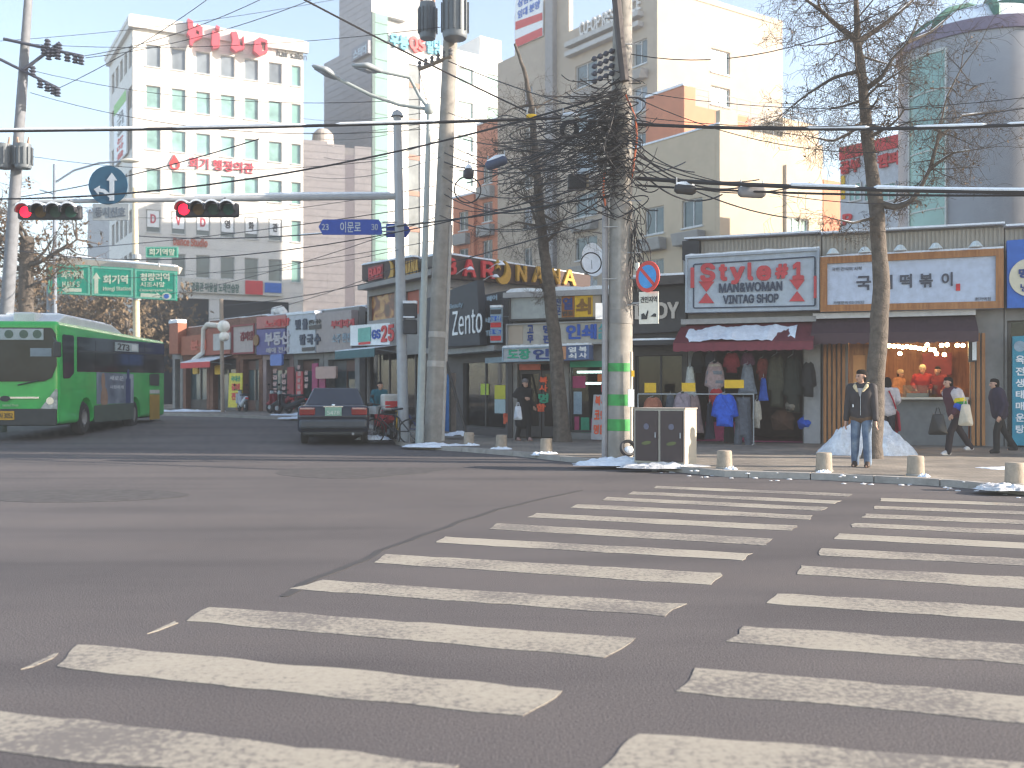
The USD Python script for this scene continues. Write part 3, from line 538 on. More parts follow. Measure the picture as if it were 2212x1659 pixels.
def shop(name, label, px0, px1, ytop, holes, wm, im, floor_m, depth=3.2, snowtop=True, F=FS, back=5.0):
    u0, u1 = F.u(px0), F.u(px1); zt = F.uz((px0+px1)/2, ytop)[1]
    t = thing(name, label, 'shop', (*F.P((u0+u1)/2, -1.5, 0)[:2], SW))
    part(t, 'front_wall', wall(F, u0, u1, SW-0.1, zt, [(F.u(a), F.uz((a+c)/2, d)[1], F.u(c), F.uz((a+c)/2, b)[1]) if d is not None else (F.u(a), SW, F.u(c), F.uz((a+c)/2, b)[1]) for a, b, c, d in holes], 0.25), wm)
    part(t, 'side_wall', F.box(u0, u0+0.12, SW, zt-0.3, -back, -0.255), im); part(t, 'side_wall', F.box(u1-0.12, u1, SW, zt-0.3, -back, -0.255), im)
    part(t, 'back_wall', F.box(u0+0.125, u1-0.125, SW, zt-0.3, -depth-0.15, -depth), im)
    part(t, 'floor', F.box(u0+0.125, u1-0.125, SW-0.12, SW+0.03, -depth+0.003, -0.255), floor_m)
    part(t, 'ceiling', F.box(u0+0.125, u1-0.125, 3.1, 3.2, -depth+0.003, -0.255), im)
    part(t, 'roof', F.box(u0, u1, zt-0.297, zt-0.1, -back, -0.255), wm)
    if snowtop: part(t, 'roof_snow', F.box(u0+0.05, u1-0.05, zt-0.097, zt+0.03, -back, -0.3), snow)
    return t, u0, u1, zt
def awning(name, label, F, px0, px1, ytop, ylip, proj, m, vm, val=0.28, snowcap=False, rail=None):
    u0, u1 = F.u(px0), F.u(px1); xm = (px0+px1)/2; z1 = F.uz(xm, ytop)[1]; z0 = z1 - (F.uz(xm, ytop)[1] - F.uz(xm, ylip)[1]) * 0.88
    t = thing(name, label, 'awning', F.P((u0+u1)/2, 0, z0))
    V = [F.P(u, d, z) for u in (u0, u1) for d, z in ((0.03, z1), (proj, z0), (proj, z0-0.03), (0.03, z1-0.03))]
    part(t, 'cloth', trimesh.Trimesh(V, [[0,1,5],[0,5,4],[3,6,2],[3,7,6],[0,4,7],[0,7,3],[1,2,6],[1,6,5],[0,3,2],[0,2,1],[4,5,6],[4,6,7]], process=False), m)
    n = max(4, int(abs(u1-u0)/0.22)); us = np.linspace(u0, u1, n*4+1)
    pts = [(u0, z0-0.03), (u1, z0-0.03)] + [(u, z0-0.03-val*(0.86+0.14*abs(math.sin(math.pi*n*(u-u0)/(u1-u0))))) for u in us[::-1]]
    part(t, 'valance', F.ext(Polygon(pts).buffer(0), proj-0.02, proj), vm)
    for u in (u0+0.1, u1-0.1): part(t, 'arm', tube([F.P(u, 0.02, z0-0.15), F.P(u, proj-0.05, z0-0.05)], 0.02, 5), steel)
    if rail: part(t, 'top_rail', F.box(u0, u1, z1-0.02, z1+0.12, 0.03, 0.22), rail)
    if snowcap:
        nu, nv = 70, 14; uu, vv = np.meshgrid(np.linspace(u0+0.25, u1-0.45, nu), np.linspace(0.22, 0.97, nv), indexing='ij')
        th = (meshkit.fbm(np.stack([uu*2.2, vv*1.6+3, uu*0], -1), 4, 3) - 0.47) * 0.30 - 0.35*(0.3-vv).clip(0)
        P = np.stack([F.P(a, 0.03+(proj-0.03)*b, z1+(z0-z1)*b) for a, b in zip(uu.ravel(), vv.ravel())]); P[:,2] += th.ravel()
        f = []
        for i in range(nu-1):
            for j in range(nv-1):
                q = i*nv+j
                if max(th.ravel()[[q,q+1,q+nv,q+nv+1]]) > 0: f += [[q, q+1, q+nv+1], [q, q+nv+1, q+nv]]
        single('awning_snow', trimesh.Trimesh(P, np.array(f)[:, ::-1], process=False), snow, f'crusted snow lying on the {label.split(" over")[0]}', 'snow', smooth=True)
    return t
def signboard(name, label, F, quad, m, d0=0.02, d1=0.22, frame=None, fm=None, snow_h=0.0, cat='sign'):
    """quad: TL, TR, BR, BL in picture points"""
    pts = [F.uz(*q) for q in quad]; P = Polygon(pts)
    c = P.centroid; t = thing(name, label, cat, F.P(c.x, 0, min(p[1] for p in pts)))
    part(t, 'board', F.ext(P, d0, d1), m)
    if frame: part(t, 'frame', F.ext(P.buffer(0.001, join_style=2).difference(P.buffer(-frame, join_style=2)), d1+0.001, d1+0.05), fm)
    if snow_h:
        b = F.ext(Polygon([pts[0], pts[1], (pts[1][0], pts[1][1]+snow_h), *[(pts[1][0]+(pts[0][0]-pts[1][0])*k, pts[1][1]+(pts[0][1]-pts[1][1])*k + snow_h*(0.5+0.9*meshkit.noise(np.array([k*23.0, len(label)*1.3, 0.5])))) for k in np.linspace(0.04,0.96,20)], (pts[0][0], pts[0][1]+snow_h*0.4)]).buffer(0), d0, d1+0.04)
        part(t, 'snow', b, snow)
    return t

# A: key cutting and print shop
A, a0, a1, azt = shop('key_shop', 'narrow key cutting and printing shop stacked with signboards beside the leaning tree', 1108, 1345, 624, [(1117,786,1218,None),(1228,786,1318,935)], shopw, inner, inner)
part(A, 'ledge', FS.box(a0-0.1, a1, azt-0.25, azt-0.1, 0.003, 0.55), mat('ledge_pale', (0.32,0.32,0.33))); part(A, 'ledge_snow', snow_strip(FS, a0, a1-0.1, azt-0.097, 0.02, 0.55, 0.1, 4), snow)
part(A, 'side_pillar', FS.box(FS.u(1098)-0.0, a0-0.003, SW, azt-0.3, -1.5, 0.05), shopd)
for px0, px1 in ((1119,1166),(1168,1216)):
    u0,u1,z0,z1 = FS.R(px0, 800, px1, 945); d_ = part(A, 'door_leaf', [FS.box(u0,u1,SW+0.04,SW+0.35,-0.18,-0.13), FS.box(u0,u1,z1-0.1,z1,-0.18,-0.13), FS.box(u0,u0+0.07,SW+0.35,z1-0.1,-0.18,-0.13), FS.box(u1-0.07,u1,SW+0.35,z1-0.1,-0.18,-0.13)], shopd)
    part(d_, 'pane', FS.box(u0+0.07,u1-0.07,SW+0.35,z1-0.1,-0.165,-0.15), tintp)
u0,u1,z0,z1 = FS.R(1230, 788, 1316, 934); w_ = part(A, 'shop_window', [FS.box(u0,u1,z0,z0+0.06,-0.18,-0.1), FS.box(u0,u0+0.05,z0+0.06,z1,-0.18,-0.1), FS.box(u1-0.05,u1,z0+0.06,z1,-0.18,-0.1)], shopd)
part(w_, 'pane', FS.box(u0+0.05,u1-0.05,z0+0.06,z1,-0.15,-0.14), tintp)
ORL = col('hot_orange', (0.75,0.10,0.03)); PINK = col('magenta', (0.35,0.04,0.13)); PALEB = col('pale_blue_film', (0.25,0.34,0.42))
def vtext(par, F, chars, px0, px1, y0, dy, m, d=0.01, st=3, h=0.86):
    for i, c in enumerate(chars):
        if c != ' ': part(par, 'letter', F.text(c, px0, y0+dy*i, px1, y0+dy*(i+h), d, 0.012, st), m)
vtext(A, FS, '복사', 1162, 1180, 814, 17, ORL, -0.12); vtext(A, FS, '명', 1160, 1182, 850, 24, GRN, -0.12); vtext(A, FS, '함', 1156, 1176, 872, 20, ORL, -0.12)
part(A, 'window_film', FS.rect(1236, 846, 1254, 895, -0.138, -0.13), PALEB); part(A, 'window_film', FS.rect(1238, 900, 1248, 932, -0.138, -0.13), PINK); part(A, 'window_film', FS.rect(1252, 902, 1270, 942, -0.138, -0.13), GRN); part(A, 'window_film', FS.rect(1274, 904, 1292, 942, -0.138, -0.13), PINK)
part(A, 'window_film', FS.rect(1234, 812, 1262, 838, -0.138, -0.13), PINK); part(A, 'window_film', FS.rect(1296, 826, 1314, 846, -0.138, -0.13), RED); part(A, 'window_film', FS.rect(1288, 808, 1314, 824, -0.138, -0.13), ORG)
part(A, 'transom_panel', FS.rect(1120, 786, 1165, 799, -0.12, -0.05), col('rust', (0.5,0.12,0.07))); part(A, 'transom_panel', FS.rect(1232, 780, 1314, 793, 0.01, 0.05), GRN)
tubem = mat('fluorescent_tube', (0.9,1,0.95), 0.4, 0.0, emit=5.0, ecol=(0.8,1.0,0.92))
for px0, px1, y in ((1237,1300,803), (1247,1292,828)):
    u0, u1 = FS.u(px0), FS.u(px1); z = FS.uz((px0+px1)/2, y)[1]
    part(A, 'tube_light', tube([FS.P(u0, -0.45, z), FS.P(u1, -0.45, z)], 0.035, 8), tubem)
s = signboard('shop_sign', 'upper lightbox with brown and yellow lettering above the key shop', FS, [(1112,640),(1312,632),(1312,690),(1112,696)], mat('aged_lightbox', (0.33,0.36,0.36)), 0.05, 0.45, 0.05, shopd, 0.07)
part(s, 'brown_panel', FS.rect(1224, 643, 1251, 688, 0.451, 0.47), col('brown_ochre', (0.3,0.12,0.03))); part(s, 'yellow_panel', FS.rect(1252, 642, 1290, 687, 0.451, 0.47), YEL); part(s, 'tan_panel', FS.rect(1291, 642, 1308, 687, 0.451, 0.47), mat('tan_render', (0.4,0.33,0.27)))
part(s, 'lettering', FS.text('열', 1227, 646, 1248, 672, 0.472, 0.02, 2), DBLUE); part(s, 'lettering', FS.text('쇠', 1255, 646, 1287, 682, 0.472, 0.02, 3), col('brown_dark', (0.2,0.1,0.02))); part(s, 'lettering', FS.text('번호', 1226, 674, 1249, 685, 0.472, 0.02, 2), shopd)
vtext(s, FS, '전문', 1210, 1222, 648, 19, DBLUE, 0.452, 2)
s = signboard('shop_sign', 'middle lightbox with large blue printing letters above the key shop door', FS, [(1105,702),(1318,694),(1318,744),(1105,750)], mat('aged_lightbox2', (0.38,0.36,0.32)), 0.05, 0.42, 0.04, mat('aged_metal', (0.3,0.3,0.3)), 0.0)
part(s, 'lettering', FS.text('인쇄', 1233, 702, 1298, 735, 0.43, 0.02, 3), col('print_blue', (0.02,0.08,0.36)))
vtext(s, FS, '고무', 1150, 1163, 704, 21, DBLUE, 0.43, 3); vtext(s, FS, '명판', 1184, 1200, 704, 21, DBLUE, 0.43, 3); vtext(s, FS, '스티', 1302, 1314, 702, 19, TEAL, 0.43, 3); part(s, 'brown_panel', FS.rect(1110, 706, 1140, 744, 0.421, 0.435), mat('tan_render', (0.4,0.33,0.27)))
s = signboard('shop_sign', 'small green and blue stamp sign hanging low over the key shop door', FS, [(1107,754),(1216,750),(1216,781),(1107,784)], mat('cool_white', (0.46,0.49,0.54)), 0.3, 0.8, 0.04, PALEB, 0.06)
part(s, 'lettering', FS.text('도장', 1118, 756, 1166, 778, 0.81, 0.02, 3), col('stamp_green', (0.02,0.33,0.2))); part(s, 'lettering', FS.text('인', 1172, 756, 1206, 778, 0.81, 0.02, 3), DBLUE)
s = signboard('shop_sign', 'small blue sign with orange patch right of the leaning tree trunk', FS, [(1222,750),(1288,747),(1288,778),(1222,781)], col('faded_blue', (0.10,0.15,0.30)), 0.3, 0.75, 0.0, None, 0.06)
part(s, 'orange_patch', FS.rect(1226, 751, 1240, 778, 0.751, 0.77), col('faded_orange', (0.5,0.25,0.14))); vtext(s, FS, '열쇠', 1245, 1262, 752, 13, white, 0.755, 2); vtext(s, FS, '복사', 1267, 1284, 751, 13, white, 0.755, 2)
# leaning orange board on the pavement
b0 = np.array([X_(1294, 27.4), 27.4, SW])
FA = Fr((b0[0]-0.2, 27.45), (b0[0]+0.2, 27.3))
t = thing('sidewalk_board', 'grey leaning pavement board with orange red lettering outside the key shop', 'sign', b0)
tl = math.radians(8)
def lean(m):
    m.apply_translation(-b0); m.apply_transform(trimesh.transformations.rotation_matrix(-tl, [1,0,0])); m.apply_transform(trimesh.transformations.rotation_matrix(math.radians(4), [0,1,0])); m.apply_translation(b0 + [0,0,0.02]); return m
part(t, 'board', lean(FA.box(-0.02, FA.L+0.02, SW, SW+1.25, -0.04, 0)), mat('board_grey', (0.4,0.4,0.42)))
for i, c in enumerate('복사코팅명함'): part(t, 'letter', lean(FA.textu(c, 0.04+(i%2)*0.17, 0.19+(i%2)*0.17, SW+0.95-0.4*(i//2), SW+1.22-0.4*(i//2), 0.003, 0.01, 3)), ORL)
part(t, 'prop', lean(FA.box(0.15, 0.2, SW, SW+0.9, -0.2, -0.16)), steel)

# the building flank with the dark slanted sign, and the two storey bar behind
FZ = Fr((-2.2, 33.1), (0.02, 28.85)); C = np.array([-2.35, 33.25])
FBR_, FBL_ = Fr(C, (X_(1264, 39.6), 39.6)), Fr((X_(793, 38.2), 38.2), C)
flank = thing('corner_shop', 'low corner shop flank with blue door, dark red counter and slanted dark sign', 'shop', (*FZ.P(2.4,-1,0)[:2], SW))
zf = FZ.uz(1080, 612)[1]
hz = [(FZ.u(941), SW, FZ.u(985), FZ.uz(960, 806)[1]), (FZ.u(1000), FZ.uz(1045, 925)[1], FZ.u(1092), FZ.uz(1045, 782)[1])]
part(flank, 'wall', wall(FZ, 0.0, FZ.L, 0, zf-0.25, hz, 0.2), mat('flank_dark', (0.085,0.075,0.075))); part(flank, 'roof', FZ.box(0.2, FZ.L, zf-0.6, zf-0.4, -2.2, -0.21), shopw)
part(flank, 'back_wall', FZ.box(0.2, FZ.L-0.1, 0, 3.2, -1.7, -1.6), col('wine', (0.16,0.03,0.03)))
u0,u1,z0,z1 = hz[0]; dd = part(flank, 'door', FZ.box(u0+0.02, u0+0.95, SW+0.02, z1-0.03, -0.12, -0.07), col('door_blue', (0.02,0.14,0.38))); part(dd, 'door_window', FZ.box(u0+0.32, u0+0.68, z1-1.0, z1-0.2, -0.069, -0.06), mat('frosted', (0.5,0.48,0.42)))
part(flank, 'grey_panel', FZ.box(u0+0.98, u1, SW+0.02, z1-0.03, -0.14, -0.08), mat('panel_grey_green', (0.14,0.155,0.155)))
u0,z0,u1,z1 = hz[1]; wd = part(flank, 'shop_window', [FZ.box(u0,u1,z0,z0+0.05,-0.15,-0.08), FZ.box(u0,u0+0.06,z0+0.05,z1,-0.15,-0.08), FZ.box((u0+u1)/2-0.04,(u0+u1)/2+0.04,z0+0.05,z1,-0.15,-0.08), FZ.box(u1-0.06,u1,z0+0.05,z1,-0.15,-0.08)], shopd); part(wd, 'pane', FZ.box(u0+0.06,u1-0.06,z0+0.05,z1,-0.12,-0.11), clear)
part(flank, 'counter', FZ.box(u0+0.1, u1-0.1, SW, SW+1.15, -0.9, -0.4), col('wine_red', (0.28,0.03,0.035)))
LIME = col('lime_paper', (0.42,0.52,0.04)); YPAP = col('yellow_paper', (0.55,0.5,0.03)); PAPB = col('paper_blue', (0.42,0.52,0.52))
for q, mm in (((1033,829,1050,853), LIME), ((1063,832,1086,862), YPAP), ((1063,862.5,1086,893), PAPB), ((1088,838,1099,850), YPAP)): part(flank, 'poster', FZ.rect(*q, -0.1, -0.085), mm)
part(flank, 'red_lettering', FZ.text('열쇠', 1088, 892, 1099, 916, 0.0, 0.02, 5), ORL); part(flank, 'fascia', FZ.box(0.1, FZ.L, FZ.uz(1030,764)[1], FZ.uz(1030,753)[1], 0.003, 0.6), mat('fascia_grey', (0.3,0.3,0.31)))
part(flank, 'red_transom_sign', FZ.rect(942, 790, 966, 806, 0.003, 0.05), RED); part(flank, 'white_transom_sign', FZ.rect(1058, 772, 1096, 784, 0.1, 0.16), PALEB)
s = signboard('shop_sign', 'big charcoal sign with tall thin white letters on the corner shop flank', FZ, [(974,647),(1087,608),(1093,746),(963,753)], mat('charcoal_board', (0.035,0.04,0.052)), 0.62, 0.85)
FZo = FZ.off(0.86)
part(s, 'lettering', FZo.text('Zento', 978, 668, 1042, 722, 0.0, 0.02, 0), white)
for q, t_ in (((972,655,1000,668),'Beauty'), ((1052,638,1074,650),'헤어'), ((1050,684,1082,696),'네일 샵'), ((1050,712,1086,724),'TEL 967')): part(s, 'small_lettering', FZo.text(t_, *q, 0.0, 0.015, 1), PALEB)
s = signboard('shop_sign', 'small teal window poster panel between the twin poles and the charcoal sign', FBR_, [(934,704),(966,704),(966,748),(934,748)], col('seagreen', (0.05,0.38,0.34)), 1.4, 1.6)
s = thing('blade_sign', 'projecting striped blade sign at the corner of the key shop', 'sign', FS.P(-0.35, 0, 3.0))
part(s, 'panel', FS.rect(1076, 668, 1100, 742, 0.5, 0.62), PALEB)
for k, mm in enumerate((blackp, BLUE, RED, BLUE, RED)): part(s, 'stripe', FS.rect(1077, 672+k*14, 1099, 682+k*14, 0.621, 0.635), mm)
part(s, 'bracket', tube([FS.P(0.1,0.0,3.6), FS.P(-0.4,0.55,3.6)], 0.02, 5), steel); part(s, 'snow', FS.rect(1076, 663, 1100, 667.5, 0.48, 0.64), snow)

OCH = col('sign_ochre', (0.46,0.25,0.025)); bar = thing('bar_building', 'two storey grey corner bar with black sign band and red and yellow letters', 'building', (*C, 0))
zb = FBR_.uz(957, 549)[1] - 0.37; bw = mat('bar_wall', (0.27,0.255,0.245), 0.7, 0.1, 2)
hl = [(FBL_.u(797), FBL_.uz(823,690)[1], FBL_.u(852), FBL_.uz(823,636)[1]), (FBL_.u(874), FBL_.uz(888,680)[1], FBL_.u(905), FBL_.uz(888,628)[1]), (FBL_.u(772+22), SW, FBL_.u(858), FBL_.uz(823,765)[1]), (FBL_.u(866), SW, FBL_.u(945), FBL_.uz(900,765)[1])]
hrr = [(FBR_.u(962), FBR_.uz(985,660)[1], FBR_.u(1010), FBR_.uz(985,622)[1])]
part(bar, 'left_wall', wall(FBL_, 0, FBL_.L-0.25, 0, zb, hl, 0.25), bw); part(bar, 'right_wall', wall(FBR_, 0, FBR_.L, 0, zb, hrr, 0.25), bw)
two_sided(bar, FBL_, FBR_, zb, inner, mat('bar_cap', (0.10,0.085,0.075)), inset=1.2, over=0.12)
part(bar, 'upper_window', FBR_.box(hrr[0][0], hrr[0][2], hrr[0][1], hrr[0][3], -0.2, -0.12), greyglass)
poster = graph('warm_poster', {'t': ('texture_coordinate', {}), 'n': ('noise_texture', {'scale': 1.7, 'detail': 2.0, 'distortion': 1.2}), 'r': ('rgb_ramp', {'ramp': [(0.35,(0.05,0.015,0.012)),(0.5,(0.16,0.04,0.02)),(0.6,(0.42,0.20,0.06)),(0.75,(0.5,0.3,0.12))]}), 'p': ('principled_bsdf', {'roughness': 0.35})}, [('t.object','n.vector'),('n.fac','r.fac'),('r.color','p.base_color')])
part(bar, 'poster_window', FBL_.box(hl[0][0], hl[0][2], hl[0][1], hl[0][3], -0.2, -0.12), poster); part(bar, 'red_window', FBL_.box(hl[1][0], hl[1][2], hl[1][1], hl[1][3], -0.2, -0.12), col('brick_red', (0.4,0.1,0.06)))
for h in hl[2:]:
    w_ = part(bar, 'shop_window', [FBL_.box(h[0],h[2],h[1],h[1]+0.2,-0.18,-0.1)] + [FBL_.box(u-0.03,u+0.03,h[1]+0.2,h[3],-0.18,-0.1) for u in np.linspace(h[0]+0.03,h[2]-0.03,4)], shopd); part(w_, 'pane', FBL_.box(h[0]+0.06,h[2]-0.06,h[1]+0.2,h[3],-0.14,-0.13), tintp)
part(bar, 'canopy', FBL_.box(0, FBL_.L, FBL_.uz(823,622)[1], FBL_.uz(823,612)[1], 0.003, 0.4), bw)
s = signboard('bar_sign', 'black bar sign with red letters, yellow moon and yellow letters facing the junction', FBR_, [(956,551),(1262,596),(1262,627),(956,602)], mat('bar_sign_black', (0.045,0.022,0.02)), 0.02, 0.3)
Fb = FBR_.off(0.31)
for ch, q, mm in (('B',(958,557,982,593),RED),('A',(998,561,1024,598),RED),('R',(1038,565,1064,601),RED),('N',(1113,574,1134,608),OCH),('A',(1148,576,1172,611),OCH),('N',(1187,580,1206,613),OCH),('A',(1214,583,1240,616),OCH)): part(s, 'letter', Fb.text(ch, *q, 0, 0.1, 2, 'Inter'), mm)
mu, mz = Fb.uz(1083, 589); mr = 0.42
part(s, 'moon', Fb.ext(Point(mu, mz).buffer(mr, 24).difference(Point(mu-0.2, mz+0.16).buffer(mr*0.86, 24)), 0.0, 0.1), OCH)
sr = [(mu-0.26+(0.2 if k%2==0 else 0.08)*math.sin(k*math.pi/5), mz+0.24+(0.2 if k%2==0 else 0.08)*math.cos(k*math.pi/5)) for k in range(10)]
part(s, 'star', Fb.ext(Polygon(sr), 0.0, 0.1), OCH)
for px, py in ((985,586),(1053,576),(1040,602)):
    u, z = Fb.uz(px, py); part(s, 'sign_lamp', [lathe([(0,0.1),(0.05,0.1),(0.13,0),(0,0)], Fb.P(u, 0.65, z), 12), tube([Fb.P(u,0.65,z+0.09), Fb.P(u,0.35,z+0.05), Fb.P(u,0.0,z-0.1)], 0.015, 5)], white)
s = signboard('bar_sign', 'smaller red and yellow bar sign on the left face of the corner bar', FBL_, [(795,574),(906,556),(906,597),(795,607)], mat('bar_sign_black', (0.045,0.022,0.02)), 0.02, 0.25, snow_h=0.06)
Fb = FBL_.off(0.26)
part(s, 'red_panel', Fb.rect(796, 574, 828, 604, 0, 0.02), DRED); part(s, 'lettering', Fb.text('BAR', 798, 578, 826, 600, 0.022, 0.02, 3), RED); part(s, 'lettering', Fb.text('NANA', 874, 562, 904, 594, 0.0, 0.02, 3), OCH)
mu, mz = Fb.uz(842, 588); part(s, 'moon', Fb.ext(Point(mu, mz).buffer(0.4, 20).difference(Point(mu-0.18, mz+0.12).buffer(0.34, 20)), 0.0, 0.05), OCH)
s = signboard('shop_sign', 'white and green convenience store sign with big red numerals', FBL_, [(772,704),(858,698),(858,745),(772,747)], white, 0.02, 0.3, snow_h=0.0)
Fb = FBL_.off(0.31)
part(s, 'green_panel', Fb.rect(774, 708, 801, 738, 0, 0.02), col('pale_teal', (0.12,0.38,0.32))); part(s, 'lettering', Fb.text('25', 824, 702, 852, 738, 0.0, 0.03, 3, 'Inter'), RED); part(s, 'lettering', Fb.text('GS', 804, 712, 822, 732, 0.0, 0.03, 3, 'Inter'), col('print_blue', (0.02,0.08,0.36))); part(s, 'red_line', Fb.rect(775, 739, 800, 744, 0, 0.02), RED)
awning('awning', 'dark teal awning with snow edge over the convenience store', FBL_, 770, 858, 748, 756, 0.9, snow, col('awning_teal', (0.03,0.12,0.14)), val=0.32)
dish = thing('satellite_dish', 'white satellite dish on the key shop roof left of the big pole', 'dish', at(1278, 612, 28.6))
dc = at(1279, 566, 28.6)
dm = lathe([(0,0.0),(0.22,0.03),(0.4,0.1),(0.46,0.15),(0.45,0.16),(0.38,0.12),(0.2,0.05),(0,0.02)], (0,0,0), 24); dm.apply_transform(trimesh.transformations.rotation_matrix(math.radians(75), [1,0,0.25])); dm.apply_scale([0.75,1,1.15]); dm.apply_translation(dc)
part(dish, 'reflector', dm, white, smooth=True); part(dish, 'mast', tube([at(1279,640,28.75), dc+[0,0.12,0]], 0.03, 6), steel); part(dish, 'feed_arm', tube([dc+[0,0,-0.3], dc+[-0.05,-0.4,0]], 0.012, 5), steel)

# B: dark boutique
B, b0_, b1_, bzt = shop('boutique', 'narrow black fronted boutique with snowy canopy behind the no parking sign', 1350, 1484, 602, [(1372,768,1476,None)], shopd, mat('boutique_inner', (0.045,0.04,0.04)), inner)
part(B, 'canopy', FS.box(FS.u(1368), b1_, FS.uz(1420,748)[1], FS.uz(1420,738)[1], 0.003, 0.8), blackp); part(B, 'canopy_snow', snow_strip(FS, FS.u(1369), b1_-0.02, FS.uz(1420,738)[1]+0.003, 0.1, 0.8, 0.05, 9), snow)
u0,u1,z0,z1 = FS.R(1373, 769, 1475, 953); w_ = part(B, 'shop_window', [FS.box(u,u+0.05,SW+0.05,z1,-0.2,-0.12) for u in (u0, (u0+u1)/2, u1-0.05)], blackp); part(w_, 'pane', FS.box(u0+0.05,u1-0.05,SW+0.05,z1,-0.17,-0.16), tintp)
s = signboard('shop_sign', 'black boutique sign with carved bone coloured capital letters', FS, [(1366,624),(1484,617),(1484,716),(1366,722)], blackp, 0.02, 0.2, snow_h=0.0)
part(s, 'lettering', FS.text('LADY', 1376, 655, 1470, 690, 0.21, 0.05, 3), mat('bone', (0.5,0.45,0.4))); part(s, 'cap', FS.poly([(1364,604),(1484,598),(1484,616),(1364,623)], 0.02, 0.5), shopd); part(s, 'snow', FS.poly([(1364,599),(1484,593),(1484,597.5),(1364,603.5)], 0.02, 0.5), snow)

# C: vintage clothes shop
Cc, c0, c1, czt = shop('clothes_shop', 'open fronted vintage clothes shop hung full of garments under a burgundy awning', 1486, 1774, 512, [(1500,752,1734,None)], shopw, mat('clothes_inner', (0.09,0.045,0.05)), col('magenta_floor', (0.22,0.03,0.09)), snowtop=False)
part(Cc, 'grey_pillar', FS.box(FS.u(1737), FS.u(1772), SW, FS.uz(1755,735)[1], 0.003, 0.08), mat('pillar_pale', (0.28,0.285,0.30)))
part(Cc, 'corner_cap', FS.box(c0-0.1, c0+0.35, czt-0.55, czt-0.05, 0.003, 0.3), blackp); part(Cc, 'roof_snow', FS.box(c0-0.05, c1, czt+0.003, czt+0.05, -5, 0.28), snow)
part(Cc, 'shelf', FS.box(FS.u(1500)+0.2, FS.u(1600), SW+0.03, SW+0.5, -1.6, -0.6), col('magenta', (0.35,0.04,0.13)))
rib_m = mat('corrugated_beige', (0.34,0.31,0.265), 0.6, 0.08, 2)
def ribs(par, u0, u1, z0, z1): part(par, 'corrugated_fascia', [FS.box(u0, u1, z0, z1, 0.003, 0.06)] + [FS.box(u, u+0.05, z0, z1, 0.06, 0.078) for u in np.arange(u0+0.02, u1-0.08, 0.1)], rib_m)
ribs(Cc, c0+0.36, c1, czt-0.75, czt-0.06)
s = signboard('shop_sign', 'wide pale sign with red and black lettering and hourglass motifs above the clothes shop', FS, [(1487,558),(1772,541),(1772,672),(1487,678)], mat('sign_pale_blue', (0.38,0.44,0.51)), 0.12, 0.42, 0.06, mat('sign_edge', (0.34,0.39,0.45)), 0.05)
Fc = FS.off(0.425); dred = col('dusty_red', (0.48,0.06,0.07))
for ch, q in (('S',(1513,569,1545,609)),('t',(1553,571,1571,607)),('y',(1577,576,1609,614)),('l',(1615,567,1627,606)),('e',(1634,574,1666,606)),('#',(1674,570,1703,602)),('1',(1712,566,1737,604))): part(s, 'letter', Fc.text(ch, *q, 0.0, 0.04, 4, 'Inter'), dred)
navy = col('ink_navy', (0.04,0.055,0.09)); part(s, 'dark_lettering', Fc.text('MAN&WOMAN', 1553, 610, 1690, 630, 0, 0.02, 3, 'Inter'), navy); part(s, 'dark_lettering', Fc.text('VINTAG SHOP', 1562, 636, 1682, 655, 0, 0.02, 3, 'Inter'), navy)
for px, dy in ((1526,0),(1722,-4)):
    part(s, 'hourglass', Fc.ext(unary_union([Polygon([Fc.uz(*q) for q in ((px-17,608+dy),(px+17,608+dy),(px,631+dy))]), Polygon([Fc.uz(*q) for q in ((px-17,655+dy),(px+17,655+dy),(px,632.5+dy))])]), 0, 0.02), dred)
lp = [Fc.uz(*q) for q in ((1497,570),(1762,553),(1762,662),(1497,667))]; lb = Polygon(lp).buffer(-0.06).buffer(0.06)
part(s, 'border_line', Fc.ext(lb.difference(lb.buffer(-0.035)), 0, 0.012), navy); part(s, 'side_tab', Fc.rect(1492, 578, 1500, 622, 0.013, 0.03), dred); part(s, 'side_tab', Fc.rect(1758, 596, 1767, 644, 0.013, 0.03), dred)
awning('awning', 'burgundy awning over the clothes shop front', FS, 1474, 1764, 697, 750, 1.3, col('burgundy', (0.13,0.018,0.03)), col('burgundy2', (0.15,0.022,0.04)), 0.2, snowcap=True, rail=mat('ledge_pale', (0.32,0.32,0.33)))

# D: rice cake shop
Dd, d0_, d1_, dzt = shop('snack_shop', 'warmly lit snack shop with wooden slats and a serving counter', 1776, 2168, 497, [(1832,737,1880,None),(1886,737,2096,None)], shopw, wood, inner, snowtop=False)
ribs(Dd, d0_, d1_, dzt-0.75, dzt-0.06); part(Dd, 'roof_snow', FS.box(d0_, d1_, dzt+0.003, dzt+0.05, -5, 0.28), snow)
for px0, px1 in ((1779,1831), (2098,2134)):
    u0, u1 = FS.u(px0), FS.u(px1)
    for u in np.arange(u0, u1-0.05, 0.115): part(Dd, 'slat', FS.box(u, u+0.075, SW+0.02, FS.uz((px0+px1)/2, 720)[1], 0.003, 0.09), wood)
u0, u1 = FS.u(1834), FS.u(1878); zd = FS.uz(1856, 742)[1]
dr = part(Dd, 'door', [FS.box(u0,u0+0.1,SW+0.03,zd,-0.1,-0.04), FS.box(u1-0.1,u1,SW+0.03,zd,-0.1,-0.04), FS.box(u0+0.1,u1-0.1,SW+0.03,SW+0.9,-0.1,-0.05), FS.box(u0+0.1,u1-0.1,zd-0.3,zd,-0.1,-0.05)], wood); part(dr, 'door_panel', FS.box(u0+0.1,u1-0.1,SW+0.9,zd-0.3,-0.085,-0.06), mat('lit_paper', (0.6,0.28,0.1), 0.5, 0.05))
cu0, cu1 = FS.u(1932), FS.u(2092); zk = FS.uz(2012, 858)[1]
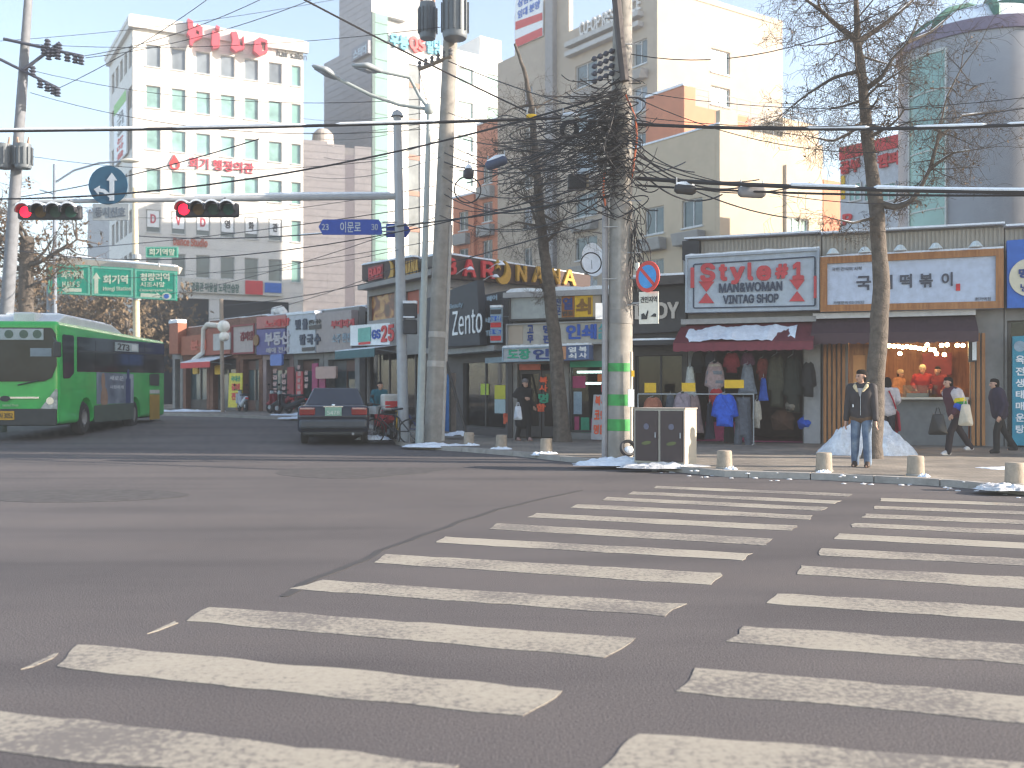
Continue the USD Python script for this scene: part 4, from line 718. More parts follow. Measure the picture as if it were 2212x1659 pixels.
part(Dd, 'counter_front', FS.box(cu0, cu1, SW, zk-0.06, -0.24, -0.02), mat('counter_grey', (0.14,0.145,0.15))); part(Dd, 'counter_top', FS.box(cu0-0.05, cu1, zk-0.055, zk, -0.9, 0.25), mat('counter_stone', (0.5,0.45,0.38)))
part(Dd, 'counter_glass', FS.box(cu0+0.2, cu1-0.7, zk+0.003, zk+0.3, -0.1, -0.085), clear); part(Dd, 'hot_plate', FS.box(cu0+0.3, cu1-0.9, zk+0.003, zk+0.1, -0.7, -0.2), steel); part(Dd, 'food_tray', FS.box(cu0+0.4, cu1-1.1, zk+0.103, zk+0.15, -0.65, -0.25), ORL)
part(Dd, 'menu_board', FS.box(FS.u(2000), FS.u(2070), 1.9, 2.5, -2.6, -2.5), DRED); part(Dd, 'back_shelf', FS.box(cu0, cu1, 1.5, 1.6, -2.9, -2.5), wood)
bulb = mat('warm_bulb', (1,0.7,0.3), 0.4, 0.0, emit=14.0, ecol=(1.0,0.66,0.30))
bl = [(1908,762),(1914,748),(1921,749),(1931,750),(1941,750),(1950,752),(1959,751),(1968,752),(1977,753),(1986,755),(1996,756),(2003,747),(2010,757),(2018,758),(2023,766),(2034,748),(2046,747),(2040,768),(2068,748),(2080,748),(1944,766),(1910,770)]
for i, (px, py) in enumerate(bl):
    Ff = FS.off(-0.5 - 0.35*(i % 3)); u, z = Ff.uz(px, py-2)
    if u < FS.u(1890): continue
    t = thing('pendant_bulb', 'round warm pendant bulb glowing under the snack shop ceiling', 'lamp', Ff.P(u, 0, z), group='pendant bulbs in the snack shop')
    part(t, 'bulb', ball(Ff.P(u, 0, z), 0.055, 2), bulb); part(t, 'cord', tube([Ff.P(u,0,z+0.05), Ff.P(u,0,3.1)], 0.008, 4), blackp)
s = signboard('shop_sign', 'long white sign in an orange wooden frame with black brush lettering', FS, [(1774,560),(2164,541),(2164,668),(1774,676)], mat('sign_white_cool', (0.46,0.53,0.67)), 0.12, 0.36, 0.17, wood, 0.05)
Fc = FS.off(0.365); ink = col('brush_ink', (0.06,0.07,0.1))
for ch, q in (('국',(1850,596,1882,627)),('대',(1896,594,1928,625)),('떡',(1944,592,1970,622)),('볶',(1986,591,2015,621)),('이',(2034,588,2058,618))): part(s, 'letter', Fc.text(ch, *q, 0, 0.02, 2), ink)
part(s, 'red_seal', Fc.rect(2065, 613, 2074, 628, 0, 0.02), RED); part(s, 'small_lettering', Fc.text('국민 간식의 시작', 1797, 577, 1862, 585, 0, 0.01, 0), ink); part(s, 'small_lettering', Fc.text('가맹문의 02-2632', 1800, 650, 1867, 657, 0, 0.01, 0), ink); part(s, 'small_lettering', Fc.text('회기역점', 2106, 642, 2140, 650, 0, 0.01, 0), ink)
for px, py in ((1800,552),(1868,549),(1944,545),(2020,541),(2106,537)):
    u, z = Fc.uz(px, py); t = thing('sign_floodlight', 'small white floodlight on the snowy top of the wood framed sign', 'lamp', FS.P(u, 0.3, z), group='floodlights along the wood framed sign')
    part(t, 'head', lathe([(0,0.16),(0.07,0.14),(0.16,0.02),(0.16,0),(0,0)], FS.P(u, 0.6, z), 12), mat('lamp_head_white', (0.6,0.66,0.66))); part(t, 'arm', tube([FS.P(u,0.6,z+0.14), FS.P(u,0.3,z+0.12), FS.P(u,0.05,z-0.02)], 0.02, 5), steel)
awning('awning', 'dark plum awning with white rail over the snack shop counter', FS, 1757, 2106, 684, 728, 1.0, col('plum', (0.05,0.025,0.035)), col('plum', (0.05,0.025,0.035)), 0.24, rail=mat('rail_white', (0.6,0.6,0.62)))
s = signboard('shop_sign', 'small vertical light sign on the slatted wall right of the snack counter', FS, [(2090,722),(2108,721),(2108,781),(2090,783)], blackp, 0.12, 0.3); part(s, 'white_face', FS.rect(2098, 724, 2107, 779, 0.301, 0.32), white)
# E: restaurant at the right edge
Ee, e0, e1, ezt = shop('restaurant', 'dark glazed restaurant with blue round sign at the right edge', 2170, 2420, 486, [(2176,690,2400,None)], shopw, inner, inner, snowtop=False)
ribs(Ee, e0, e1, ezt-0.75, ezt-0.06); u0,u1,z0,z1 = FS.R(2178, 692, 2398, 970); part(Ee, 'roof_snow', FS.box(e0, e1, ezt+0.003, ezt+0.05, -5, 0.28), snow)
w_ = part(Ee, 'shop_window', [FS.box(u0,u1,z,z+0.08,-0.2,-0.1) for z in (SW+0.03, 2.2)] + [FS.box(u,u+0.07,SW+0.11,z1,-0.2,-0.1) for u in np.linspace(u0,u1-0.07,4)], mat('bronze_frame', (0.1,0.09,0.08))); part(w_, 'pane', FS.box(u0+0.07,u1-0.07,SW+0.11,z1,-0.16,-0.15), tintp)
s = signboard('shop_sign', 'blue sign with cream disc at the far right above the restaurant', FS, [(2172,524),(2380,508),(2380,664),(2172,668)], BLUE, 0.12, 0.36, snow_h=0.0)
Fc = FS.off(0.365); u, z = Fc.uz(2226, 599); part(s, 'cream_disc', Fc.ext(Point(u, z).buffer(0.46, 24), 0, 0.03), mat('cream', (0.62,0.58,0.45))); part(s, 'disc_lettering', Fc.text('명가', 2200, 580, 2246, 600, 0.032, 0.02, 4), DBLUE); part(s, 'disc_lettering', Fc.text('냉면', 2204, 612, 2240, 630, 0.032, 0.02, 2), DBLUE)
s = signboard('shop_sign', 'tall teal banner with a column of white letters at the right picture edge', FS, [(2184,728),(2222,726),(2222,962),(2184,960)], col('banner_teal', (0.03,0.25,0.36)), 0.15, 0.3)
Fc = FS.off(0.305); u, z = Fc.uz(2203, 748); part(s, 'disc', Fc.ext(Point(u, z).buffer(0.13), 0, 0.01), PALEB)
for i, c in enumerate('육전생태매운탕'): part(s, 'letter', Fc.text(c, 2194, 768+i*25, 2213, 786+i*25, 0, 0.012, 2), white)
# the office block that closes the row past the right picture edge and shades the shop fronts
FX, FXl = Fr((18,19.3), (33,17.3)), Fr((20.4,35), (18,19.3))
t = thing('corner_office', 'plain four storey office past the right edge that shades the shop row', 'building', (25, 20, 0))
hx = [(1+2.8*i, 1+3.5*k, 3+2.8*i, 2.8+3.5*k) for i in range(5) for k in range(4)]; hxl = [(1+3*i, 1+3.5*k, 3+3*i, 2.8+3.5*k) for i in range(5) for k in range(4)]
part(t, 'front_wall', wall(FX, 0.3, FX.L, 0, 15, hx), stone); part(t, 'side_wall', wall(FXl, 0, FXl.L, 0, 15, hxl), stone); two_sided(t, FXl, FX, 15, inner, stone)
for F_, hh in ((FX, hx), (FXl, hxl)):
    for h in hh: window(t, F_, h[0], h[2], h[1], h[3], alu, dimglass)

# ------------------------------------------------------------------ shops up the side street on the left
FLR = Fr.px(372, 55, 776, 40.5); gl = 0.45 + SW
brick = mat('brick_brown', (0.19,0.095,0.065), 0.85, 0.3, 8)
def lshop(label, px0, px1, ytop, wm, dep=4.0):
    u0, u1 = FLR.u(px0), FLR.u(px1); zt = FLR.uz((px0+px1)/2, ytop)[1]; zo = FLR.uz((px0+px1)/2, 776)[1]
    t = thing('street_shop', label, 'shop', (*FLR.P((u0+u1)/2,-1,0)[:2], gl))
    part(t, 'upper_wall', FLR.box(u0, u1-0.01, zo, zt, -0.3, 0), wm)
    part(t, 'pier', FLR.box(u0, u0+0.35, 0, zo-0.003, -0.3, -0.02), wm); part(t, 'pier', FLR.box(u1-0.36, u1-0.01, 0, zo-0.003, -0.3, -0.02), wm)
    part(t, 'core', FLR.box(u0, u1-0.01, 0, zt-0.2, -dep, -1.3), inner); part(t, 'roof', FLR.box(u0, u1-0.01, zt-0.19, zt-0.05, -dep, -0.303), shopw); part(t, 'roof_snow', FLR.box(u0, u1-0.01, zt-0.047, zt+0.08, -dep, -0.3), snow)
    n = max(2, int((u1-u0)/1.2)); us = np.linspace(u0+0.37, u1-0.38, n+1)
    for a, b in zip(us, us[1:]):
        d_ = part(t, 'shopfront_panel', [FLR.box(a, b-0.01, gl-0.1, gl+0.5, -0.35, -0.28), FLR.box(a, a+0.06, gl+0.5, zo-0.05, -0.35, -0.28), FLR.box(b-0.07, b-0.01, gl+0.5, zo-0.05, -0.35, -0.28), FLR.box(a+0.06, b-0.07, zo-0.5, zo-0.05, -0.35, -0.28)], mat(f'front_{(px0*3+int(a*5))%3}', [(0.07,0.06,0.055),(0.13,0.07,0.055),(0.10,0.10,0.10)][(px0*3+int(a*5))%3]))
        part(d_, 'pane', FLR.box(a+0.06, b-0.07, gl+0.5, zo-0.5, -0.33, -0.32), dimglass)
    return t
lshop('dark lean-to shop just behind the back of the green bus', 372, 394, 738, shopw); lshop('brown brick snack bar behind the bus end with orange vertical sign', 395, 452, 706, brick)
s3 = lshop('brown brick restaurant with white framed panel and snowy red awning', 453, 516, 690, brick); lshop('shop under the beige board with the round brown logo', 517, 566, 684, brick)
lshop('shop under the pink and violet signboards', 567, 633, 680, mat('plaster_mauve', (0.3,0.22,0.22))); lshop('shop under the white sign with large dark letters', 634, 698, 674, shopw); lshop('shop under the faded pinkish board beside the convenience store', 699, 776, 666, shopw)
def lsign(label, quad, m, d1=0.35, **k): return signboard('shop_sign', label, FLR, quad, m, 0.02, d1, **k)
Fl = FLR.off(0.36)
s = lsign('faded orange fascia sign nearest the bus end', [(405,728),(452,722),(452,766),(405,768)], col('brick_orange', (0.32,0.10,0.05))); part(s, 'lettering', Fl.text('분식', 412, 734, 446, 756, 0, 0.03, 3), col('rust', (0.5,0.12,0.07)))
s = lsign('orange vertical box sign with snowy hat near the bus end', [(385,700),(404,698),(404,764),(385,766)], col('brick_orange', (0.32,0.10,0.05)), 0.5, snow_h=0.18)
s = lsign('white panel in a red brown surround over the brick restaurant', [(456,712),(512,706),(512,764),(456,768)], col('redbrown', (0.28,0.07,0.045))); part(s, 'white_panel', Fl.rect(462, 720, 499, 756, 0, 0.04), mat('panel_offwhite', (0.42,0.42,0.42)))
s = lsign('greyish beige board with a round brown logo', [(517,704),(565,699),(565,764),(517,766)], mat('beige_board', (0.38,0.33,0.32)), frame=0.08, fm=DRED); u, z = Fl.uz(555, 735); part(s, 'round_logo', Fl.ext(Point(u,z).buffer(0.26), 0.0, 0.06), col('logo_brown', (0.2,0.1,0.03))); part(s, 'lettering', Fl.text('감자탕', 520, 716, 547, 736, 0.0, 0.04, 1), DRED)
s = lsign('faded pink upper board with red letters', [(569,686),(632,682),(632,708),(569,711)], col('faded_pink', (0.42,0.14,0.13))); part(s, 'lettering', Fl.text('노래방', 574, 689, 627, 706, 0, 0.03, 2), RED)
s = lsign('violet blue board with three pale letters', [(569,713),(631,710),(631,765),(569,767)], col('violet_blue', (0.09,0.09,0.25))); part(s, 'lettering', Fl.text('부동산', 573, 716, 627, 745, 0, 0.03, 3), mat('pale_violet', (0.45,0.42,0.46))); part(s, 'lettering', Fl.text('매매 전세', 576, 750, 624, 762, 0, 0.03, 1), mat('pale_violet', (0.45,0.42,0.46)))
s = lsign('white signboard with two rows of large dark letters', [(635,682),(697,677),(697,762),(635,765)], mat('cool_white', (0.46,0.49,0.54)), snow_h=0.1)
for ch, q in (('빛',(639,690,650,712)),('울',(654,688,665,712)),('칼',(648,722,661,745)),('국',(664,722,677,745)),('수',(680,721,693,745))): part(s, 'letter', Fl.text(ch, *q, 0, 0.04, 4), col('ink_navy', (0.04,0.055,0.09)))
part(s, 'small_lettering', Fl.text('만두 국수', 668, 690, 694, 700, 0, 0.03, 2), blackp); part(s, 'dark_bar', Fl.rect(668, 702, 694, 711, 0, 0.03), shopd); part(s, 'dark_bar', Fl.rect(653, 750, 680, 758, 0, 0.03), shopd)
s = lsign('faded pinkish board with red letters left of the convenience store', [(699,678),(775,670),(775,758),(699,762)], mat('pinkish_board', (0.34,0.295,0.29))); part(s, 'lettering', Fl.text('부대찌개', 716, 690, 766, 708, 0, 0.03, 3), dred); part(s, 'lettering', Fl.text('소주 한잔', 718, 720, 760, 740, 0, 0.03, 1), PALEB)
awning('awning', 'small red awning capped with snow over the brick restaurant', FLR, 438, 503, 768, 784, 1.2, snow, RED, 0.3)
for k, (q, mm, lab) in enumerate([((436,789,447,808),YEL,'small yellow square sign at the left post of the brick restaurant'),((484,789,498,809),YEL,'small yellow square sign at the right post of the brick restaurant'),((605,766,630,790),col('sky_blue', (0.12,0.2,0.5)),'blue rounded sign projecting under the violet board'),((704,792,748,818),mat('peach_board', (0.5,0.33,0.28)),'peach coloured lintel sign above the parked sedan')]):
    u0,u1,z0,z1 = FLR.R(*q); single('small_sign', FLR.ext(sbox(u0,z0,u1,z1).buffer(-0.08).buffer(0.08), 0.4, 0.5), mm, lab, 'sign')
ybn = thing('yellow_banner', 'tall yellow standing banner with red letters on the left pavement', 'banner', FLR.P(FLR.u(509), 1.0, gl)); Fy = FLR.off(1.0)
part(ybn, 'cloth', Fy.poly([(497,806),(525,806),(524,880),(494,880)], 0, 0.04), col('banner_yellow', (0.60,0.52,0.05))); part(ybn, 'lettering', Fy.text('국내산', 501, 812, 521, 824, 0.045, 0.01, 3), GRN); part(ybn, 'lettering', Fy.text('갈비', 502, 828, 520, 844, 0.045, 0.01, 4), RED); part(ybn, 'lettering', Fy.text('전문', 502, 848, 520, 864, 0.045, 0.01, 4), RED)
for px0, px1, y0, y1, lab, mm in ((587,601,792,884,'faded red vertical banner left of the blue sign',DRED),(606,620,802,858,'red vertical banner under the blue sign',dred),(640,652,784,858,'crimson vertical banner beside the parked sedan',PINK),(655,668,796,840,'short crimson banner behind the parked sedan',PINK)):
    b = single('vertical_banner', Fy.rect(px0, y0, px1, y1, -0.8, -0.75), mm, lab, 'banner')
    n = int((y1-y0)/14); F8 = Fy.off(-0.74)
    for i in range(n): part(b, 'letter', F8.text('삼겹살갈매기'[i % 6], px0+2.5, y0+4+14*i, px1-2.5, y0+14+14*i, 0, 0.015, 3), mat('pale_rose', (0.5,0.32,0.3)))
pp = thing('vent_pipe', 'white bent exhaust pipe running down the brick restaurant front', 'pipe', FLR.P(FLR.u(455),0.2,3.0)); part(pp, 'pipe', tube([FLR.P(FLR.u(488),0.4,FLR.uz(488,704)[1]), FLR.P(FLR.u(464),0.4,FLR.uz(464,702)[1]), FLR.P(FLR.u(456),0.4,FLR.uz(456,712)[1]), FLR.P(FLR.u(455),0.4,FLR.uz(455,762)[1]), FLR.P(FLR.u(442),0.6,FLR.uz(442,778)[1])], 0.13, 8), mat('pipe_white', (0.62,0.6,0.56)), smooth=50)
pp = thing('roof_vent', 'white hooked roof vent above the pink signboard', 'vent', FLR.P(FLR.u(578),-0.8,FLR.uz(578,690)[1])); part(pp, 'hood', tube([FLR.P(FLR.u(579),-0.8,FLR.uz(579,694)[1]-0.3), FLR.P(FLR.u(579),-0.8,FLR.uz(579,672)[1]), FLR.P(FLR.u(574),-0.8,FLR.uz(574,667)[1]), FLR.P(FLR.u(560),-0.8,FLR.uz(560,670)[1])], 0.2, 8), mat('pipe_white', (0.62,0.6,0.56)), smooth=50); part(pp, 'duct', FLR.box(FLR.u(560), FLR.u(566), FLR.uz(563,694)[1]-0.3, FLR.uz(563,672)[1], -1.0, -0.6), steel)
# ------------------------------------------------------------------ poles, signals, street signs
def up(px, py, Y): return at(px, py, Y)
def snowtube(p0, p1, r, frac=0.8):
    p0, p1 = np.array(p0), np.array(p1); o = np.array([0,0,r*0.9]); return tube([p0+(p1-p0)*(1-frac)/2+o, (p0+p1)/2+o*1.1, p0+(p1-p0)*(1+frac)/2+o], [r*0.5, r*0.75, r*0.5], 6)
# left big concrete pole
Y1 = 26.2
pb, pt = np.array([X_(937,Y1), Y1, SW-0.05]), at(980, -90, Y1)
p1 = thing('utility_pole', 'tall leaning concrete utility pole carrying two drum transformers', 'pole', pb)
part(p1, 'shaft', tube([pb, (pb+pt)/2, pt], [0.27, 0.22, 0.17], 20), concrete, smooth=50)
def drum(par, c, r, h, name='transformer'):
    d = part(par, name, lathe([(0,0),(r*0.9,0),(r,0.06),(r,h-0.08),(r*0.95,h),(0,h+0.03)], c, 20), mat('transformer_grey', (0.13,0.15,0.17), 0.5, 0.12, 4), smooth=40)
    part(d, 'fin', [bx((c[0]+math.cos(a)*(r+0.015), c[1]+math.sin(a)*(r+0.015), c[2]+h*0.5), (0.06,0.03,h*0.7), a) for a in np.arange(0.2, 6.3, 0.5)], mat('transformer_fin', (0.11,0.125,0.14)))
    part(d, 'bushing', [tube([c+np.array([x,0,h]), c+np.array([x*1.2,0,h+0.22])], [0.05,0.03], 6) for x in (-0.15,0.15)], mat('porcelain', (0.3,0.2,0.15)))
for px, py, Y, r, h in ((924,84,26.5,0.22,0.95),(983,84,25.75,0.32,1.1)): drum(p1, at(px,py,Y), r, h)
ca0, ca1 = at(905,150,26.4), at(975,122,26.0); part(p1, 'crossarm', tube([ca0, ca1], 0.05, 6), mat('rust_arm', (0.16,0.12,0.09)))
for k in np.linspace(0.02,0.98,6): c = ca0+(ca1-ca0)*k; part(p1, 'insulator', lathe([(0,0),(0.05,0),(0.06,0.04),(0.03,0.08),(0.06,0.12),(0.03,0.18),(0,0.18)], c+[0,0,0.04], 8), mat('insulator_grey', (0.12,0.12,0.13)))
part(p1, 'warning_plate', [tube([pb+(pt-pb)*k, pb+(pt-pb)*(k+0.012)], 0.275-0.07*k, 16) for k in (0.16,0.22)], mat('old_tape', (0.4,0.38,0.36)))
part(p1, 'guy_wire', tube([pb+[0.1,-0.1,3.0], pb+[0.95,-0.2,0]], 0.035, 6), blackp)
part(p1, 'cable_riser', tube([pb+[0.24,-0.12,0.1], pb+(pt-pb)*0.45+[0.22,-0.12,0]], 0.05, 6), mat('riser_pale', (0.4,0.38,0.36)))
# double street lamp pole just left of it
lp0, lp1 = np.array([X_(906,25.6), 25.6, SW-0.05]), at(927, 236, 25.6)
L = thing('street_lamp', 'pale steel street lamp with two long arms and flat oval heads', 'street lamp', lp0)
part(L, 'pole', tube([lp0, lp0+(lp1-lp0)*0.35, lp1], [0.11,0.09,0.06], 14), mat('galvanised', (0.32,0.36,0.36), 0.5, 0.1), smooth=50); part(L, 'hub', ball(lp1, 0.13, 2, (1,1,1.2)), mat('galvanised', (0.32,0.36,0.36)))
for px, py, mx, my in ((735,172,800,205),(826,155,885,168)):
    e = at(px, py, 25.4); part(L, 'arm', tube([lp1, at((mx+927)/2, (my+236)/2+6, 25.6), at(mx, my, 25.5), e], 0.045, 8), mat('galvanised', (0.32,0.36,0.36)), smooth=50)
    d = (e - at(mx, my, 25.5)); d /= np.linalg.norm(d); h = e + d*0.35
    head = blend(hullpts([e, e+d*0.75, e+d*0.4+[0,0.16,0.03], e+d*0.4+[0,-0.16,0.03], e+d*0.35+[0,0,0.12]], 0.05, 8), 0.06, 5); hd = part(L, 'lamp_head', head, mat('lamp_head_grey', (0.28,0.31,0.33)), smooth=True); part(hd, 'lens', hullpts([e+d*0.15-[0,0,0.05], e+d*0.7-[0,0,0.05], e+d*0.4+[0,0.11,-0.06], e+d*0.4+[0,-0.11,-0.06]], 0.03, 6), mat('lamp_lens', (0.2,0.22,0.25), 0.2))
# signal mast
Ys = 26.5
sp0, sp1 = np.array([X_(872,Ys), Ys, SW]), at(858, 252, Ys)
S = thing('signal_mast', 'pale grey signal mast with a long arm reaching over the left lanes', 'pole', sp0)
galv = mat('mast_paint', (0.34,0.36,0.385), 0.45, 0.08)
part(S, 'pole', tube([sp0, sp1], [0.15,0.11], 16), galv, smooth=50); part(S, 'cap', lathe([(0.17,0),(0.12,0.12),(0,0.2)], sp1, 12), galv)
ar0, ar1 = at(866, 424, Ys), at(72, 436, Ys-0.8); part(S, 'arm', tube([ar0, ar1], [0.09,0.05], 12), galv, smooth=50); part(S, 'arm_snow', snowtube(ar0, ar0+(ar1-ar0)*0.6, 0.09, 0.9), snow)
def armpt(px): k = (px-866)/(72-866.0); return ar0+(ar1-ar0)*k
sig_on = mat('red_light_on', (0.3,0.01,0.02), 0.3, 0.0, emit=1.3, ecol=(1.0,0.006,0.03)); sigd = mat('signal_housing', (0.035,0.037,0.045), 0.5)
for (px, lab, flip) in ((448,'horizontal four lamp traffic signal showing red at the middle of the arm',1),(116,'horizontal four lamp traffic signal showing red at the far left arm end',1)):
    c = armpt(px) + np.array([0,-0.22,-0.33]); t = thing('traffic_signal', lab, 'traffic light', c)
    part(t, 'housing', rbox(c, (1.62,0.2,0.36), 0.05), sigd)
    for k in range(4):
        q = c + np.array([-0.58+0.385*k,-0.105,0.0])
        m = lathe([(0,0),(0.145,0),(0.145,0.02),(0,0.03)], (0,0,0), 20); m.apply_transform(trimesh.transformations.rotation_matrix(math.pi/2, [1,0,0])); m.apply_translation(q); l = part(t, 'lamp', m, sig_on if k == 0 else [mat('amber_off', (0.12,0.07,0.02)), mat('arrow_off', (0.03,0.07,0.05)), mat('green_off', (0.02,0.08,0.06))][k-1])
        a = np.radians(np.linspace(-10, 190, 14)); vi = [(q[0]+0.17*math.cos(x), q[2]+0.17*math.sin(x)) for x in a]; vo = [(q[0]+0.185*math.cos(x), q[2]+0.185*math.sin(x)) for x in a[::-1]]
        F = Fr((0, q[1]+0.01), (1, q[1]+0.01)); part(t, 'visor', F.ext(Polygon(vi+vo), 0.01, 0.24), sigd); sv = np.radians(np.linspace(40,140,10)); part(t, 'visor_snow', F.ext(Polygon([(q[0]+0.187*math.cos(x), q[2]+0.187*math.sin(x)) for x in sv] + [(q[0]+0.22*math.cos(x), q[2]+0.235*math.sin(x)) for x in sv[::-1]]), 0.03, 0.23), snow)
    for x in (-0.4,0.4): part(t, 'hanger', cyl(c+[x,0.05,0.15], c+[x,0.2,0.36], 0.025, 6), sigd)
rc = armpt(236) + np.array([0,-0.2,0.36]); FRr = Fr((0,rc[1]), (1,rc[1]))
t = thing('direction_disc', 'round dark blue disc sign with straight and left arrows on the signal arm', 'sign', rc)
part(t, 'disc', FRr.ext(Point(rc[0],rc[2]).buffer(0.5, 32), -0.03, 0), col('sign_blue_dark', (0.015,0.075,0.14)))
def arrow(F, pts, w, hw, hl, d0=0.003, d1=0.012):
    p = LineString(pts).buffer(w/2, cap_style=2); a, b = np.array(pts[-2]), np.array(pts[-1]); v = (b-a)/np.linalg.norm(b-a); n = np.array([-v[1],v[0]])
    return F.ext(unary_union([p, Polygon([b+n*hw, b+v*hl, b-n*hw])]), d0, d1)
pal = mat('pale_sign_print', (0.42,0.48,0.55))
part(t, 'arrow', arrow(FRr, [(rc[0]+0.1,rc[2]-0.4),(rc[0]+0.1,rc[2]+0.12)], 0.12, 0.14, 0.2), pal); part(t, 'arrow', arrow(FRr, [(rc[0]+0.08,rc[2]-0.3),(rc[0]-0.1,rc[2]-0.15),(rc[0]-0.22,rc[2]-0.13)], 0.09, 0.12, 0.14, 0.0125, 0.02), pal)
bc = armpt(238) + np.array([0,-0.2,-0.36]); u0,u1,z0,z1 = FRr.R(200,440,278,476)
t = thing('plate_sign', 'grey plate with dark letters below the round blue arrow sign', 'sign', bc); part(t, 'plate', FRr.box(u0,u1,z0,z1,-0.03,0), mat('plate_grey_blue', (0.30,0.34,0.37))); part(t, 'lettering', FRr.text('동시신호', 206, 447, 272, 469, 0.003, 0.01, 2), mat('plate_letter', (0.12,0.15,0.19)))
st = np.array([X_(775,Ys-0.3), Ys-0.3]); Fst = Fr((0,Ys-0.35),(1,Ys-0.35))
t = thing('street_name_sign', 'long blue street name sign with arrow ends on the signal mast', 'sign', at(775,490,Ys-0.35)); bl_ = col('street_blue', (0.025,0.07,0.36))
part(t, 'plate', Fst.poly([(688,490),(697,474),(818,474),(823,482),(826,505),(820,507),(697,507)], -0.03, 0), bl_); part(t, 'rear_plate', Fst.poly([(828,475),(872,474),(882,490),(872,505),(828,505)], -0.6, -0.57), bl_); part(t, 'lettering', Fst.text('이문로', 735, 479, 780, 502, 0.003, 0.01, 1), pal); part(t, 'lettering', Fst.text('23', 695, 484, 710, 497, 0.003, 0.01, 1), pal); part(t, 'lettering', Fst.text('30', 802, 484, 816, 497, 0.003, 0.01, 1), pal)
part(t, 'bracket', [tube([at(826,y,Ys-0.37), at(866,y,Ys)], 0.02, 5) for y in (480,500)], steel)
t = thing('pedestrian_signal', 'black pedestrian signal box with snow on top fixed to the signal mast', 'traffic light', at(886,700,Ys)); c = at(886,690,Ys-0.2)
part(t, 'housing', [rbox(c+[0,0,0.22], (0.36,0.25,0.38), 0.03), rbox(c-[0,0,0.2], (0.36,0.25,0.38), 0.03)], sigd); part(t, 'snow', [bx(c+[0,0,0.45], (0.36,0.25,0.07)), bx(c+[-0.02,-0.17,0.05], (0.3,0.08,0.04))], snow); part(t, 'bracket', cyl(c+[-0.15,0.05,0.1], at(868,686,Ys), 0.03, 6), sigd)
# right big pole
Y3 = 20.0
qb, qt = np.array([X_(1338,Y3), Y3, SW-0.05]), at(1346, -120, Y3)
q1 = thing('utility_pole', 'thick pale concrete utility pole with green tape bands and cable tangle', 'pole', qb)
part(q1, 'shaft', tube([qb, (qb+qt)/2, qt], [0.265,0.225,0.18], 24), concrete, smooth=50)
def ring(par, name, y0, y1, m, dr=0.006):
    k0, k1 = [(H+(HOR-y)/FPX*Y3 - qb[2])/(qt[2]-qb[2]) for y in (y1, y0)]; r = lambda k: 0.265-0.085*k+dr
    part(par, name, tube([qb+(qt-qb)*k0, qb+(qt-qb)*k1], [r(k0), r(k1)], 24), m, smooth=50)
tapeg = mat('green_tape', (0.03,0.26,0.06), 0.5, 0.25, 8)
ring(q1, 'green_tape', 785, 803, tapeg); ring(q1, 'green_tape', 852, 876, tapeg); ring(q1, 'green_tape', 905, 930, tapeg); ring(q1, 'sleeve', 670, 700, mat('sleeve_grey', (0.22,0.21,0.2)), 0.012)
part(q1, 'conduit', tube([qb+[-0.3,-0.05,0], qb+[-0.29,-0.05,5.3]], 0.06, 8), mat('conduit_grey', (0.3,0.29,0.3)))
part(q1, 'orange_cable', [tube([at(1352,205,Y3-0.25), at(1373,255,Y3-0.3), at(1376,300,Y3-0.3), at(1368,360,Y3-0.25), at(1366,385,Y3-0.25)], 0.02, 6), tube([at(1306,370,Y3-0.25), at(1303,415,Y3-0.28), at(1308,445,Y3-0.25)], 0.02, 6)], col('orange_cable', (0.42,0.1,0.04)))
part(q1, 'cable_duct', tube([at(1328,-40,Y3-0.28), at(1340,90,Y3-0.3), at(1350,175,Y3-0.3)], 0.09, 8), mat('cable_bundle', (0.06,0.05,0.05)))
part(q1, 'step_bolt', [cyl(qb+(qt-qb)*k+[0,-0.2,0], qb+(qt-qb)*k+[(-0.38 if i%2 else 0.38),-0.2,0], 0.012, 5) for i, k in enumerate(np.arange(0.3,0.95,0.05))], steel)
part(q1, 'notice', [bx(at(1294,672,Y3-0.26) + [0.0,0,0], (0.0001+0.14,0.01,0.32))], white)
rise = thing('white_riser', 'thin white conduit with snowy cable coil standing right of the pole', 'pole', np.array([X_(1366,Y3-0.3),Y3-0.3,SW])); part(rise, 'pipe', tube([at(1364,985,Y3-0.3), at(1364,760,Y3-0.3)], 0.03, 8), mat('riser_cream', (0.6,0.52,0.42))); part(rise, 'label_box', bx(at(1363,860,Y3-0.33), (0.12,0.08,0.35)), white); part(rise, 'yellow_tag', bx(at(1367,807,Y3-0.36), (0.06,0.04,0.12)), YEL); part(rise, 'coil', [trimesh.creation.torus(0.14, 0.03, major_sections=18, minor_sections=6, transform=trimesh.transformations.translation_matrix(at(1357,968,Y3-0.45)) @ trimesh.transformations.rotation_matrix(math.pi/2-0.2*k,[1,0.2*k,0])) for k in range(3)], blackp); part(rise, 'coil_snow', ball(at(1358,972,Y3-0.48), 0.085, 2, (1.1,0.8,0.9)), snow)
